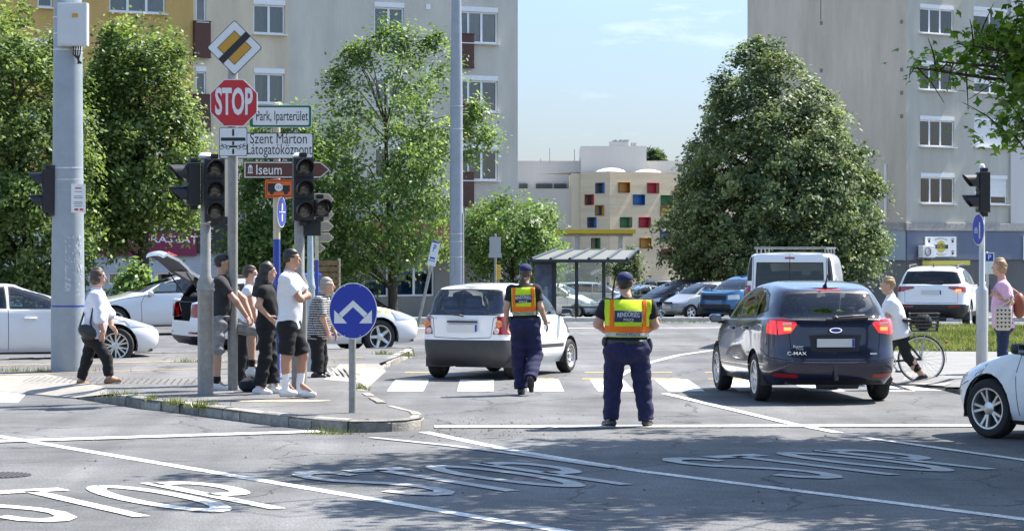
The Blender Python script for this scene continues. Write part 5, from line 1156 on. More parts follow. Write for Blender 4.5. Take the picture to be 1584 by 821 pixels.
mz['colour'] = [('rear', [(-.01, .15), (.8, .15), (.8, .62), (-.01, .62)], 3), ('side', [(-1.8, .1), (-1.46, .1), (-1.46, .62), (-1.8, .62)], 3), ('side', [(.95, .1), (1.8, .1), (1.8, .48), (1.45, .48)], 3), ('side', [(-1.0, .46), (.82, .44), (.82, .5), (-1.0, .52)], 3)]
mz['seams'] = [('rear', [(.59, 1.0), (.5, .95), (.47, .66), (0, .64)]), ('side', [(.84, .95), (.84, .3)]), ('side', [(-.16, .98), (-.16, .3)]), ('side', [(-1.0, 1.02), (-.95, .6), (-.84, .35)]), ('side', [(1.75, .5), (1.3, .52)])]
t = build_car('small_white_car', 'small white hatchback with charcoal rear bumper and steel wheels, behind the policewoman', mz, -.14, 41.5, R(68.8))
q = MB(); q.tube([(-1.69, .0, .985), (-1.745, .04, 1.0), (-1.71, .3, 1.03)], .014, 8); q.build('rear_wiper', M_BLACK, t)
q = MB(); q.box((-1.74, 0, .9), (.03, .5, .03)); q.build('boot_handle', M_BLACK, t, bev=.008)
TR_ = Matrix.Translation((-1.732, 0, 0)) @ Matrix.Rotation(R(-90), 4, 'Z')
q = MB(); text(q, 'Matiz', (-.48, 0, .955), .055, .002, 1., T=TR_); q.build('model_lettering', mat('silver_lettering', (.4, .4, .42), .3, .6), t)
for sg in (1, -1):
    q = MB(); q.lathe([(.045, 0), (.035, .014), (0, .018)], 14, T=Matrix.Translation((-1.722, sg * .56, .76)) @ Matrix.Rotation(R(-90), 4, 'Y')); q.build('reversing_light', M_REV, t); q = MB(); q.lathe([(.055, 0), (.04, .014), (0, .018)], 14, T=Matrix.Translation((-1.722, sg * .6, .87)) @ Matrix.Rotation(R(-90), 4, 'Y')); q.build('indicator', M_PINK, t)

# --- silver-white saloon at the left edge, and a second behind it
sal = dict(L=4.62, W=.9, H=1.43, zb=.2, belt=(.98, .95), cowl=(.95, .98), hz=.7, rg=-1.75, roof=(-.95, -.05), Wr=.58, zrr=1.36, tail=(0, 0, .02, .08), wf=(0, 0, .06, .3), r=.33, wb=2.81, xo=.03, nrc=4,
           paint=car_paint('silver_white_paint', (.72, .72, .72), .1, .32), rim='vee', nspoke=7, mirror=(.62, .98), doors=[(-.05, .82), (-1.05, .85)], zseat=.28, hb=1.0, seatx=(-.1, -1.0))
sal['cuts'] = [('side_window', 'side', [(.62, .98), (-.38, 1.0), (-.38, 1.35), (-.1, 1.35), (.1, 1.3)], M_CGL, 'pair', 0), ('side_window', 'side', [(-.47, 1.005), (-1.28, 1.02), (-1.2, 1.24), (-.9, 1.335), (-.47, 1.35)], M_CGLD, 'pair', 0),
    ('windshield', 'front', [(-.01, 1.02), (.66, 1.02), (.52, 1.32), (-.01, 1.36)], M_CGL, 'both', 0), ('rear_window', 'rear', [(-.01, 1.04), (.62, 1.04), (.52, 1.3), (-.01, 1.33)], M_CGLD, 'both', 0),
    ('headlight', 'front', [(.42, .6), (.84, .66), (.84, .78), (.46, .72)], M_CLEAR, 'pair', .008), ('headlight', 'side', [(1.86, .68), (2.3, .6), (2.3, .74), (1.9, .78)], M_CLEAR, 'pair', .008), ('tail_light', 'rear', [(.45, .75), (.86, .72), (.86, .9), (.48, .88)], M_RED, 'pair', .008), ('tail_light', 'side', [(-1.95, .74), (-2.3, .72), (-2.3, .9), (-1.98, .9)], M_RED, 'pair', .008)]
sal['colour'] = [('side', [(-1.05, .15), (1.05, .15), (1.05, .24), (-1.05, .24)], 1), ('front', [(.08, .55), (.34, .55), (.34, .7), (.08, .72)], 1), ('front', [(-.01, .25), (.5, .25), (.5, .36), (-.01, .36)], 1)]
sal['seams'] = [('side', [(.72, .95), (.82, .75), (.8, .3)]), ('side', [(-.43, .99), (-.43, .28)]), ('side', [(-1.35, 1.0), (-1.25, .75), (-1.0, .4), (-.95, .28)]), ('side', [(2.1, .62), (1.82, .7), (1.2, .86), (.7, .93)])]
b_ = dict(sal); b_['steer'] = R(-6)
build_car('saloon_car', 'silver white saloon with spoked alloy wheel, passing behind the thick column', b_, -8.55, 45.4, R(20))
s2 = dict(sal); s2.update(q=.8, H=1.42, rim='five', nspoke=5, paint=car_paint('silver_paint', (.68, .69, .7), .2, .3))
build_car('saloon_car', 'silver saloon facing left, parked behind the open boot of the police car', s2, -8.15, 61.2, R(200))

# --- police estate with its tailgate open
po = dict(L=4.68, W=.9, H=1.46, zb=.2, belt=(1.0, .95), cowl=(1.1, .97), hz=.72, rg=-2.2, roof=(-1.95, .1), Wr=.6, zrr=1.4, tail=(.0, 0, .02, .05), wf=(0, 0, .05, .25), r=.325, wb=2.69, xo=.03, nr=9, nrc=8, paint=MATS['white_car_paint'], rim='five', nspoke=5, mirror=(.72, .98), doors=[(.0, .85), (-.95, .87)], zseat=.3, hb=1.02, seatx=(.05, -.85), steer=R(4))
po['extra'] = [mat('police_blue', (.02, .1, .42), .35, coat=1), mat('police_yellow', (.7, .55, .02), .4, coat=1)]
po['cuts'] = [('side_window', 'side', [(.78, .97), (-.25, .99), (-.25, 1.37), (.05, 1.37), (.3, 1.3)], M_CGL, 'pair', 0), ('side_window', 'side', [(-.34, .995), (-1.2, 1.01), (-1.22, 1.36), (-.34, 1.375)], M_CGLD, 'pair', 0), ('side_window', 'side', [(-1.3, 1.015), (-1.98, 1.06), (-1.78, 1.32), (-1.3, 1.36)], M_CGLD, 'pair', 0),
    ('windshield', 'front', [(-.01, 1.01), (.68, 1.01), (.54, 1.34), (-.01, 1.38)], M_CGL, 'both', 0), ('boot_opening', 'rear', [(-.01, .66), (.52, .66), (.56, .74), (.53, 1.36), (-.01, 1.37)], None, 'both', 0),
    ('tail_light', 'rear', [(.57, .74), (.88, .72), (.88, .98), (.6, .97)], M_RED, 'pair', .008), ('tail_light', 'side', [(-2.05, .74), (-2.4, .72), (-2.4, .98), (-2.12, .98)], M_RED, 'pair', .008), ('headlight', 'front', [(.42, .62), (.86, .66), (.86, .82), (.48, .76)], M_CLEAR, 'pair', .008), ('headlight', 'side', [(1.9, .66), (2.35, .62), (2.35, .78), (1.95, .82)], M_CLEAR, 'pair', .008),
    ('reflector', 'rear', [(.5, .42), (.8, .42), (.8, .46), (.5, .46)], M_RED, 'pair', .004)]
po['colour'] = [('side', [(-.9, .42), (1.0, .42), (1.0, .72), (-.9, .74)], 3), ('side', [(-.9, .36), (1.0, .36), (1.0, .4), (-.9, .4)], 3), ('rear', [(-.01, .2), (.9, .2), (.9, .38), (-.01, .38)], 1), ('side', [(-2.4, .2), (-1.6, .2), (-1.6, .33), (-2.4, .33)], 1)] + [('side', [(1.0 + .16 * k, .8 - .008 * k), (1.08 + .16 * k, .8 - .008 * k), (1.08 + .16 * k, .86 - .01 * k), (1.0 + .16 * k, .86 - .01 * k)], 4) for k in range(6)]
po['seams'] = [('side', [(.82, .95), (.86, .7), (.8, .3)]), ('side', [(-.3, .99), (-.3, .28)]), ('side', [(-1.26, 1.0), (-1.2, .7), (-.95, .3)])]
_cb = [c for c in po['cuts'] if c[0] == 'boot_opening'][0]; po['cuts'] = [c for c in po['cuts'] if c is not _cb]
def open_boot(p):
    """car with the boot aperture really cut out"""
    p = dict(p); p['cuts'] = [('boot_lining', 'rear', _cb[2], M_DARK, 'both', 0)] + p['cuts']; return p
t = build_car('police_car', 'white and blue police estate with its tailgate raised, behind the waiting pedestrians', open_boot(po), -4.15, 50.05, R(24))
for o in [o for o in t.children if o.name.startswith('boot_lining')]:   # the cut-out panel itself is the raised tailgate, so the aperture stays open
    bpy.data.objects.remove(o)
q = MB(); q.box((-1.6, 0, .62), (1.1, 1.1, .03)); q.box((-1.05, 0, .8), (.03, 1.1, .4)); q.box((-1.6, .58, .85), (1.1, .03, .5)); q.box((-1.6, -.58, .85), (1.1, .03, .5)); q.build('boot_lining', M_DARK, t)
q = MB(); q.box((-1.75, .25, .76), (.5, .4, .25)); q.build('equipment_case', M_BLACK, t, bev=.03)
TG_ = Matrix.Translation((-1.93, 0, 1.41)) @ Matrix.Rotation(R(114), 4, 'Y')
q = MB()
# tailgate shell: curved panel hanging from the hinge; local -z is along the gate
prof = [(0, 0), (-.03, -.1), (-.07, -.45), (-.11, -.55), (-.17, -.75), (-.18, -1.0), (-.12, -1.03)]
vs = []; hw = [.56, .6, .64, .68, .7, .66, .6]
for (a_, b2), w_ in zip(prof, hw):
    for k in range(9): e = (k / 4 - 1); vs.append((a_ + .05 * e * e, e * w_, b2))
q.add(vs, [(i * 9 + j, i * 9 + j + 1, i * 9 + 10 + j, i * 9 + 9 + j) for i in range(6) for j in range(8)], 0, TG_)
vs2 = [(x_ + .05, y_ * .97, z_ * .985 - .005) for x_, y_, z_ in vs]; q.add(vs2, [(i * 9 + j, i * 9 + 9 + j, i * 9 + 10 + j, i * 9 + j + 1) for i in range(6) for j in range(8)], 1, TG_)
ring = [i * 9 for i in range(7)] + [54 + j for j in range(1, 9)] + [i * 9 + 8 for i in range(5, -1, -1)]
q.add([vs[i] for i in ring] + [vs2[i] for i in ring], [(i, i + 1, len(ring) + i + 1, len(ring) + i) for i in range(len(ring) - 1)], 0, TG_)
tg = q.build('tailgate', [MATS['white_car_paint'], M_DARK], t, smooth=45)
q = MB(); q.add([(.012, -.48, -.1), (.012, .48, -.1), (-.03, .54, -.45), (-.03, -.54, -.45)], [(0, 1, 2, 3)], 0, TG_ @ Matrix.Translation((.035, 0, 0))); q.build('rear_window', mat('dark_glass_panel', (.1, .11, .11), .1), tg)
q = MB()
for k in range(7): q.box((-.185 + .01, -.54 + k * .18, -.88), (.012, .07, .18), 0, TG_ @ Matrix.Rotation(0, 4, 'X'))
q.build('red_chevron', M_SIGR, tg)
for sg in (1, -1): q = MB(); q.tube([(-2.0, sg * .58, 1.0), tuple(TG_ @ Vector((.05, sg * .58, -.5)))], .014, 8); q.build('gas_strut', M_BLACK, t)
q = MB(); q.box((.15, 0, 1.5), (.3, 1.1, .1)); q.build('light_bar', mat('blue_light_bar', (.02, .08, .5), .2, coat=1), t, bev=.03)
q = MB()
for sg in (1, -1): q.tube([(-1.8, sg * .56, 1.44), (-1.2, sg * .58, 1.5), (-.3, sg * .58, 1.5), (.1, sg * .56, 1.45)], .018, 8)
q.build('roof_rail', M_TRIM, t)
Ts_ = Matrix.Translation((0, -.908, 0)); q = MB(); text(q, 'RENDŐRSÉG', (-.1, 0, .585), .19, .012, 1.0, T=Ts_); q.build('lettering', M_SIGW, t)

# --- white hatchback at the lower right
sc_ = dict(L=4.25, W=.9, H=1.41, zb=.17, belt=(1.02, .94), cowl=(1.02, .95), hz=.7, rg=-1.95, roof=(-1.55, .0), Wr=.6, zrr=1.34, tail=(.0, 0, .03, .07), wf=(.02, 0, .05, .28), r=.32, wb=2.58, xo=.0, nf=4.2, paint=MATS['white_car_paint'], rim='vee', nspoke=5, mirror=(.66, .98), mirm=M_TRIM, doors=[(-.15, .84)], zseat=.28, hb=1.0, seatx=(-.05, -.85), steer=R(7))
sc_['cuts'] = [('side_window', 'side', [(.7, .97), (-.5, .99), (-.5, 1.32), (-.1, 1.34), (.2, 1.27)], M_CGL, 'pair', 0), ('side_window', 'side', [(-.6, .995), (-1.4, 1.06), (-1.2, 1.26), (-.6, 1.315)], M_CGLD, 'pair', 0), ('windshield', 'front', [(-.01, 1.0), (.66, 1.0), (.53, 1.3), (-.01, 1.33)], M_CGL, 'both', 0), ('rear_window', 'rear', [(-.01, 1.06), (.6, 1.06), (.52, 1.28), (-.01, 1.3)], M_CGLD, 'both', 0),
    ('headlight', 'front', [(.42, .62), (.86, .66), (.86, .8), (.46, .74)], M_CLEAR, 'pair', .006), ('headlight', 'side', [(1.62, .66), (2.1, .6), (2.1, .74), (1.66, .79)], M_CLEAR, 'pair', .006), ('tail_light', 'rear', [(.5, .8), (.88, .78), (.88, .96), (.55, .94)], M_RED, 'pair', .008)]
sc_['colour'] = [('side', [(-.95, .1), (.95, .1), (.95, .215), (-.95, .215)], 1)]
sc_['seams'] = [('side', [(.74, .94), (.82, .7), (.78, .26)]), ('side', [(-.56, .99), (-.62, .7), (-.56, .26)]), ('side', [(2.0, .5), (1.66, .6)])]
build_car('white_hatchback', 'white hatchback with black wing mirror, cut off at the lower right corner', sc_, 6.5, 27.05, R(121))

# --- white delivery van
va = dict(L=4.9, W=.99, H=1.95, zb=.26, belt=(1.18, 1.15), cowl=(1.75, 1.2), hz=.95, rg=-2.4, roof=(-2.33, .9), Wr=.8, zrr=1.9, tail=(.03, 0, .01, .02), wf=(0, 0, .05, .2), r=.33, wb=3.0, xo=.1, nr=14, nrc=16, paint=MATS['white_car_paint'], rim='steel', mirror=(1.4, 1.25), mirm=M_TRIM, zseat=.6, hb=1.35, seatx=(.6, -.3), doors=[(.55, 1.05)], rbulge=0.0)
va['cuts'] = [('side_window', 'side', [(1.5, 1.22), (.55, 1.22), (.55, 1.68), (1.0, 1.7)], M_CGLD, 'pair', 0), ('rear_window', 'rear', [(.012, 1.22), (.66, 1.22), (.68, 1.25), (.66, 1.72), (.012, 1.72)], M_CGLD, 'pair', 0), ('windshield', 'front', [(-.01, 1.25), (.78, 1.25), (.68, 1.75), (-.01, 1.8)], M_CGL, 'both', 0),
    ('brake_light', 'rear', [(-.01, 1.81), (.1, 1.81), (.1, 1.845), (-.01, 1.845)], M_RED, 'both', .008), ('tail_light', 'rear', [(.8, .78), (.97, .78), (.95, 1.27), (.8, 1.27)], M_RED, 'pair', .014), ('headlight', 'front', [(.5, .8), (.9, .8), (.85, 1.0), (.6, .98)], M_CLEAR, 'pair', .006)]
va['colour'] = [('rear', [(.775, 1.36), (.97, 1.36), (.9, 1.85), (.76, 1.85)], 1), ('rear', [(-.01, .2), (.97, .2), (.97, .5), (-.01, .5)], 1), ('side', [(-2.5, .2), (2.5, .2), (2.5, .45), (-2.5, .45)], 1)]
va['seams'] = [('rear', [(0, .55), (0, 1.9)]), ('rear', [(.76, .55), (.74, 1.88)]), ('side', [(.45, .45), (.45, 1.8)]), ('side', [(-1.0, .45), (-1.0, 1.8)])]
t = build_car('delivery_van', 'white delivery van with roof rack, ahead of the dark blue car', va, 6.12, 55.1, R(79), cat='van')
q = MB()
for sg in (1, -1): q.tube([(-2.25, sg * .7, 2.03), (.7, sg * .7, 2.03)], .02, 8)
for k in range(7): q.tube([(-2.25 + k * .48, -.74, 2.03), (-2.25 + k * .48, .74, 2.03)], .02, 8); 
for k in range(4):
    for sg in (1, -1): q.tube([(-2.1 + k * .9, sg * .7, 1.86), (-2.1 + k * .9, sg * .7, 2.03)], .018, 6)
q.build('roof_rack', mat('rack_grey', (.22, .23, .24), .5, .4), t)
q = MB(); q.box((-2.42, .05, .98), (.05, .2, .04)); q.build('door_handle', M_BLACK, t)

# --- white estate / crossover behind the verge
kq = dict(L=4.38, W=.92, H=1.58, zb=.28, belt=(1.1, 1.05), cowl=(1.25, 1.08), hz=.86, rg=-2.08, roof=(-1.85, .2), Wr=.64, zrr=1.5, tail=(.03, 0, .02, .06), wf=(0, 0, .05, .2), r=.34, wb=2.64, xo=.05, nr=8, nrc=8, paint=MATS['white_car_paint'], rim='five', mirror=(.85, 1.1), doors=[(.0, .98), (-.9, 1.0)], zseat=.45, hb=1.2, seatx=(.1, -.8), lip=True, plate=[(-2.175, .92, -1)])
kq['cuts'] = [('side_window', 'side', [(.9, 1.09), (-.12, 1.11), (-.12, 1.46), (.2, 1.46), (.45, 1.38)], M_CGL, 'pair', 0), ('side_window', 'side', [(-.2, 1.11), (-1.05, 1.13), (-1.1, 1.45), (-.2, 1.46)], M_CGLD, 'pair', 0), ('side_window', 'side', [(-1.14, 1.135), (-1.7, 1.2), (-1.5, 1.4), (-1.15, 1.44)], M_CGLD, 'pair', 0), ('rear_window', 'rear', [(-.01, 1.14), (.72, 1.14), (.62, 1.42), (-.01, 1.44)], M_CGLD, 'both', 0), ('windshield', 'front', [(-.01, 1.12), (.68, 1.12), (.57, 1.44), (-.01, 1.48)], M_CGL, 'both', 0),
    ('tail_light', 'rear', [(.42, 1.02), (.93, .9), (.93, 1.06), (.44, 1.06)], M_RED, 'pair', .012), ('tail_light', 'side', [(-1.9, 1.04), (-2.3, .86), (-2.3, 1.06)], M_RED, 'pair', .01), ('reflector', 'rear', [(.45, .54), (.72, .54), (.72, .58), (.45, .58)], M_RED, 'pair', .006), ('headlight', 'front', [(.45, .76), (.88, .8), (.88, .9), (.48, .86)], M_CLEAR, 'pair', .006)]
kq['colour'] = [('rear', [(-.01, .2), (.95, .2), (.95, .62), (-.01, .62)], 1), ('side', [(-2.4, .2), (2.4, .2), (2.4, .42), (-2.4, .42)], 1), ('side', [(-2.4, .2), (-1.75, .2), (-1.75, .6), (-2.4, .6)], 1)]
kq['seams'] = [('side', [(-.16, 1.1), (-.16, .45)]), ('side', [(.85, 1.05), (.9, .45)]), ('rear', [(.66, 1.1), (.66, .66), (0, .65)])]
t = build_car('white_crossover', 'white crossover with roof rails and a lit indicator, stopped behind the grass verge', kq, 11.1, 67.0, R(74.5))
q = MB()
for sg in (1, -1): q.tube([(-1.7, sg * .6, 1.53), (-1.5, sg * .61, 1.59), (-.2, sg * .61, 1.61), (.1, sg * .6, 1.55)], .022, 8)
q.build('roof_rail', M_TRIM, t)
q = MB(); q.box((-2.165, -.68, .975), (.03, .14, .05)); q.build('indicator', M_AMBLIT, t)
q = MB(); q.tube([(-1.6, 0, 1.57), (-1.68, 0, 1.64)], [.03, .01], 8); q.build('aerial', M_BLACK, t); q = MB(); q.tube([(-2.07, .1, 1.15), (-2.085, -.3, 1.17)], .016, 8); q.build('rear_wiper', M_BLACK, t)

# --- cars in the car park
def parked(name, label, base, px, d, psi, paint, **kw):
    p = dict(base); p.update(q=.72, paint=paint, interior=True); p.update(kw); p.pop('plate', None); t = build_car(name, label, p, X_(px, d), d, R(psi), zg(d), 'car', 'cars in the car park'); t.rotation_euler.y = 0
    return t
BLK = car_paint('black_car_paint', (.008, .008, .01), .0, .35); BLK.node_tree.nodes['Principled BSDF'].inputs['Coat Weight'].default_value = .25; SIL2 = car_paint('dull_silver_paint', (.3, .32, .33), .3, .35); BLU = car_paint('bright_blue_paint', (.01, .1, .23), .1, .3); NAV = MATS['navy_car_paint']; WHT = MATS['white_car_paint']; GRY = car_paint('grey_blue_paint', (.14, .18, .24), .3, .3)
parked('people_carrier', 'black people carrier facing left in the car park, left of the silver hatchback', cm, 1052, 111, 205, BLK, H=1.68)
t = parked('silver_hatchback', 'silver hatchback with its front plate visible, in front of the black people carrier', mz, 1091, 104, 212, SIL2, L=3.75, W=.82, H=1.5, wb=2.5, rim='five', extra=[SIL2], mirm=SIL2)
q = MB(); q.box((1.875, 0, .48), (.012, .5, .11)); q.build('number_plate', M_PLATE, t); q = MB(); q.box((1.85, 0, .66), (.03, .6, .07)); q.build('grille', M_BLACK, t)
t = parked('blue_off_roader', 'bright blue small off roader with dark grille, partly hidden by the white van', kq, 1150, 96, 232, BLU, L=4.1, H=1.64, hz=1.0, wf=(0, 0, .03, .1), colour=kq['colour'] + [('front', [(-.01, .74), (.52, .76), (.52, .93), (-.01, .93)], 1), ('front', [(-.01, .36), (.7, .36), (.66, .6), (-.01, .6)], 1)], cuts=[c for c in kq['cuts'] if c[0] != 'headlight'] + [('headlight', 'front', [(.58, .76), (.86, .78), (.86, .95), (.58, .93)], M_CLEAR, 'pair', .008)])
parked('white_hatchback', 'white hatchback with wheel cover, under the bus shelter roof facing right', mz, 860, 113, 338, WHT, L=3.85, W=.84, H=1.55, wb=2.45, r=.3, extra=[WHT], mirm=M_BLACK)
parked('silver_estate', 'silver grey estate parked behind the glass of the bus shelter', kq, 925, 122, 350, car_paint('grey_silver_paint', (.36, .4, .42), .3, .3))
parked('dark_off_roader', 'dark off roader parked deep in the car park behind the black people carrier', kq, 1003, 140, 200, BLK)
parked('grey_blue_car', 'grey blue saloon, only its roof showing between policeman and black people carrier', sal, 985, 121, 200, GRY)
parked('pale_van', 'white hatchback peeking out between the silver hatchback and the blue off roader', mz, 1135, 112, 235, WHT, L=3.9, W=.82, H=1.72, wb=2.45, rim='five', extra=[BLK])
# ------------------------------------------------------------------ people: bodies and clothes as smooth implicit surfaces
def surface_nets(D, org, h):
    S = D < 0; nx, ny, nz = D.shape
    c = [S[i:nx - 1 + i, j:ny - 1 + j, k:nz - 1 + k] for i in (0, 1) for j in (0, 1) for k in (0, 1)]
    cnt = sum(q.astype(np.int8) for q in c); act = (cnt > 0) & (cnt < 8); idx = np.argwhere(act)
    if len(idx) == 0: return None
    num = np.full(act.shape, -1, np.int32); num[tuple(idx.T)] = np.arange(len(idx))
    acc = np.zeros((len(idx), 3)); n = np.zeros(len(idx))
    corners = [(i, j, k) for i in (0, 1) for j in (0, 1) for k in (0, 1)]; val = [D[idx[:, 0] + i, idx[:, 1] + j, idx[:, 2] + k] for i, j, k in corners]
    for a in range(8):
        for b in range(a + 1, 8):
            d = np.array(corners[b]) - np.array(corners[a])
            if np.abs(d).sum() != 1: continue
            m = (val[a] < 0) != (val[b] < 0); t = np.where(m, val[a] / np.where(m, val[a] - val[b], 1), 0)
            acc += np.where(m[:, None], np.array(corners[a]) + t[:, None] * d, 0); n += m
    V = (idx + acc / n[:, None]) * h + org; Q = []
    for ax in range(3):
        o1, o2 = [(1, 2), (2, 0), (0, 1)][ax]; sl0 = [slice(None)] * 3; sl1 = [slice(None)] * 3; sl0[ax] = slice(0, -1); sl1[ax] = slice(1, None)
        e = S[tuple(sl0)] != S[tuple(sl1)]; w_ = np.argwhere(e); w_ = w_[(w_[:, o1] > 0) & (w_[:, o2] > 0) & (w_[:, o1] < D.shape[o1] - 1) & (w_[:, o2] < D.shape[o2] - 1)]
        def cell(d1, d2): q = w_.copy(); q[:, o1] -= d1; q[:, o2] -= d2; return num[tuple(q.T)]
        f = np.stack([cell(1, 1), cell(0, 1), cell(0, 0), cell(1, 0)], 1); fl = ~S[tuple(w_.T)]; f[fl] = f[fl][:, ::-1]; Q.append(f)
    Q = np.concatenate(Q); Q = Q[(Q >= 0).all(1)]; return V, Q
class SDF:
    def __init__(s): s.P = []
    def cone(s, a, b, ra, rb, k=.02, clip=None): s.P.append(('c', np.array(a, float), np.array(b, float), ra, rb, k, clip)); return s
    def ell(s, c, r, k=.02, Rm=None, clip=None, sub=False): s.P.append(('e', np.array(c, float), np.array(r, float), Rm, sub, k, clip)); return s
    def bounds(s):
        lo, hi = [], []
        for p in s.P:
            if p[0] == 'c': r = max(p[3], p[4]); lo.append(np.minimum(p[1], p[2]) - r); hi.append(np.maximum(p[1], p[2]) + r)
            elif not p[4]: r = p[2].max(); lo.append(p[1] - r); hi.append(p[1] + r)
        return np.min(lo, 0), np.max(hi, 0)
    @staticmethod
    def dist(p, P):
        if p[0] == 'c':
            a, b, ra, rb = p[1:5]; ba = b - a; pa = P - a; t = np.clip((pa @ ba) / max(1e-9, ba @ ba), 0, 1); d = np.linalg.norm(pa - t[..., None] * ba, axis=-1) - (ra + (rb - ra) * t)
        else:
            q = P - p[1]; q = q @ p[3] if p[3] is not None else q; k0 = np.linalg.norm(q / p[2], axis=-1); k1 = np.linalg.norm(q / p[2] ** 2, axis=-1); d = k0 * (k0 - 1) / np.maximum(k1, 1e-6)
        if p[6] is not None:
            for n_, o in (p[6] if isinstance(p[6], list) else [p[6]]): d = np.maximum(d, (P - np.array(o)) @ np.array(n_))
        return d
    def mesh(s, h=.01, clips=(), wrinkle=0., wf=22., seed=0):
        lo, hi = s.bounds(); lo = lo - 3 * h - .01; hi = hi + 3 * h + .01; n = np.ceil((hi - lo) / h).astype(int) + 1
        ax = [lo[i] + h * np.arange(n[i]) for i in range(3)]; D = np.full(n, 1., np.float32)
        for p in s.P:
            if p[0] == 'c': r = max(p[3], p[4]); a, b = np.minimum(p[1], p[2]) - r, np.maximum(p[1], p[2]) + r
            else: r = p[2].max(); a, b = p[1] - r, p[1] + r
            m = p[5] + 3 * h; i0 = np.maximum(0, ((a - m - lo) / h).astype(int)); i1 = np.minimum(n, ((b + m - lo) / h).astype(int) + 2)
            if (i1 <= i0).any(): continue
            sl = tuple(slice(i0[i], i1[i]) for i in range(3)); Pg = np.stack(np.meshgrid(*[ax[i][sl[i]] for i in range(3)], indexing='ij'), -1); d = s.dist(p, Pg); o = D[sl]; k = p[5]
            if p[0] == 'e' and p[4]: D[sl] = np.maximum(o, -d)
            else: hh = np.clip(.5 + .5 * (o - d) / k, 0, 1); D[sl] = o + (d - o) * hh - k * hh * (1 - hh)
        if wrinkle or clips:
            Pg = np.stack(np.meshgrid(*ax, indexing='ij'), -1)
            if wrinkle:
                x, y, z = Pg[..., 0], Pg[..., 1], Pg[..., 2]; ph = seed * 1.7
                D = D + 1.7 * wrinkle * (np.sin(wf * z + 9 * x + 5 * np.sin(8 * y + ph) + ph) + .7 * np.sin(wf * .7 * z - 14 * x + 6 * y + 2 * ph) + .5 * np.sin(wf * 1.9 * z + 20 * y - 11 * x + ph)) * .5
            for n_, o in clips: D = np.maximum(D, (Pg - np.array(o)) @ np.array(n_))
        return surface_nets(D, lo, h)
    def value(s, P):
        D = np.full(P.shape[:-1], 1.)
        for p in s.P:
            if p[0] == 'e' and p[4]: continue
            d = s.dist(p, P); k = p[5]; hh = np.clip(.5 + .5 * (D - d) / k, 0, 1); D = D + (d - D) * hh - k * hh * (1 - hh)
        return D
    def build(s, name, m, par, h=.011, **kw):
        r = s.mesh(h, **kw)
        if r is None: return None
        return link(name, arr_mesh(name, r[0], r[1], m, smooth=True), par)
def nrm(v): v = np.array(v, float); return v / max(1e-9, np.linalg.norm(v))
def frame(f, up=(0, 0, 1)):
    """columns: right, forward, up"""
    f = nrm(f); r = nrm(np.cross(f, up)); u = np.cross(r, f); return np.stack([r, f, u], 1)
M_SKIN = mat('skin', (.5, .29, .2), .5, var=.08, vs=6); M_SKIN2 = mat('tanned_skin', (.42, .22, .14), .5, var=.08, vs=6)
M_EYEW = mat('eye_white', (.7, .68, .65), .3); M_EYED = mat('eye_dark', (.02, .015, .012), .2); M_SHOEW = mat('white_leather', (.72, .72, .72), .5); M_SHOEB = mat('black_leather', (.02, .02, .022), .4); M_SOLE = mat('white_sole', (.65, .63, .58), .6)
HAIRS = {'dark': mat('dark_hair', (.022, .016, .012), .5, var=.4, vs=30), 'brown': mat('brown_hair', (.06, .038, .022), .5, var=.4, vs=30), 'grey': mat('grey_hair', (.3, .28, .25), .55, var=.25, vs=30), 'fair': mat('fair_hair', (.28, .18, .09), .5, var=.3, vs=30)}
def cloth(name, col, var=.12, vs=14, **kw): return mat(name, col, kw.pop('rough', .9), var=var, vs=vs, bump=.15, bs=120, **kw)

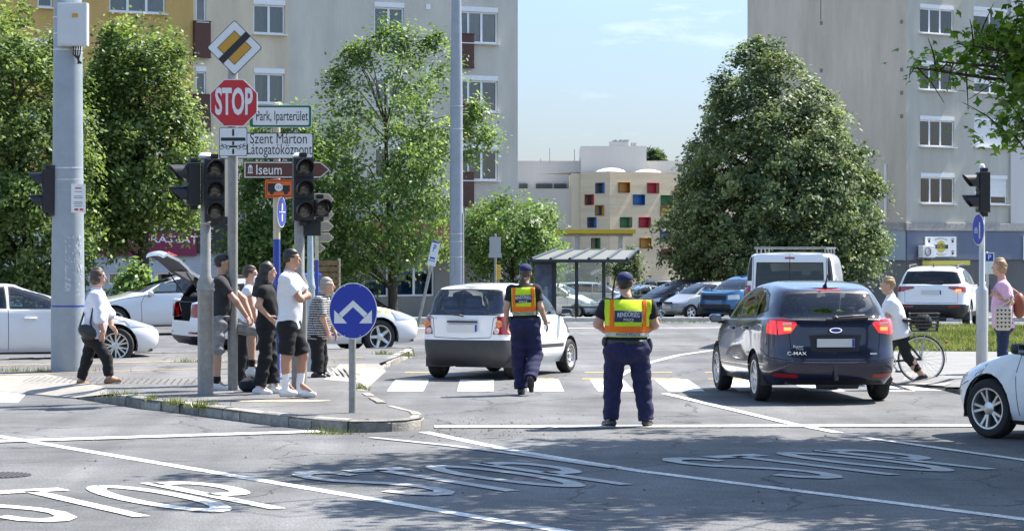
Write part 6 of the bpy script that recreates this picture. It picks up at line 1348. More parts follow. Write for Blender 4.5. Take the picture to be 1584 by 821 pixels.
class Human:
    def __init__(s, label, base, d, zf, J, face, look=None, bulk=1., skin=None, group=None, tilt=0.):
        """J: joint -> (px, py, depth offset in metres). face: torso direction (degrees, 0 = right, 90 = away); look: head direction"""
        s.s = F / d; s.t = thing('person', label, 'person', (X_(base[0], d), d, zf), 0, group); s.J = {}
        oy = Z_(base[1], d) - zf
        for k, (px, py, dy) in J.items(): s.J[k] = np.array([(px - base[0]) / s.s, dy, (base[1] - py) / s.s + oy])
        s.f = np.array([math.cos(R(face)), math.sin(R(face)), 0]); look = face if look is None else look
        s.lf = nrm([math.cos(R(look)), math.sin(R(look)), tilt]); s.b = bulk; s.skin = skin or M_SKIN; s.seed = int(base[0])
        s.hip = (s.J['hipL'] + s.J['hipR']) / 2; s.sh = (s.J['shL'] + s.J['shR']) / 2; s.ax = nrm(s.sh - s.hip); s.tf = frame(s.f - s.ax * (s.f @ s.ax), s.ax); s.H = np.linalg.norm(s.sh - s.hip)
    def torso(s, S, g=0., b=None, lo=True, chest=1.):
        b = b or s.b; Rm = s.tf; p = lambda t, fw=0: s.hip + s.ax * s.H * t + s.f * fw
        if lo: S.ell(p(.02, -.01), (.165 * b + g, .125 * b + g, .15 + g), .05, Rm)
        S.ell(p(.36, .015 * b), (.152 * b + g, .115 * b ** 1.6 + g, .2 + g), .07, Rm); S.ell(p(.74, .0), (.17 * b ** .7 * chest + g, .118 * b + g, .21 + g), .07, Rm)
        for k in 'LR': S.cone(s.J['sh' + k], p(.88), .062 * b ** .4 + g, .085 + g, .05)
        S.cone(p(.95), s.J['neck'], .075 + g * .5, .058 + g * .4, .04); return S
    def limb(s, S, a, b, c, r, g=0., t=1., flat=True, k=.03, flare=0.):
        """t in limb units: 1 = joint b, 2 = joint c; the end is cut square"""
        A, B, Cc = s.J[a], s.J[b], s.J[c]; r0, r1, r2 = [q + g for q in r]
        if t <= 1:
            E = A + (B - A) * t; n_ = nrm(B - A); S.cone(A, A + (B - A) * min(1, t + .15), r0, r0 + (r1 - r0) * t + flare, k, (n_, E) if flat else None)
        else:
            E = B + (Cc - B) * (t - 1); n_ = nrm(Cc - B); S.cone(A, B, r0, r1 + flare * .3, k); S.cone(B, B + (Cc - B) * min(1.0, t - 1 + .1), r1 + flare * .3, r1 + (r2 - r1) * (t - 1) + flare, k, (n_, E) if flat else None)
        return S
    ARM = (.052, .042, .03); LEG = (.088, .06, .042)
    def body(s, hair='dark', ears=True, arms='LR', curl=.9, hands={}):
        S = SDF(); J = s.J; b = s.b; s.torso(S, -.008); Hd = J['head']; Rm = frame(s.lf); q = lambda x, y, z: Hd + Rm @ np.array([x, y, z])
        S.ell(q(0, -.012, .02), (.076, .096, .1), .02, Rm); S.ell(q(0, .022, -.055), (.056, .068, .072), .03, Rm); S.cone(q(0, .04, -.1), q(0, .05, -.095), .03, .024, .03)
        S.cone(q(0, .083, .015), q(0, .103, -.028), .01, .0145, .012); S.cone(q(-.022, .085, -.062), q(.022, .085, -.062), .008, .008, .008); S.cone(q(-.024, .083, -.073), q(.024, .083, -.073), .007, .007, .008)
        S.cone(q(-.045, .075, .028), q(.045, .075, .028), .012, .012, .015)
        for sg in (-1, 1): S.ell(q(sg * .078, -.005, -.005), (.011, .022, .032), .008, Rm); S.ell(q(sg * .03, .09, .005), (.014, .01, .01), .001, Rm, sub=True)
        S.cone(q(0, -.02, -.06), J['neck'] + s.ax * -.02, .055, .058, .03)
        for k in 'LR':
            s.limb(S, 'hip' + k, 'kn' + k, 'an' + k, [r * b ** .6 for r in s.LEG], 0, 2, False); A, B, Cc = J['hip' + k], J['kn' + k], J['an' + k]
            cf = B + (Cc - B) * .32; back = -(J['toe' + k] - Cc); back[2] = 0; S.ell(cf + nrm(back) * .012, (.05 * b ** .4, .05 * b ** .4, .11), .04, frame(nrm(back), nrm(B - Cc)))
            td = J['toe' + k] - Cc; S.cone(Cc, Cc + td * .75, .038, .018, .02)
            if k in arms: s.limb(S, 'sh' + k, 'el' + k, 'wr' + k, [r * b ** .5 for r in s.ARM], 0, 2, False); s.hand(S, k, *hands.get(k, (None, curl)))
        s.skinobj = S.build('body', s.skin, s.t, h=.0085)
        for sg in (-1, 1):
            o = MB(); o.lathe([(0, -.011), (.008, -.008), (.0112, 0), (.008, .008), (0, .011)], 10, T=Matrix.Translation(q(sg * .03, .081, .005))); e = o.build('eye', M_EYEW, s.skinobj, smooth=80)
            o = MB(); o.lathe([(0, -.006), (.0045, -.004), (.006, 0), (.0045, .004), (0, .006)], 8, T=Matrix.Translation(q(sg * .03, .0885, .005))); o.build('iris', M_EYED, e, smooth=80)
        s.q = q; s.Rm = Rm; return s
    def hand(s, S, k, side=None, curl=.9):
        W_, E = s.J['wr' + k], s.J['el' + k]; d = nrm(s.J['ha' + k] - W_) if 'ha' + k in s.J else nrm(W_ - E)
        # palm normal: inward
        inn = np.array(side, float) if side is not None else (s.hip - W_) * np.array([1, 1, 0]); inn = nrm(inn - d * (inn @ d)) if np.linalg.norm(inn - d * (inn @ d)) > 1e-3 else nrm(np.cross(d, [0, 0, 1.])); ac = np.cross(d, inn); 
        if ac @ s.f < 0: ac = -ac                       # thumb side points forward
        S.ell(W_ + d * .05, (.04, .05, .017), .015, np.stack([ac, d, inn], 1))
        for i, ln in enumerate((.036, .041, .038, .03)):
            p0 = W_ + d * .082 + ac * (.03 - .02 * i); a1, a2, a3 = curl * .45, curl * 1.0, curl * 1.5
            p1 = p0 + (d * math.cos(a1) + inn * math.sin(a1)) * ln; p2 = p1 + (d * math.cos(a2) + inn * math.sin(a2)) * ln * .72; p3 = p2 + (d * math.cos(a3) + inn * math.sin(a3)) * ln * .55
            S.cone(p0, p1, .0098, .009, .006); S.cone(p1, p2, .009, .0083, .004); S.cone(p2, p3, .0083, .0072, .004)
        t0 = W_ + d * .028 + ac * .034; t1 = t0 + nrm(ac * .75 + d * .6 + inn * .3) * .036; t2 = t1 + nrm(ac * .25 + d * .85 + inn * .45) * .034; S.cone(t0, t1, .0125, .0108, .01); S.cone(t1, t2, .0108, .0085, .004)
    def hairdo(s, kind='short', col='dark', extra=()):
        S = SDF(); q = s.q; Rm = s.Rm; n_ = Rm @ nrm([0, .75, -.66]); S.ell(q(0, -.018, .028), (.086, .104, .108), .02, Rm, [(n_, q(0, .062, .06))])
        if kind == 'long': S.ell(q(0, -.06, -.07), (.085, .06, .15), .04, Rm); S.cone(q(.0, -.075, -.1), q(.0, -.1, -.32), .07, .05, .05)
        if kind == 'bob': S.ell(q(0, -.04, -.03), (.095, .085, .1), .03, Rm, [(Rm @ nrm([0, 1, -.1]), q(0, .03, 0))])
        for a, b_, ra, rb in extra: S.cone(q(*a), q(*b_), ra, rb, .02)
        S.build('hair', HAIRS[col], s.t, h=.009, wrinkle=.004, wf=60); return s
    def cap(s, m, m2):
        S = SDF(); q = s.q; Rm = s.Rm; S.ell(q(0, -.012, .055), (.094, .112, .085), .02, Rm, [(Rm @ np.array([0, 0, -1.]), q(0, 0, .045))]); c = S.build('cap', m, s.t, h=.008)
        S = SDF(); S.ell(q(0, .09, .055), (.075, .075, .012), .01, Rm, [(Rm @ np.array([0, -1., 0]), q(0, .07, 0))]); S.build('cap_peak', m2, c, h=.008); return s
    def shirt(s, m, sleeve=.55, hem=-.06, g=.012, loose=0., name='shirt', chest=1.03, wr=.004, arms='LR', neck=.0):
        S = SDF(); s.torso(S, g + loose, lo=True, chest=chest); 
        for k in arms: s.limb(S, 'sh' + k, 'el' + k, 'wr' + k, [r * s.b ** .5 for r in s.ARM], g + .008, sleeve, k=.035, flare=.006)
        hp = s.hip + s.ax * hem; S_ = S; s.shirt_sdf = S
        up = s.J['neck'] + s.ax * (-.012 + neck); return S.build(name, m, s.t, h=.0105, clips=[(-s.ax, hp)], wrinkle=wr, seed=s.seed) if not neck else S.build(name, m, s.t, h=.0105, clips=[(-s.ax, hp), (s.ax, up)], wrinkle=wr, seed=s.seed)
    def pants(s, m, length=1.97, g=.012, top=.1, flare=0., wr=.004, name='trousers', legs='LR', seat=True):
        S = SDF(); Rm = s.tf; S.ell(s.hip + s.ax * .0 - s.f * .012, (.168 * s.b + g, .128 * s.b + g, .15 + g), .05, Rm); S.ell(s.hip + s.ax * .12, (.15 * s.b + g, .112 * s.b ** 1.5 + g, .12), .06, Rm)
        for k in legs: s.limb(S, 'hip' + k, 'kn' + k, 'an' + k, [r * s.b ** .6 for r in s.LEG], g, length, k=.035, flare=flare)
        S.ell(s.hip - np.array([0, 0, .06]), (.1, .08, .08), .04)
        return S.build(name, m, s.t, h=.0105, clips=[(s.ax, s.hip + s.ax * top)], wrinkle=wr, wf=38, seed=s.seed + 3)
    def belt(s, m, z=.1, hgt=.025, g=.022):
        S = SDF(); Rm = s.tf; S.ell(s.hip + s.ax * z, (.155 * s.b + g, .118 * s.b ** 1.4 + g, .14), .05, Rm)
        return S.build('belt', m, s.t, h=.01, clips=[(s.ax, s.hip + s.ax * (z + hgt)), (-s.ax, s.hip + s.ax * (z - hgt))])
    def shoes(s, m, sole=None, h=.0, sock=None, sock_len=.1, r=.046, sock_m=None):
        for k in 'LR':
            A, T_ = s.J['an' + k], s.J['toe' + k]; d = T_ - A; fl = nrm([d[0], d[1], 0]) if np.linalg.norm(d[:2]) > .02 else s.f
            heel = s.J['he' + k] if 'he' + k in s.J else A - fl * .05 + np.array([0, 0, min(-.045, (T_ - A)[2])]); ft = nrm(T_ - heel); up = nrm(np.cross(np.cross(ft, [0, 0, 1.]), ft)); side = np.cross(ft, up)
            S = SDF(); L_f = max(.2, np.linalg.norm(T_ - heel)); tp = heel + ft * L_f; sp = heel - up * .034
            S.cone(heel + up * .012, heel + ft * L_f * .5 + up * .012, .044, .042, .03, [(-up, sp)]); S.cone(heel + ft * L_f * .5, tp - ft * .03 - up * .004, .046, .036, .03, [(-up, sp)]); S.cone(A + (s.J['kn' + k] - A) * .04, heel + ft * .05 + up * .02, .046, .046, .03)
            o = S.build('shoe', m, s.t, h=.009)
            S = SDF(); S.cone(heel, heel + ft * L_f * .5, .049, .05, .02, [(-up, sp - up * .012), (up, sp + up * .012)]); S.cone(heel + ft * L_f * .5, tp - ft * .03, .05, .041, .02, [(-up, sp - up * .012), (up, sp + up * .012)]); S.build('sole', sole or m, o, h=.008)
            if sock_m:
                B = s.J['kn' + k]; e = A + (B - A) * sock_len / np.linalg.norm(B - A); S = SDF(); S.cone(A - nrm(B - A) * .01, A + (B - A) * (sock_len + .04) / np.linalg.norm(B - A), .05, .052, .02, (nrm(B - A), e)); S.build('sock', sock_m, s.t, h=.009)
        return s
def decal(S, g, extra, name, m, par, h=.0095):
    """a strip lying on surface S (grown by g), limited by extra clip planes"""
    T2 = SDF()
    for p in S.P:
        p = list(p)
        if p[0] == 'c': p[3] += g; p[4] += g
        else: p[2] = p[2] + g
        T2.P.append(tuple(p))
    return T2.build(name, m, par, h=h, clips=extra)
BLKC = cloth('black_cloth', (.008, .008, .009)); NAVC = cloth('navy_police_cloth', (.013, .0145, .058), .35); DNAV = cloth('dark_navy_shirt', (.008, .008, .014)); WHTC = cloth('white_cotton', (.75, .75, .76), .04); VEST = cloth('hi_vis_yellow', (.55, .72, .02), .06); ORNG = cloth('hi_vis_orange', (.85, .16, .01), .06)
SILR = cloth('silver_reflective', (.45, .47, .45), .1, rough=.4)

# -- policeman and policewoman
def officer(h, female=False):
    Rm = h.tf; f = h.f
    h.shirt(DNAV, .62, -.02, .014, wr=.004); h.belt(M_SHOEB, .09 if not female else .08, .028, .026)
    V = SDF(); h.torso(V, .03, lo=True, chest=1.06)
    for k in 'LR': V.cone(h.J['sh' + k], h.J['sh' + k] + (h.sh - h.J['sh' + k]) * .4, .075, .08, .03)
    bot = h.hip + h.ax * .15; rt = Rm[:, 0]; cut = []
    for k, sg in (('L', -1), ('R', 1)): cut.append((rt * sg, h.J['sh' + k] + rt * sg * (.028 if not female else .0)))
    base = [(-h.ax, bot), (h.ax, h.J['neck'] - h.ax * .03)] + cut
    vo = V.build('hi_vis_vest', VEST, h.t, h=.0105, clips=base, wrinkle=.0025, seed=2)
    decal(V, .005, base + [(h.ax, bot + h.ax * .125), (-h.ax, bot + h.ax * .052)], 'orange_band', ORNG, vo)
    for sg in (-1, 1):
        c0 = h.sh + rt * sg * (.185 if not female else .13); decal(V, .006, base + [(rt, c0 + rt * .026), (-rt, c0 - rt * .026), (-h.ax, bot + h.ax * .09)], 'orange_strap', ORNG, vo)
    decal(V, .005, base + [(h.ax, bot + h.ax * .052), (-h.ax, bot + h.ax * .006)], 'reflective_band', SILR, vo)
    # back patch and lettering following the back
    cen = h.sh - h.ax * .115; hw, hh = (.158, .066) if not female else (.125, .055)
    decal(V, .006, base + [(rt, cen + rt * hw), (-rt, cen - rt * hw), (h.ax, cen + h.ax * hh), (-h.ax, cen - h.ax * hh), (f, h.sh - f * .03)], 'back_patch', M_SIGB if False else mat('navy_patch', (.02, .022, .07), .6), vo)
    def wrap(body, dz, size, bold, sx, arc=0.):
        v, fc = text_geo(body, size, bold, sx); P = np.array([(a, b, 0) for a, b, _ in v]); P[:, 1] += dz + arc * (1 - (P[:, 0] / hw) ** 2)
        W0 = cen + P[:, :1] * rt + P[:, 1:2] * h.ax - f * .34
        for _ in range(40): W0 = W0 + (V.value(W0)[:, None] - .0098) * f * .9
        q = MB(); q.add([tuple(p) for p in W0], fc); q.build('lettering', M_SIGW, vo)
    wrap('RENDŐRSÉG', .006, .072 if not female else .062, .008, .62, .014); wrap('POLICE', -.038, .042, .006, .85)
    zb_ = bot + h.ax * .03
    def ringtext(body, size):
        v, fc = text_geo(body, size, .004, .9); P = np.array([(a, b, 0) for a, b, _ in v]); W0 = zb_ + P[:, :1] * rt + P[:, 1:2] * h.ax - f * .34
        for _ in range(40): W0 = W0 + (V.value(W0)[:, None] - .0088) * f * .9
        q = MB(); q.add([tuple(p) for p in W0], fc); q.build('lettering', M_SIGK, vo)
    ringtext('POLICE POLICE', .045)
    h.pants(NAVC, 2.03, .036 if female else .024, .1, .014, .005)
    for k, sg in (('L', -1), ('R', 1)):
        A, B = h.J['hip' + k], h.J['kn' + k]; c = A + (B - A) * .72 + rt * sg * .085; S = SDF(); S.ell(c, (.03, .07, .1), .02, Rm); S.build('cargo_pocket', NAVC, h.t, h=.01, wrinkle=.002)
    for sg, zz, sz in ((-1, .09, (.035, .05, .06)), (1, .05, (.04, .05, .09)), (.45, .085, (.05, .03, .04))):
        S = SDF(); S.ell(h.hip + h.ax * zz + rt * sg * (.165 * h.b + .02) - f * (.02 if abs(sg) == 1 else .13), sz, .02, Rm); S.build('belt_pouch', M_SHOEB, h.t, h=.01)
    h.cap(cloth('police_cap', (.014, .017, .085)), M_SHOEB); h.shoes(M_SHOEB)
OFFG = 'police officers directing traffic'
h = Human('stocky policeman in a yellow vest standing on the stop line, seen from behind', (970, 660), 29.45, 0, dict(head=(967, 439, .05), neck=(969, 459, .0), shL=(938, 473, 0), shR=(1003, 473, 0), elL=(925, 501, .05), elR=(1013, 502, .05), wrL=(938, 513, .26), wrR=(1000, 514, .26), haL=(950, 512, .32), haR=(988, 512, .32), hipL=(952, 541, 0), hipR=(987, 541, 0), knL=(948, 597, .03), knR=(994, 597, .03), anL=(945, 648, 0), anR=(1000, 648, 0), toeL=(934, 655, .16), toeR=(1008, 655, .17)), 92, 84, 1.42)
h.body(hands={'L': ((1, 0, 0), 1.2), 'R': ((-1, 0, 0), 1.2)}).hairdo('short', 'dark'); officer(h)
h = Human('policewoman with a ponytail and yellow vest, walking away beside the small white car', (812, 609), 35.9, 0, dict(head=(813, 423, .06), neck=(811, 441, .01), shL=(792, 449, .02), shR=(829, 449, -.02), elL=(783, 477, .0), elR=(836, 476, -.04), wrL=(784, 501, .07), wrR=(844, 497, .04), hipL=(803, 504, 0), hipR=(821, 504, 0), knL=(803, 549, .06), knR=(828, 549, .05), anL=(806, 599, .05), anR=(820, 583, -.25), toeL=(809, 606, .2), toeR=(822, 604, -.16)), 84, 80, 1.04)
h.J['heR'] = h.J['anR'] + np.array([.0, -.06, -.0]); 
h.body(curl=.7).hairdo('short', 'brown', [((0, -.1, -.02), (-.02, -.13, -.12), .035, .035), ((-.02, -.13, -.12), (-.03, -.12, -.3), .035, .02)]); officer(h, True)

PED = 'pedestrians waiting on the island'
# -- woman walking at the left
h = Human('woman in a loose white blouse with a black shoulder bag, walking past the column', (140, 600), 36.6, .1, dict(head=(153, 428, -.02), neck=(149, 447, 0), shL=(149, 458, .15), shR=(152, 459, -.15), elL=(166, 487, .2), elR=(157, 492, -.2), wrL=(170, 505, .14), wrR=(162, 510, -.16), haL=(177, 512, .12), haR=(161, 520, -.17), hipL=(143, 518, .08), hipR=(145, 520, -.08), knL=(133, 556, .08), knR=(166, 553, -.06), anL=(123, 589, .09), anR=(170, 583, -.07), toeL=(137, 597, .09), toeR=(189, 587, -.07)), 5, 12, 1.12)
h.J['heL'] = h.J['anL'] + np.array([-.02, 0, -.05]); h.J['heR'] = h.J['anR'] + np.array([-.03, 0, -.07])
h.body(curl=.5).hairdo('bob', 'brown'); h.shirt(cloth('white_blouse', (.68, .67, .74), .05), 1.25, -.03, .02, .012, wr=.007); h.pants(BLKC, 1.93, .012, .1, .01); h.shoes(mat('brown_canvas', (.26, .15, .08), .8), M_SOLE)
S = SDF(); c = h.hip + np.array([-.04, -.24, .06]); S.ell(c, (.14, .05, .1), .03, np.array(Matrix.Rotation(.5, 3, 'Y'))); bag = S.build('shoulder_bag', M_SHOEB, h.t, h=.011)
q = MB(); q.tube([h.J['shL'] + np.array([0, .0, .09]), h.J['shL'] + np.array([.0, -.16, .075]), h.sh + np.array([-.02, -.2, -.12]), h.hip + np.array([-.0, -.235, .2]), c + np.array([.06, -.02, .07])], .014, 8); q.tube([h.J['shL'] + np.array([0, .0, .09]), h.sh + np.array([-.15, .02, -.1]), c + np.array([-.13, .03, .03])], .014, 8); q.build('bag_strap', M_SHOEB, bag)
# -- man in dark grey T-shirt
h = Human('man in a dark grey T-shirt and grey shorts with one foot raised', (337, 604), 34.9, KH, dict(head=(345, 407, 0), neck=(342, 426, 0), shL=(346, 436, .17), shR=(342, 436, -.17), elL=(375, 463, .16), elR=(367, 465, -.18), wrL=(386, 487, .08), wrR=(382, 488, -.12), haL=(392, 499, .06), haR=(389, 500, -.1), hipL=(342, 497, .09), hipR=(337, 499, -.09), knL=(388, 512, .08), knR=(337, 541, -.09), anL=(389, 564, .08), anR=(337, 589, -.09), toeL=(406, 577, .07), toeR=(353, 600, -.1)), 2, 6, 1.05, group=PED)
h.body().hairdo('short', 'dark'); h.shirt(cloth('charcoal_jersey', (.03, .03, .034)), .6, -.04, .014, .006); o = h.pants(cloth('camouflage_grey', (.26, .255, .25), .45, 9), 1.04, .022, .1, .018, .006, name='shorts'); h.shoes(M_SHOEW, M_SOLE, sock_m=BLKC, sock_len=.07)
# -- woman with face mask
h = Human('woman in a white top and black trousers, half hidden behind the sign post', (378, 601), 36.3, KH, dict(head=(388, 424, 0), neck=(386, 441, 0), shL=(388, 450, .16), shR=(386, 450, -.16), elL=(392, 476, .19), elR=(393, 476, -.2), wrL=(393, 501, .15), wrR=(398, 499, -.17), hipL=(381, 506, .08), hipR=(379, 507, -.08), knL=(378, 551, .08), knR=(375, 551, -.08), anL=(377, 590, .08), anR=(371, 590, -.09), toeL=(392, 597, .08), toeR=(386, 597, -.1)), 0, 2, .98, group=PED)
h.body().hairdo('short', 'brown'); h.shirt(WHTC, .25, -.03, .012); h.pants(BLKC, 1.97, .014, .1, .01); h.shoes(M_SHOEB, M_SOLE)
S = SDF(); S.ell(h.q(0, .045, -.065), (.068, .062, .06), .02, h.Rm, [(h.Rm @ np.array([0, -1., 0]), h.q(0, .04, 0)), (h.Rm @ np.array([0, 0, 1.]), h.q(0, 0, -.025))]); S.build('face_mask', WHTC, h.t, h=.008)
# -- woman in black with long hair
h = Human('woman all in black with long wavy dark hair and white trainers, back slightly turned', (418, 608), 34.0, KH, dict(head=(415, 420, 0), neck=(412, 440, 0), shL=(416, 450, .15), shR=(409, 450, -.16), elL=(413, 476, .2), elR=(402, 472, -.21), wrL=(426, 494, .17), wrR=(417, 489, -.17), haL=(434, 500, .14), haR=(423, 496, -.15), hipL=(414, 503, .08), hipR=(412, 505, -.08), knL=(418, 551, .08), knR=(411, 554, -.08), anL=(421, 594, .08), anR=(402, 596, -.09), toeL=(438, 604, .07), toeR=(422, 606, -.11)), 8, 14, 1.0, group=PED)
h.body(hands={'R': ((0, 1, 0), .3)}).hairdo('long', 'dark', [((0, -.1, -.1), (-.0, -.17, -.28), .07, .05), ((.05, -.08, -.1), (.06, -.14, -.34), .045, .025), ((-.05, -.09, -.1), (-.06, -.2, -.3), .04, .02)]); h.shirt(BLKC, .5, .0, .012); h.pants(BLKC, 1.98, .014, .12, .035, .006); h.shoes(M_SHOEW, M_SOLE)
# -- man in white T-shirt
h = Human('tall man in a white T-shirt, black shorts and white socks with folded arms', (462, 614), 33.0, KH, dict(head=(452, 400, .02), neck=(446, 421, 0), shL=(452, 432, .18), shR=(443, 432, -.18), elL=(474, 458, .2), elR=(467, 462, -.2), wrL=(458, 464, -.02), wrR=(452, 455, .0), haL=(448, 466, -.14), haR=(463, 450, .12), hipL=(449, 502, .09), hipR=(446, 504, -.09), knL=(468, 550, .1), knR=(444, 550, -.1), anL=(463, 594, .09), anR=(443, 592, -.09), toeL=(489, 609, .02), toeR=(456, 607, -.16)), 350, 2, 1.06, M_SKIN2, PED)
h.J['toeL'], h.J['toeR'] = h.J['toeL'] + np.array([0, -.1, 0]), h.J['toeR'] + np.array([.03, .12, 0])
h.body(curl=.6, hands={'L': ((-.3, 1, 0), .6), 'R': ((-1, 0, 0), .6)}).hairdo('short', 'dark'); h.shirt(WHTC, .72, -.05, .02, .006, wr=.005); h.pants(BLKC, .95, .022, .1, .018, name='shorts'); h.shoes(M_SHOEW, M_SOLE, sock_m=WHTC, sock_len=.16)
# -- woman in patterned blouse
def pattern():
    m = mat('patterned_blouse', (.02, .02, .022), .85); n = m.node_tree.nodes; l = m.node_tree.links; t = n.new('ShaderNodeTexCoord'); w1 = n.new('ShaderNodeTexWave'); w1.bands_direction = 'Z'; w1.inputs['Scale'].default_value = 9; w1.inputs['Distortion'].default_value = .6
    ck = n.new('ShaderNodeTexVoronoi'); ck.inputs['Scale'].default_value = 55; mt = n.new('ShaderNodeMath'); mt.operation = 'MULTIPLY'; r = n.new('ShaderNodeValToRGB'); r.color_ramp.elements[0].position = .2; r.color_ramp.elements[1].position = .3; r.color_ramp.elements[0].color = (.015, .015, .018, 1); r.color_ramp.elements[1].color = (.45, .44, .42, 1)
    l.new(t.outputs['Object'], w1.inputs[0]); l.new(t.outputs['Object'], ck.inputs[0]); l.new(w1.outputs['Fac'], mt.inputs[0]); l.new(ck.outputs['Distance'], mt.inputs[1]); l.new(mt.outputs[0], r.inputs[0]); l.new(r.outputs[0], n['Principled BSDF'].inputs['Base Color']); return m
h = Human('elderly woman in a black and white patterned blouse and wide black trousers', (494, 584), 38.4, KH, dict(head=(507, 442, -.02), neck=(501, 458, 0), shL=(500, 466, .16), shR=(494, 466, -.16), elL=(508, 492, .18), elR=(501, 492, -.2), wrL=(516, 512, .12), wrR=(508, 512, -.16), hipL=(492, 518, .08), hipR=(490, 519, -.08), knL=(497, 552, .08), knR=(492, 552, -.08), anL=(495, 576, .08), anR=(491, 576, -.08), toeL=(510, 581, .06), toeR=(504, 582, -.1)), 352, 0, 1.1, group=PED)
h.body(curl=.6).hairdo('short', 'grey'); h.shirt(pattern(), .85, -.06, .018, .012, wr=.006); h.pants(BLKC, 1.95, .018, .1, .03); h.shoes(M_SHOEB)
# -- woman on the bicycle
h = Human('woman in a white top astride the bicycle behind the dark blue car', (1392, 592), 38.7, .02, dict(head=(1373, 441, 0), neck=(1378, 460, 0), shL=(1378, 471, -.17), shR=(1380, 471, .17), elL=(1366, 495, -.2), elR=(1366, 494, .2), wrL=(1350, 503, -.2), wrR=(1350, 503, .22), hipL=(1391, 518, -.08), hipR=(1391, 517, .08), knL=(1402, 552, -.13), knR=(1372, 545, .13), anL=(1425, 580, -.17), anR=(1374, 580, .16), toeL=(1408, 591, -.17), toeR=(1357, 588, .16)), 178, 180, 1.08)
h.J['heL'] = h.J['anL'] + np.array([.035, 0, -.035])
h.body(hands={'L': ((0, 0, -1), 1.3), 'R': ((0, 0, -1), 1.3)}).hairdo('short', 'fair'); h.shirt(WHTC, .55, -.05, .018, .012, wr=.006); h.pants(BLKC, 1.72, .008, .1); h.shoes(M_SHOEB)
# -- woman in pink
h = Human('woman in a pink T-shirt with a cotton bag printed with black hearts', (1548, 588), 39.6, KH, dict(head=(1545, 412, 0), neck=(1550, 431, 0), shL=(1549, 443, -.16), shR=(1553, 443, .16), elL=(1560, 467, -.2), elR=(1562, 466, .2), wrL=(1542, 459, -.18), wrR=(1540, 458, .14), haL=(1532, 454, -.12), haR=(1532, 454, .06), hipL=(1551, 503, -.08), hipR=(1552, 503, .08), knL=(1549, 545, -.09), knR=(1553, 545, .09), anL=(1549, 580, -.09), anR=(1556, 580, .09), toeL=(1534, 586, -.1), toeR=(1541, 586, .1)), 182, 178, 1.12)
h.body(hands={'L': ((0, .6, 1), .8), 'R': ((0, -.6, 1), .8)}).hairdo('bob', 'fair'); h.shirt(cloth('pink_jersey', (.66, .4, .55), .06), .72, -.04, .016, .01, wr=.006); h.pants(cloth('dark_denim', (.02, .03, .075), .2), 1.97, .012); h.shoes(M_SHOEB)
S = SDF(); c = h.hip + np.array([-.05, -.26, .12]); S.ell(c, (.2, .05, .23), .02, None); S.P[-1] = ('e', c, np.array([.17, .045, .23]), None, False, .02, [((0, 0, 1), c + np.array([0, 0, .17])), ((1, 0, 0), c + np.array([.13, 0, 0])), ((-1, 0, 0), c - np.array([.13, 0, 0])), ((0, 0, -1), c - np.array([0, 0, .19]))]); tb = S.build('cotton_bag', cloth('natural_cotton', (.6, .54, .42), .05), h.t, h=.011)
q = MB()
for i in range(4):
    for j in range(5):
        x, z = c[0] - .09 + i * .06, c[2] - .13 + j * .062; P = [(x, z - .019), (x + .018, z + .002), (x + .014, z + .015), (x + .005, z + .015), (x, z + .008), (x - .005, z + .015), (x - .014, z + .015), (x - .018, z + .002)]; q.add([(a, c[1] - .048, b) for a, b in P], [tuple(range(8))])
q.build('heart_print', M_SIGK, tb)
q = MB(); q.tube([c + np.array([-.08, -.03, .16]), h.J['elL'] + np.array([-.03, -.06, .02]), h.J['shL'] + np.array([.0, -.04, .07])], .012, 8); q.tube([c + np.array([.08, -.03, .16]), h.J['elL'] + np.array([.03, -.05, .06]), h.J['shL'] + np.array([.03, .0, .07])], .012, 8); q.build('bag_handle', MATS['natural_cotton'], tb)
S = SDF(); c = h.hip + np.array([.25, .0, .3]); S.ell(c, (.1, .12, .2), .03); bb = S.build('brown_bag', mat('brown_leather', (.2, .06, .025), .5, var=.15), h.t, h=.011)
q = MB(); q.tube([c + np.array([0, 0, .18]), h.J['shR'] + np.array([.1, -.05, .0]), h.J['shR'] + np.array([.02, -.02, .08])], .014, 8); q.build('bag_strap', MATS['brown_leather'], bb)
q = MB(); q.box(tuple((h.J['haL'] + h.J['haR']) / 2 + np.array([-.02, 0, .06])), (.02, .08, .15)); ph = q.build('phone', M_BLACK, h.t, bev=.006)
# -- people in the small white car
def rider(label, lx, ly, pxl):
    ca, sa = math.cos(R(68.8)), math.sin(R(68.8)); bx, by = -.14 + ca * lx - sa * ly, 41.5 + sa * lx + ca * ly; s = F / by; px0 = CX + bx * s; py0 = HY + (EYE - .5) * s; u = lambda dx, z, dy=0: (px0 + dx * s, HY + (EYE - z) * s, dy)
    return Human(label, (px0, HY + EYE * s), by, 0, dict(head=u(0, 1.26, .0), neck=u(0, 1.1), shL=u(-.18, 1.02, .06), shR=u(.18, 1.02, -.06), elL=u(-.22, .78, .12), elR=u(.24, .78, 0), wrL=u(-.12, .72, .36), wrR=u(.26, .72, .25), hipL=u(-.09, .52, .03), hipR=u(.09, .52, -.03), knL=u(.02, .62, .45), knR=u(.22, .62, .38), anL=u(.12, .32, .62), anR=u(.3, .32, .55), toeL=u(.18, .28, .75), toeR=u(.36, .28, .7)), 68.8, 68.8)
h = rider('passenger in a pale blue top seated inside the small white car', -.62, -.05, 0); h.body().hairdo('short', 'dark'); h.shirt(cloth('pale_blue_top', (.2, .26, .4)), .6, -.02); h.pants(BLKC, 1.9)
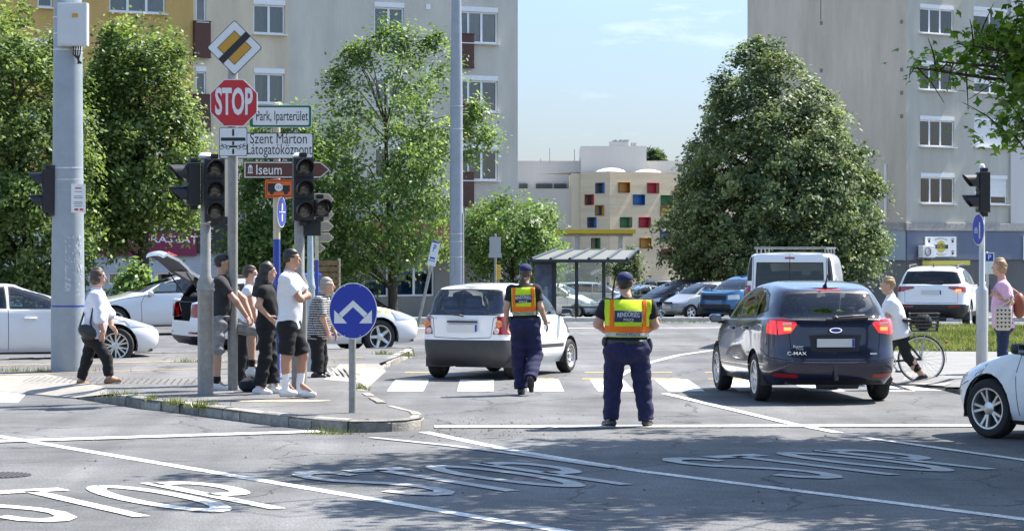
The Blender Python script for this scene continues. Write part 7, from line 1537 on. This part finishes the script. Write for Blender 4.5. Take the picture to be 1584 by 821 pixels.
# -- rucksack on the ground
t = thing('rucksack', 'dark rucksack lying on the pavement behind the woman in black', 'bag', (X_(392, 34.6), 34.6, KH))
S = SDF(); S.ell((0, 0, .1), (.14, .12, .12), .03, None, ((0, 0, -1), (0, 0, 0))); S.ell((-.1, -.04, .08), (.09, .09, .085), .04, None, ((0, 0, -1), (0, 0, 0))); S.build('bag_body', cloth('dark_nylon', (.018, .02, .03)), t, h=.012, wrinkle=.004)
q = MB(); q.tube([(-.02, -.12, .2), (.06, -.17, .16), (.1, -.15, .05), (.02, -.2, .02)], .014, 8); q.build('strap', M_SHOEB, t)
# -- bicycle
d = 38.6; bx = X_(1425, d); s_ = F / d
t = thing('bicycle', 'black city bicycle with a wire basket over its rear wheel, behind the dark blue car', 'bicycle', (bx, d, .03), R(180 - 4))
YZ = Matrix.Rotation(R(90), 4, 'X')
def bwheel(x):
    T = Matrix.Translation((x, 0, .35)) @ YZ; q = MB(); q.lathe([(.33, -.018), (.345, -.016), (.352, 0), (.345, .016), (.33, .018), (.328, 0), (.33, -.018)], 48, T=T); w_ = q.build('wheel', M_TYRE, t, smooth=50)
    q = MB(); q.lathe([(.312, -.012), (.33, -.013), (.33, .013), (.312, .012), (.312, -.012)], 48, T=T); q.lathe([(0, -.04), (.022, -.04), (.022, .04), (0, .04)], 14, T=T); q.build('rim', M_ALLOY, w_, smooth=50)
    q = MB()
    for k in range(28): a = 2 * math.pi * k / 28; q.tube([tuple(T @ Vector((.02 * math.cos(a + .9 * (-1) ** k), .02 * math.sin(a + .9 * (-1) ** k), .02 * (-1) ** k))), tuple(T @ Vector((.315 * math.cos(a), .315 * math.sin(a), 0)))], .0022, 4, caps=False)
    q.build('spokes', M_STEELW, w_)
    q = MB(); vs = []
    for k in range(22):
        a = R(-8 + 165 * k / 21) if x < .5 else R(25 + 120 * k / 21); vs += [(x - .368 * math.cos(a), -.024, .35 + .368 * math.sin(a)), (x - .374 * math.cos(a), 0, .35 + .374 * math.sin(a)), (x - .368 * math.cos(a), .024, .35 + .368 * math.sin(a))]
    q.add(vs, [(3 * k + j, 3 * k + 3 + j, 3 * k + 4 + j, 3 * k + 1 + j) for k in range(21) for j in (0, 1)]); q.build('mudguard', M_BLACK, t, smooth=60)
bwheel(0); bwheel(1.08)
q = MB(); bb_ = (.46, 0, .31)
for a, b in (((0, .05, .35), bb_), ((0, -.05, .35), bb_), ((0, .05, .35), (.34, 0, .75)), ((0, -.05, .35), (.34, 0, .75)), (bb_, (.32, 0, .86)), (bb_, (.9, 0, .72)), ((.38, 0, .62), (.9, 0, .78)), ((.88, 0, .84), (1.0, 0, .5)), ((1.0, .05, .52), (1.08, .05, .35)), ((1.0, -.05, .52), (1.08, -.05, .35))): q.tube([a, b], .016, 8)
q.build('frame', M_BLACK, t, smooth=50)
q = MB(); q.tube([(.88, 0, .84), (.85, 0, 1.0)], .014, 8); q.tube([(.7, -.27, 1.02), (.84, -.22, 1.04), (.87, 0, 1.02), (.84, .22, 1.04), (.7, .27, 1.02)], .012, 8); q.build('handlebar', M_CHROME, t, smooth=50)
S = SDF(); S.ell((.27, 0, .93), (.14, .09, .04), .02); S.cone((.3, 0, .92), (.45, 0, .93), .05, .025, .03); S.build('saddle', M_BLACK, t, h=.012); q = MB(); q.tube([(.32, 0, .84), (.3, 0, .93)], .013, 8); q.build('seat_post', M_CHROME, t)
q = MB(); q.lathe([(.07, -.004), (.085, -.004), (.085, .004), (.07, .004)], 24, T=Matrix.Translation(bb_) @ Matrix.Translation((0, .06, 0)) @ YZ); q.tube([(.46, .08, .31), (.36, .08, .18)], .012, 6); q.tube([(.46, -.08, .31), (.56, -.08, .44)], .012, 6); q.build('crank', M_STEELW, t)
for sx, yy, zz, xx in ((1, .14, .17, .35), (1, -.14, .45, .57)): q = MB(); q.box((xx, yy, zz), (.09, .09, .025)); q.build('pedal', M_BLACK, t)
q = MB(); q.box((-.02, 0, .755), (.36, .12, .014))
for sg in (1, -1): q.tube([(0, sg * .06, .36), (-.05, sg * .07, .75)], .006, 6); q.tube([(0, sg * .06, .36), (.1, sg * .07, .75)], .006, 6)
q.build('luggage_rack', M_STEELW, t)
q = MB(); x0, x1, y0, y1, z0, z1_ = -.23, .15, -.17, .17, .77, 1.03
for z_ in np.linspace(z0, z1_, 6): e = 1 + .12 * (z_ - z0) / (z1_ - z0); q.tube([(x0 * e, y0 * e, z_), (x1 * e, y0 * e, z_), (x1 * e, y1 * e, z_), (x0 * e, y1 * e, z_), (x0 * e, y0 * e, z_)], .005 if z_ < z1_ - .01 else .012, 5)
for k in range(9):
    x = x0 + (x1 - x0) * k / 8
    for y in (y0, y1): q.tube([(x, y, z0), (x * 1.12, y * 1.12, z1_)], .004, 4)
for k in range(8):
    y = y0 + (y1 - y0) * k / 7
    for x in (x0, x1): q.tube([(x, y, z0), (x * 1.12, y * 1.12, z1_)], .004, 4)
    q.tube([(x0, y, z0), (x1, y, z0)], .004, 4)
q.build('basket', M_BLACK, t)
S = SDF(); S.ell((-.03, 0, .9), (.13, .12, .13), .02); S.build('basket_load', cloth('black_bag_cloth', (.02, .02, .022)), t, h=.015, wrinkle=.004)
q = MB(); q.lathe([(.03, 0), (.026, .02), (0, .025)], 14, T=Matrix.Translation((-.36, 0, .6)) @ Matrix.Rotation(R(-90), 4, 'Y')); q.build('rear_reflector', M_RED, t)
# ------------------------------------------------------------------ trees
M_BARK = mat('bark', (.07, .055, .042), .95, var=.35, vs=9, bump=.6, bs=25)
LF_A = leaf_mat('linden_leaves', (.022, .055, .022), (.29, .36, .15), .32, .55); LF_B = leaf_mat('left_tree_leaves', (.04, .088, .02), (.31, .4, .13), .42, .5); LF_C = leaf_mat('light_green_leaves', (.045, .105, .024), (.3, .41, .13), .42, .5); LF_D = leaf_mat('maple_leaves', (.045, .12, .02), (.2, .34, .06), .5)
def tree(name, label, px, d, prof, n_cl, n_leaf, size, lm, seed, trunk_r=.18, depth=1., cl=(.42, .3), shell=.55, group=None, base=None, hollow=.0, limbs=26, up=.35, tone=0., strays=(), twig=.02, fleck=.0, gap=-1.0, thin=0.):
    """prof: list of (photo y, left px, right px): the silhouette of the crown at distance d"""
    r = np.random.default_rng(seed); s = F / d; zb_ = zg(d) if base is None else base; bx = X_(px, d)
    t = thing(name, label, 'tree', (bx, d, zb_), 0, group)
    P = sorted([(Z_(y, d) - zb_, X_(l_, d) - bx, X_(r_, d) - bx) for y, l_, r_ in prof]); zs = np.array([p[0] for p in P]); Ls = np.array([p[1] for p in P]); Rs = np.array([p[2] for p in P])
    area = np.maximum(.05, (Rs - Ls)) ** 2; zz = np.linspace(zs[0], zs[-1], 200); cdf = np.cumsum(np.interp(zz, zs, area) ** .75); cdf /= cdf[-1]
    z = np.interp(r.random(n_cl), cdf, zz); a = r.uniform(0, 2 * np.pi, n_cl); rad = np.maximum(r.random(n_cl) ** .5, hollow * r.random(n_cl)); rad = np.where(r.random(n_cl) < shell, r.uniform(.78, 1.0, n_cl), rad)
    bump = 1 + .1 * np.sin(a * 3 + z * 1.9 + seed) + .12 * np.sin(a * 6 - z * 3.3 + seed) + .1 * np.sin(a * 11 + z * 5.7); rad = rad * np.clip(bump, .66, 1.1) * .95
    l_, r_ = np.interp(z, zs, Ls), np.interp(z, zs, Rs); cx_ = (l_ + r_) / 2; rx = (r_ - l_) / 2
    Cc = np.stack([cx_ + rx * rad * np.cos(a), rx * depth * rad * np.sin(a), z], 1)
    gn = np.sin(Cc[:, 0] * 2.3 + seed) + np.sin(Cc[:, 1] * 2.1 + 1.3 * Cc[:, 2]) + np.sin(Cc[:, 2] * 3.1 - Cc[:, 0] * 1.7 + seed * 2); tz = (z - zs[0]) / (zs[-1] - zs[0])
    Cc = Cc[(gn > gap + r.normal(0, .35, n_cl)) & (r.random(n_cl) > thin * tz)]
    for (x, y, w_) in strays:
        k = 5; Cc = np.concatenate([Cc, np.stack([X_(x, d) - bx + r.normal(0, w_, k), r.normal(0, w_, k), Z_(y, d) - zb_ + r.normal(0, w_, k)], 1)])
    n_ = len(Cc); k = np.repeat(np.arange(n_), n_leaf); N = len(k); outw = Cc - np.array([cx_.mean(), 0, zs.mean()]); outw /= np.linalg.norm(outw, axis=1, keepdims=True) + 1e-6
    off = r.normal(0, 1, (N, 3)) * np.array([cl[0], cl[0], cl[1]]) * r.uniform(.45, 1.15, n_)[k][:, None]; off[:, 2] -= .35 * (off[:, 0] ** 2 + off[:, 1] ** 2) / cl[0] * .8; Q = Cc[k] + off
    nv = r.normal(0, 1, (N, 3)) * .5 + np.array([0, 0, up + .35]) + outw[k] * .55 + r.normal(0, .3, (n_, 3))[k]; nv /= np.linalg.norm(nv, axis=1, keepdims=True); tv = np.cross(nv, r.normal(0, 1, (N, 3))); tv /= np.linalg.norm(tv, axis=1, keepdims=True); bv = np.cross(nv, tv)
    sz = size * r.uniform(.45, 1.45, N)[:, None]; V = np.empty((N, 4, 3), np.float32); V[:, 0] = Q - tv * sz; V[:, 1] = Q + bv * sz * .62 - nv * sz * .12; V[:, 2] = Q + tv * sz - nv * sz * .25; V[:, 3] = Q - bv * sz * .62 - nv * sz * .12
    me = arr_mesh('crown', V.reshape(-1, 3), np.arange(4 * N).reshape(-1, 4), lm)
    tint = np.clip(r.beta(3, 4, N) * .5 + (r.beta(2, 2, n_)[k] - .4) * .75 + .06 + tone, 0, 1)
    if fleck: tint = np.where(r.random(N) < fleck * (.3 + 1.4 * (r.random(n_)[k] > .45)), np.clip(tint + .55, 0, 1), tint)
    me.attributes.new('tint', 'FLOAT', 'POINT').data.foreach_set('value', np.repeat(tint, 4).astype(np.float32)); link('crown', me, t)
    ztr = zs[0] + (zs[-1] - zs[0]) * .55; q = MB(); tx = float(np.interp(ztr, zs, (Ls + Rs) / 2)); pts = [(0, 0, -.1), (0, 0, .25), (.05 * tx, .02, ztr * .4), (.45 * tx, 0, ztr * .75), (.8 * tx, 0, ztr), (tx, 0, zs[0] + (zs[-1] - zs[0]) * .85)]
    q.tube(pts, [trunk_r * 1.35, trunk_r, trunk_r * .85, trunk_r * .65, trunk_r * .42, trunk_r * .08], 14); o = q.build('trunk', M_BARK, t, smooth=60)
    q = MB(); sel = r.choice(n_, min(limbs, n_), replace=False)
    for i in sel:
        c = Cc[i]; h0 = max(zs[0] * .55, min(ztr * 1.2, c[2] - .55 * math.hypot(c[0] - tx * .7, c[1]) - .2)); e = np.clip(h0 / max(ztr, .1), 0, 1.3); p0 = np.array([tx * min(1, e) ** 1.3 * .85, 0, h0]); m_ = (p0 + c) / 2 + np.array([0, 0, .12 * np.linalg.norm(c - p0)]) + r.normal(0, .08, 3)
        rb = trunk_r * (.36 - .2 * min(1, e)) ; q.tube([p0, p0 * .65 + m_ * .35, m_, m_ * .4 + c * .6, c], [rb, rb * .8, rb * .6, rb * .4, twig * .5], 7, caps=False)
    q.build('limbs', M_BARK, t, smooth=60); return t
LG = 'street trees before the apartment block'
tree('broadleaf_tree', 'large dense tree at the left edge behind the thick column', 45, 76, [(452, -10, 90), (430, -50, 125), (380, -95, 145), (300, -110, 150), (200, -105, 142), (110, -90, 130), (50, -60, 95), (16, -20, 50), (2, 10, 30)], 1150, 80, .07, LF_B, 11, .2, cl=(.32, .2), group=LG, tone=.03, fleck=.06)
tree('broadleaf_tree', 'large dense tree between the thick column and the sign post', 222, 79, [(388, 150, 190), (366, 140, 216), (342, 136, 300), (318, 128, 314), (270, 120, 312), (200, 122, 312), (140, 130, 292), (80, 140, 284), (42, 160, 262), (22, 200, 248)], 980, 80, .07, LF_B, 23, .2, cl=(.32, .2), group=LG, tone=.03, fleck=.06)
tree('light_green_tree', 'airy light green tree with upright shoots in front of the grey facade', 608, 84, [(472, 485, 555), (425, 482, 600), (396, 480, 690), (375, 480, 705), (300, 476, 708), (230, 480, 712), (170, 497, 715), (120, 535, 700), (80, 600, 690), (60, 625, 670)], 1000, 58, .07, LF_C, 31, .16, cl=(.3, .22), shell=.35, tone=.05, limbs=46, strays=[(577, 75, .15), (585, 55, .12), (560, 95, .15), (515, 115, .15), (530, 108, .12), (640, 62, .2), (622, 50, .15), (600, 48, .12), (735, 175, .2), (745, 205, .25), (730, 235, .2), (755, 210, .1), (720, 190, .2), (660, 75, .2), (690, 100, .2), (680, 55, .1), (548, 75, .1), (735, 160, .1), (548, 85, .12), (520, 130, .12)], fleck=.06, gap=-.7, thin=.7)
tree('light_green_tree', 'dense green tree behind the traffic lights and direction signs', 440, 82, [(440, 365, 500), (400, 358, 500), (350, 360, 500), (300, 366, 500), (240, 376, 500), (190, 395, 495), (162, 425, 485)], 430, 66, .075, LF_C, 37, .14, cl=(.3, .22), tone=-.08, fleck=.06)
tree('small_tree', 'small round tree in front of the pink shop sign, right of the lamp column', 792, 96, [(424, 745, 850), (400, 722, 872), (370, 716, 878), (335, 722, 866), (310, 742, 842), (297, 772, 812)], 380, 60, .075, LF_C, 43, .1, cl=(.32, .2), tone=-.02, fleck=.05, gap=-.7)
tree('linden_tree', 'huge blossoming linden tree standing alone in front of the right block', 1195, 114, [(426, 1070, 1340), (408, 1036, 1368), (375, 1024, 1374), (330, 1026, 1370), (280, 1048, 1356), (230, 1066, 1336), (180, 1086, 1308), (130, 1100, 1276), (95, 1120, 1238), (70, 1140, 1214), (57, 1160, 1192)], 2100, 78, .09, LF_A, 53, .3, cl=(.32, .17), shell=.62, tone=-.02, limbs=46, fleck=.1)
tree('young_tree', 'thin young tree with dark foliage behind the bus shelter', 947, 118, [(422, 930, 985), (405, 935, 990), (385, 940, 982), (372, 950, 968)], 80, 50, .085, LF_A, 61, .05, cl=(.3, .22), tone=-.1, limbs=10, twig=.015)
tree('pine_tree', 'distant pine crown rising above the school roof', 1010, 210, [(250, 1000, 1024), (240, 998, 1026), (232, 1002, 1018), (226, 1004, 1012)], 30, 30, .2, LF_A, 67, .12, cl=(.4, .12), tone=-.1, limbs=12)
tree('shrub', 'low shrub growing behind the silver saloon', 205, 68, [(452, 180, 232), (430, 182, 228), (412, 196, 216)], 46, 30, .08, LF_C, 71, .02, cl=(.2, .16), limbs=10, base=0)
# the maple at the right, only its lower branch tips reach into the picture; it shades the foreground
def maple():
    r = np.random.default_rng(77); bx, by = 7.9, 27.2; t = thing('maple_tree', 'maple reaching in at the upper right, its branches shading the foreground road', 'tree', (bx, by, KH))
    tips = []; q = MB()
    q.tube([(0, 0, -.1), (0, 0, .3), (-.05, .02, 2.2), (-.2, -.05, 4), (-.5, -.3, 6.2), (-.8, -.5, 8.4)], [.28, .2, .17, .15, .11, .04], 14); tr = q.build('trunk', M_BARK, t, smooth=60)
    q = MB()
    prim = []
    for i in range(92):
        z0 = r.uniform(2.6, 6.6); p0 = np.array([-.05 * z0, 0, z0]); a = r.uniform(0, 6.28); u_ = r.random() ** .45
        e = np.array([6.9 - bx + 4.9 * u_ * math.cos(a), 25.0 - by + 5.3 * u_ * math.sin(a), 6.9 + r.uniform(-2.0, 2.2) * math.sqrt(max(.1, 1 - u_ * u_)) + .2]); prim.append((p0, e))
    prim += [(np.array([-.2, 0, 3.2]), np.array([X_(1448, 27.6) - bx, +.2, Z_(98, 27.6) - KH])), (np.array([-.2, 0, 2.8]), np.array([X_(1500, 28) - bx, +.6, Z_(85, 28) - KH])), (np.array([-.2, 0, 3.0]), np.array([X_(1545, 28) - bx, +.6, Z_(215, 28) - KH])), (np.array([-.2, 0, 3.6]), np.array([X_(1540, 28.4) - bx, +.9, Z_(50, 28.4) - KH])), (np.array([-.2, 0, 2.9]), np.array([X_(1575, 28.2) - bx, +.8, Z_(150, 28.2) - KH])), (np.array([-.2, 0, 3.1]), np.array([X_(1416, 27.4) - bx, .3, Z_(104, 27.4) - KH])), (np.array([-.2, 0, 3.2]), np.array([X_(1470, 27.4) - bx, -.2, Z_(72, 27.4) - KH])), (np.array([-.2, 0, 2.6]), np.array([X_(1560, 28) - bx, .5, Z_(190, 28) - KH])), (np.array([-.2, 0, 2.6]), np.array([X_(1535, 27) - bx, .0, Z_(110, 27) - KH]))]
    for j, (p0, e) in enumerate(prim):
        m_ = (p0 + e) / 2 + np.array([0, 0, .25]) + r.normal(0, .1, 3); q.tube([p0, m_, e], [.05, .03, .008], 7, caps=False)
        for k in range(12 if j < 92 else 16):
            f = r.uniform(.45, 1.02); b0 = p0 + (e - p0) * f + np.array([0, 0, .5 * f * (1 - f)]); sp = .5 if j < 92 else .3; tip = b0 + r.normal(0, sp, 3) * np.array([1, 1, .6]); q.tube([b0, (b0 + tip) / 2 + np.array([0, 0, .04]), tip], [.012, .008, .003], 5, caps=False); tips.append(tip)
    q.build('limbs', M_BARK, t, smooth=60)
    tips = np.array(tips)
    # leave the view open: drop tips that would hang into the picture below or left of where the photograph shows leaves
    w_ = tips + np.array([bx, by, KH]); sx = CX + w_[:, 0] / w_[:, 1] * F; sy = HY - (w_[:, 2] - EYE) / w_[:, 1] * F
    A_ = (sx > 1408) & (sy < 122) & (sy > 92 - (sx - 1408) * .32); B_ = (sx > 1528) & (sy > 122) & (sy < 236) & (sx > 1600 - (sy - 122) * .9); C_ = (sx > 1492) & (sy > 34) & (sy < 84)
    keep = (sy < -22) | (sx > 1600) | ((A_ | B_ | C_) & (r.random(len(sx)) < .5))
    tips = tips[keep]; n_ = len(tips); nl = 64; k = np.repeat(np.arange(n_), nl); N = len(k); Q = tips[k] + r.normal(0, 1, (N, 3)) * np.array([.2, .2, .1]); sxq = None
    nv = r.normal(0, .55, (N, 3)) + np.array([0, 0, .9]); nv /= np.linalg.norm(nv, axis=1, keepdims=True); tv = np.cross(nv, r.normal(0, 1, (N, 3))); tv /= np.linalg.norm(tv, axis=1, keepdims=True); bv = np.cross(nv, tv); sz = (np.where((sy[keep][k] > -22) & (sx[keep][k] < 1600), .058, .085) * r.uniform(.6, 1.2, N))[:, None]
    V = np.empty((N, 8, 3), np.float32)                # a lobed leaf
    for i, (a_, b_) in enumerate(((-1, 0), (-.35, .42), (-.1, .95), (.25, .4), (1, 0), (.25, -.4), (-.1, -.95), (-.35, -.42))): V[:, i] = Q + tv * sz * a_ + bv * sz * b_ - nv * sz * .3 * (a_ * a_ + b_ * b_)
    me = arr_mesh('crown', V.reshape(-1, 3), np.arange(8 * N).reshape(-1, 8), LF_D); me.attributes.new('tint', 'FLOAT', 'POINT').data.foreach_set('value', np.repeat(np.clip(r.beta(2, 2, N), 0, 1), 8).astype(np.float32)); link('crown', me, t)
maple()
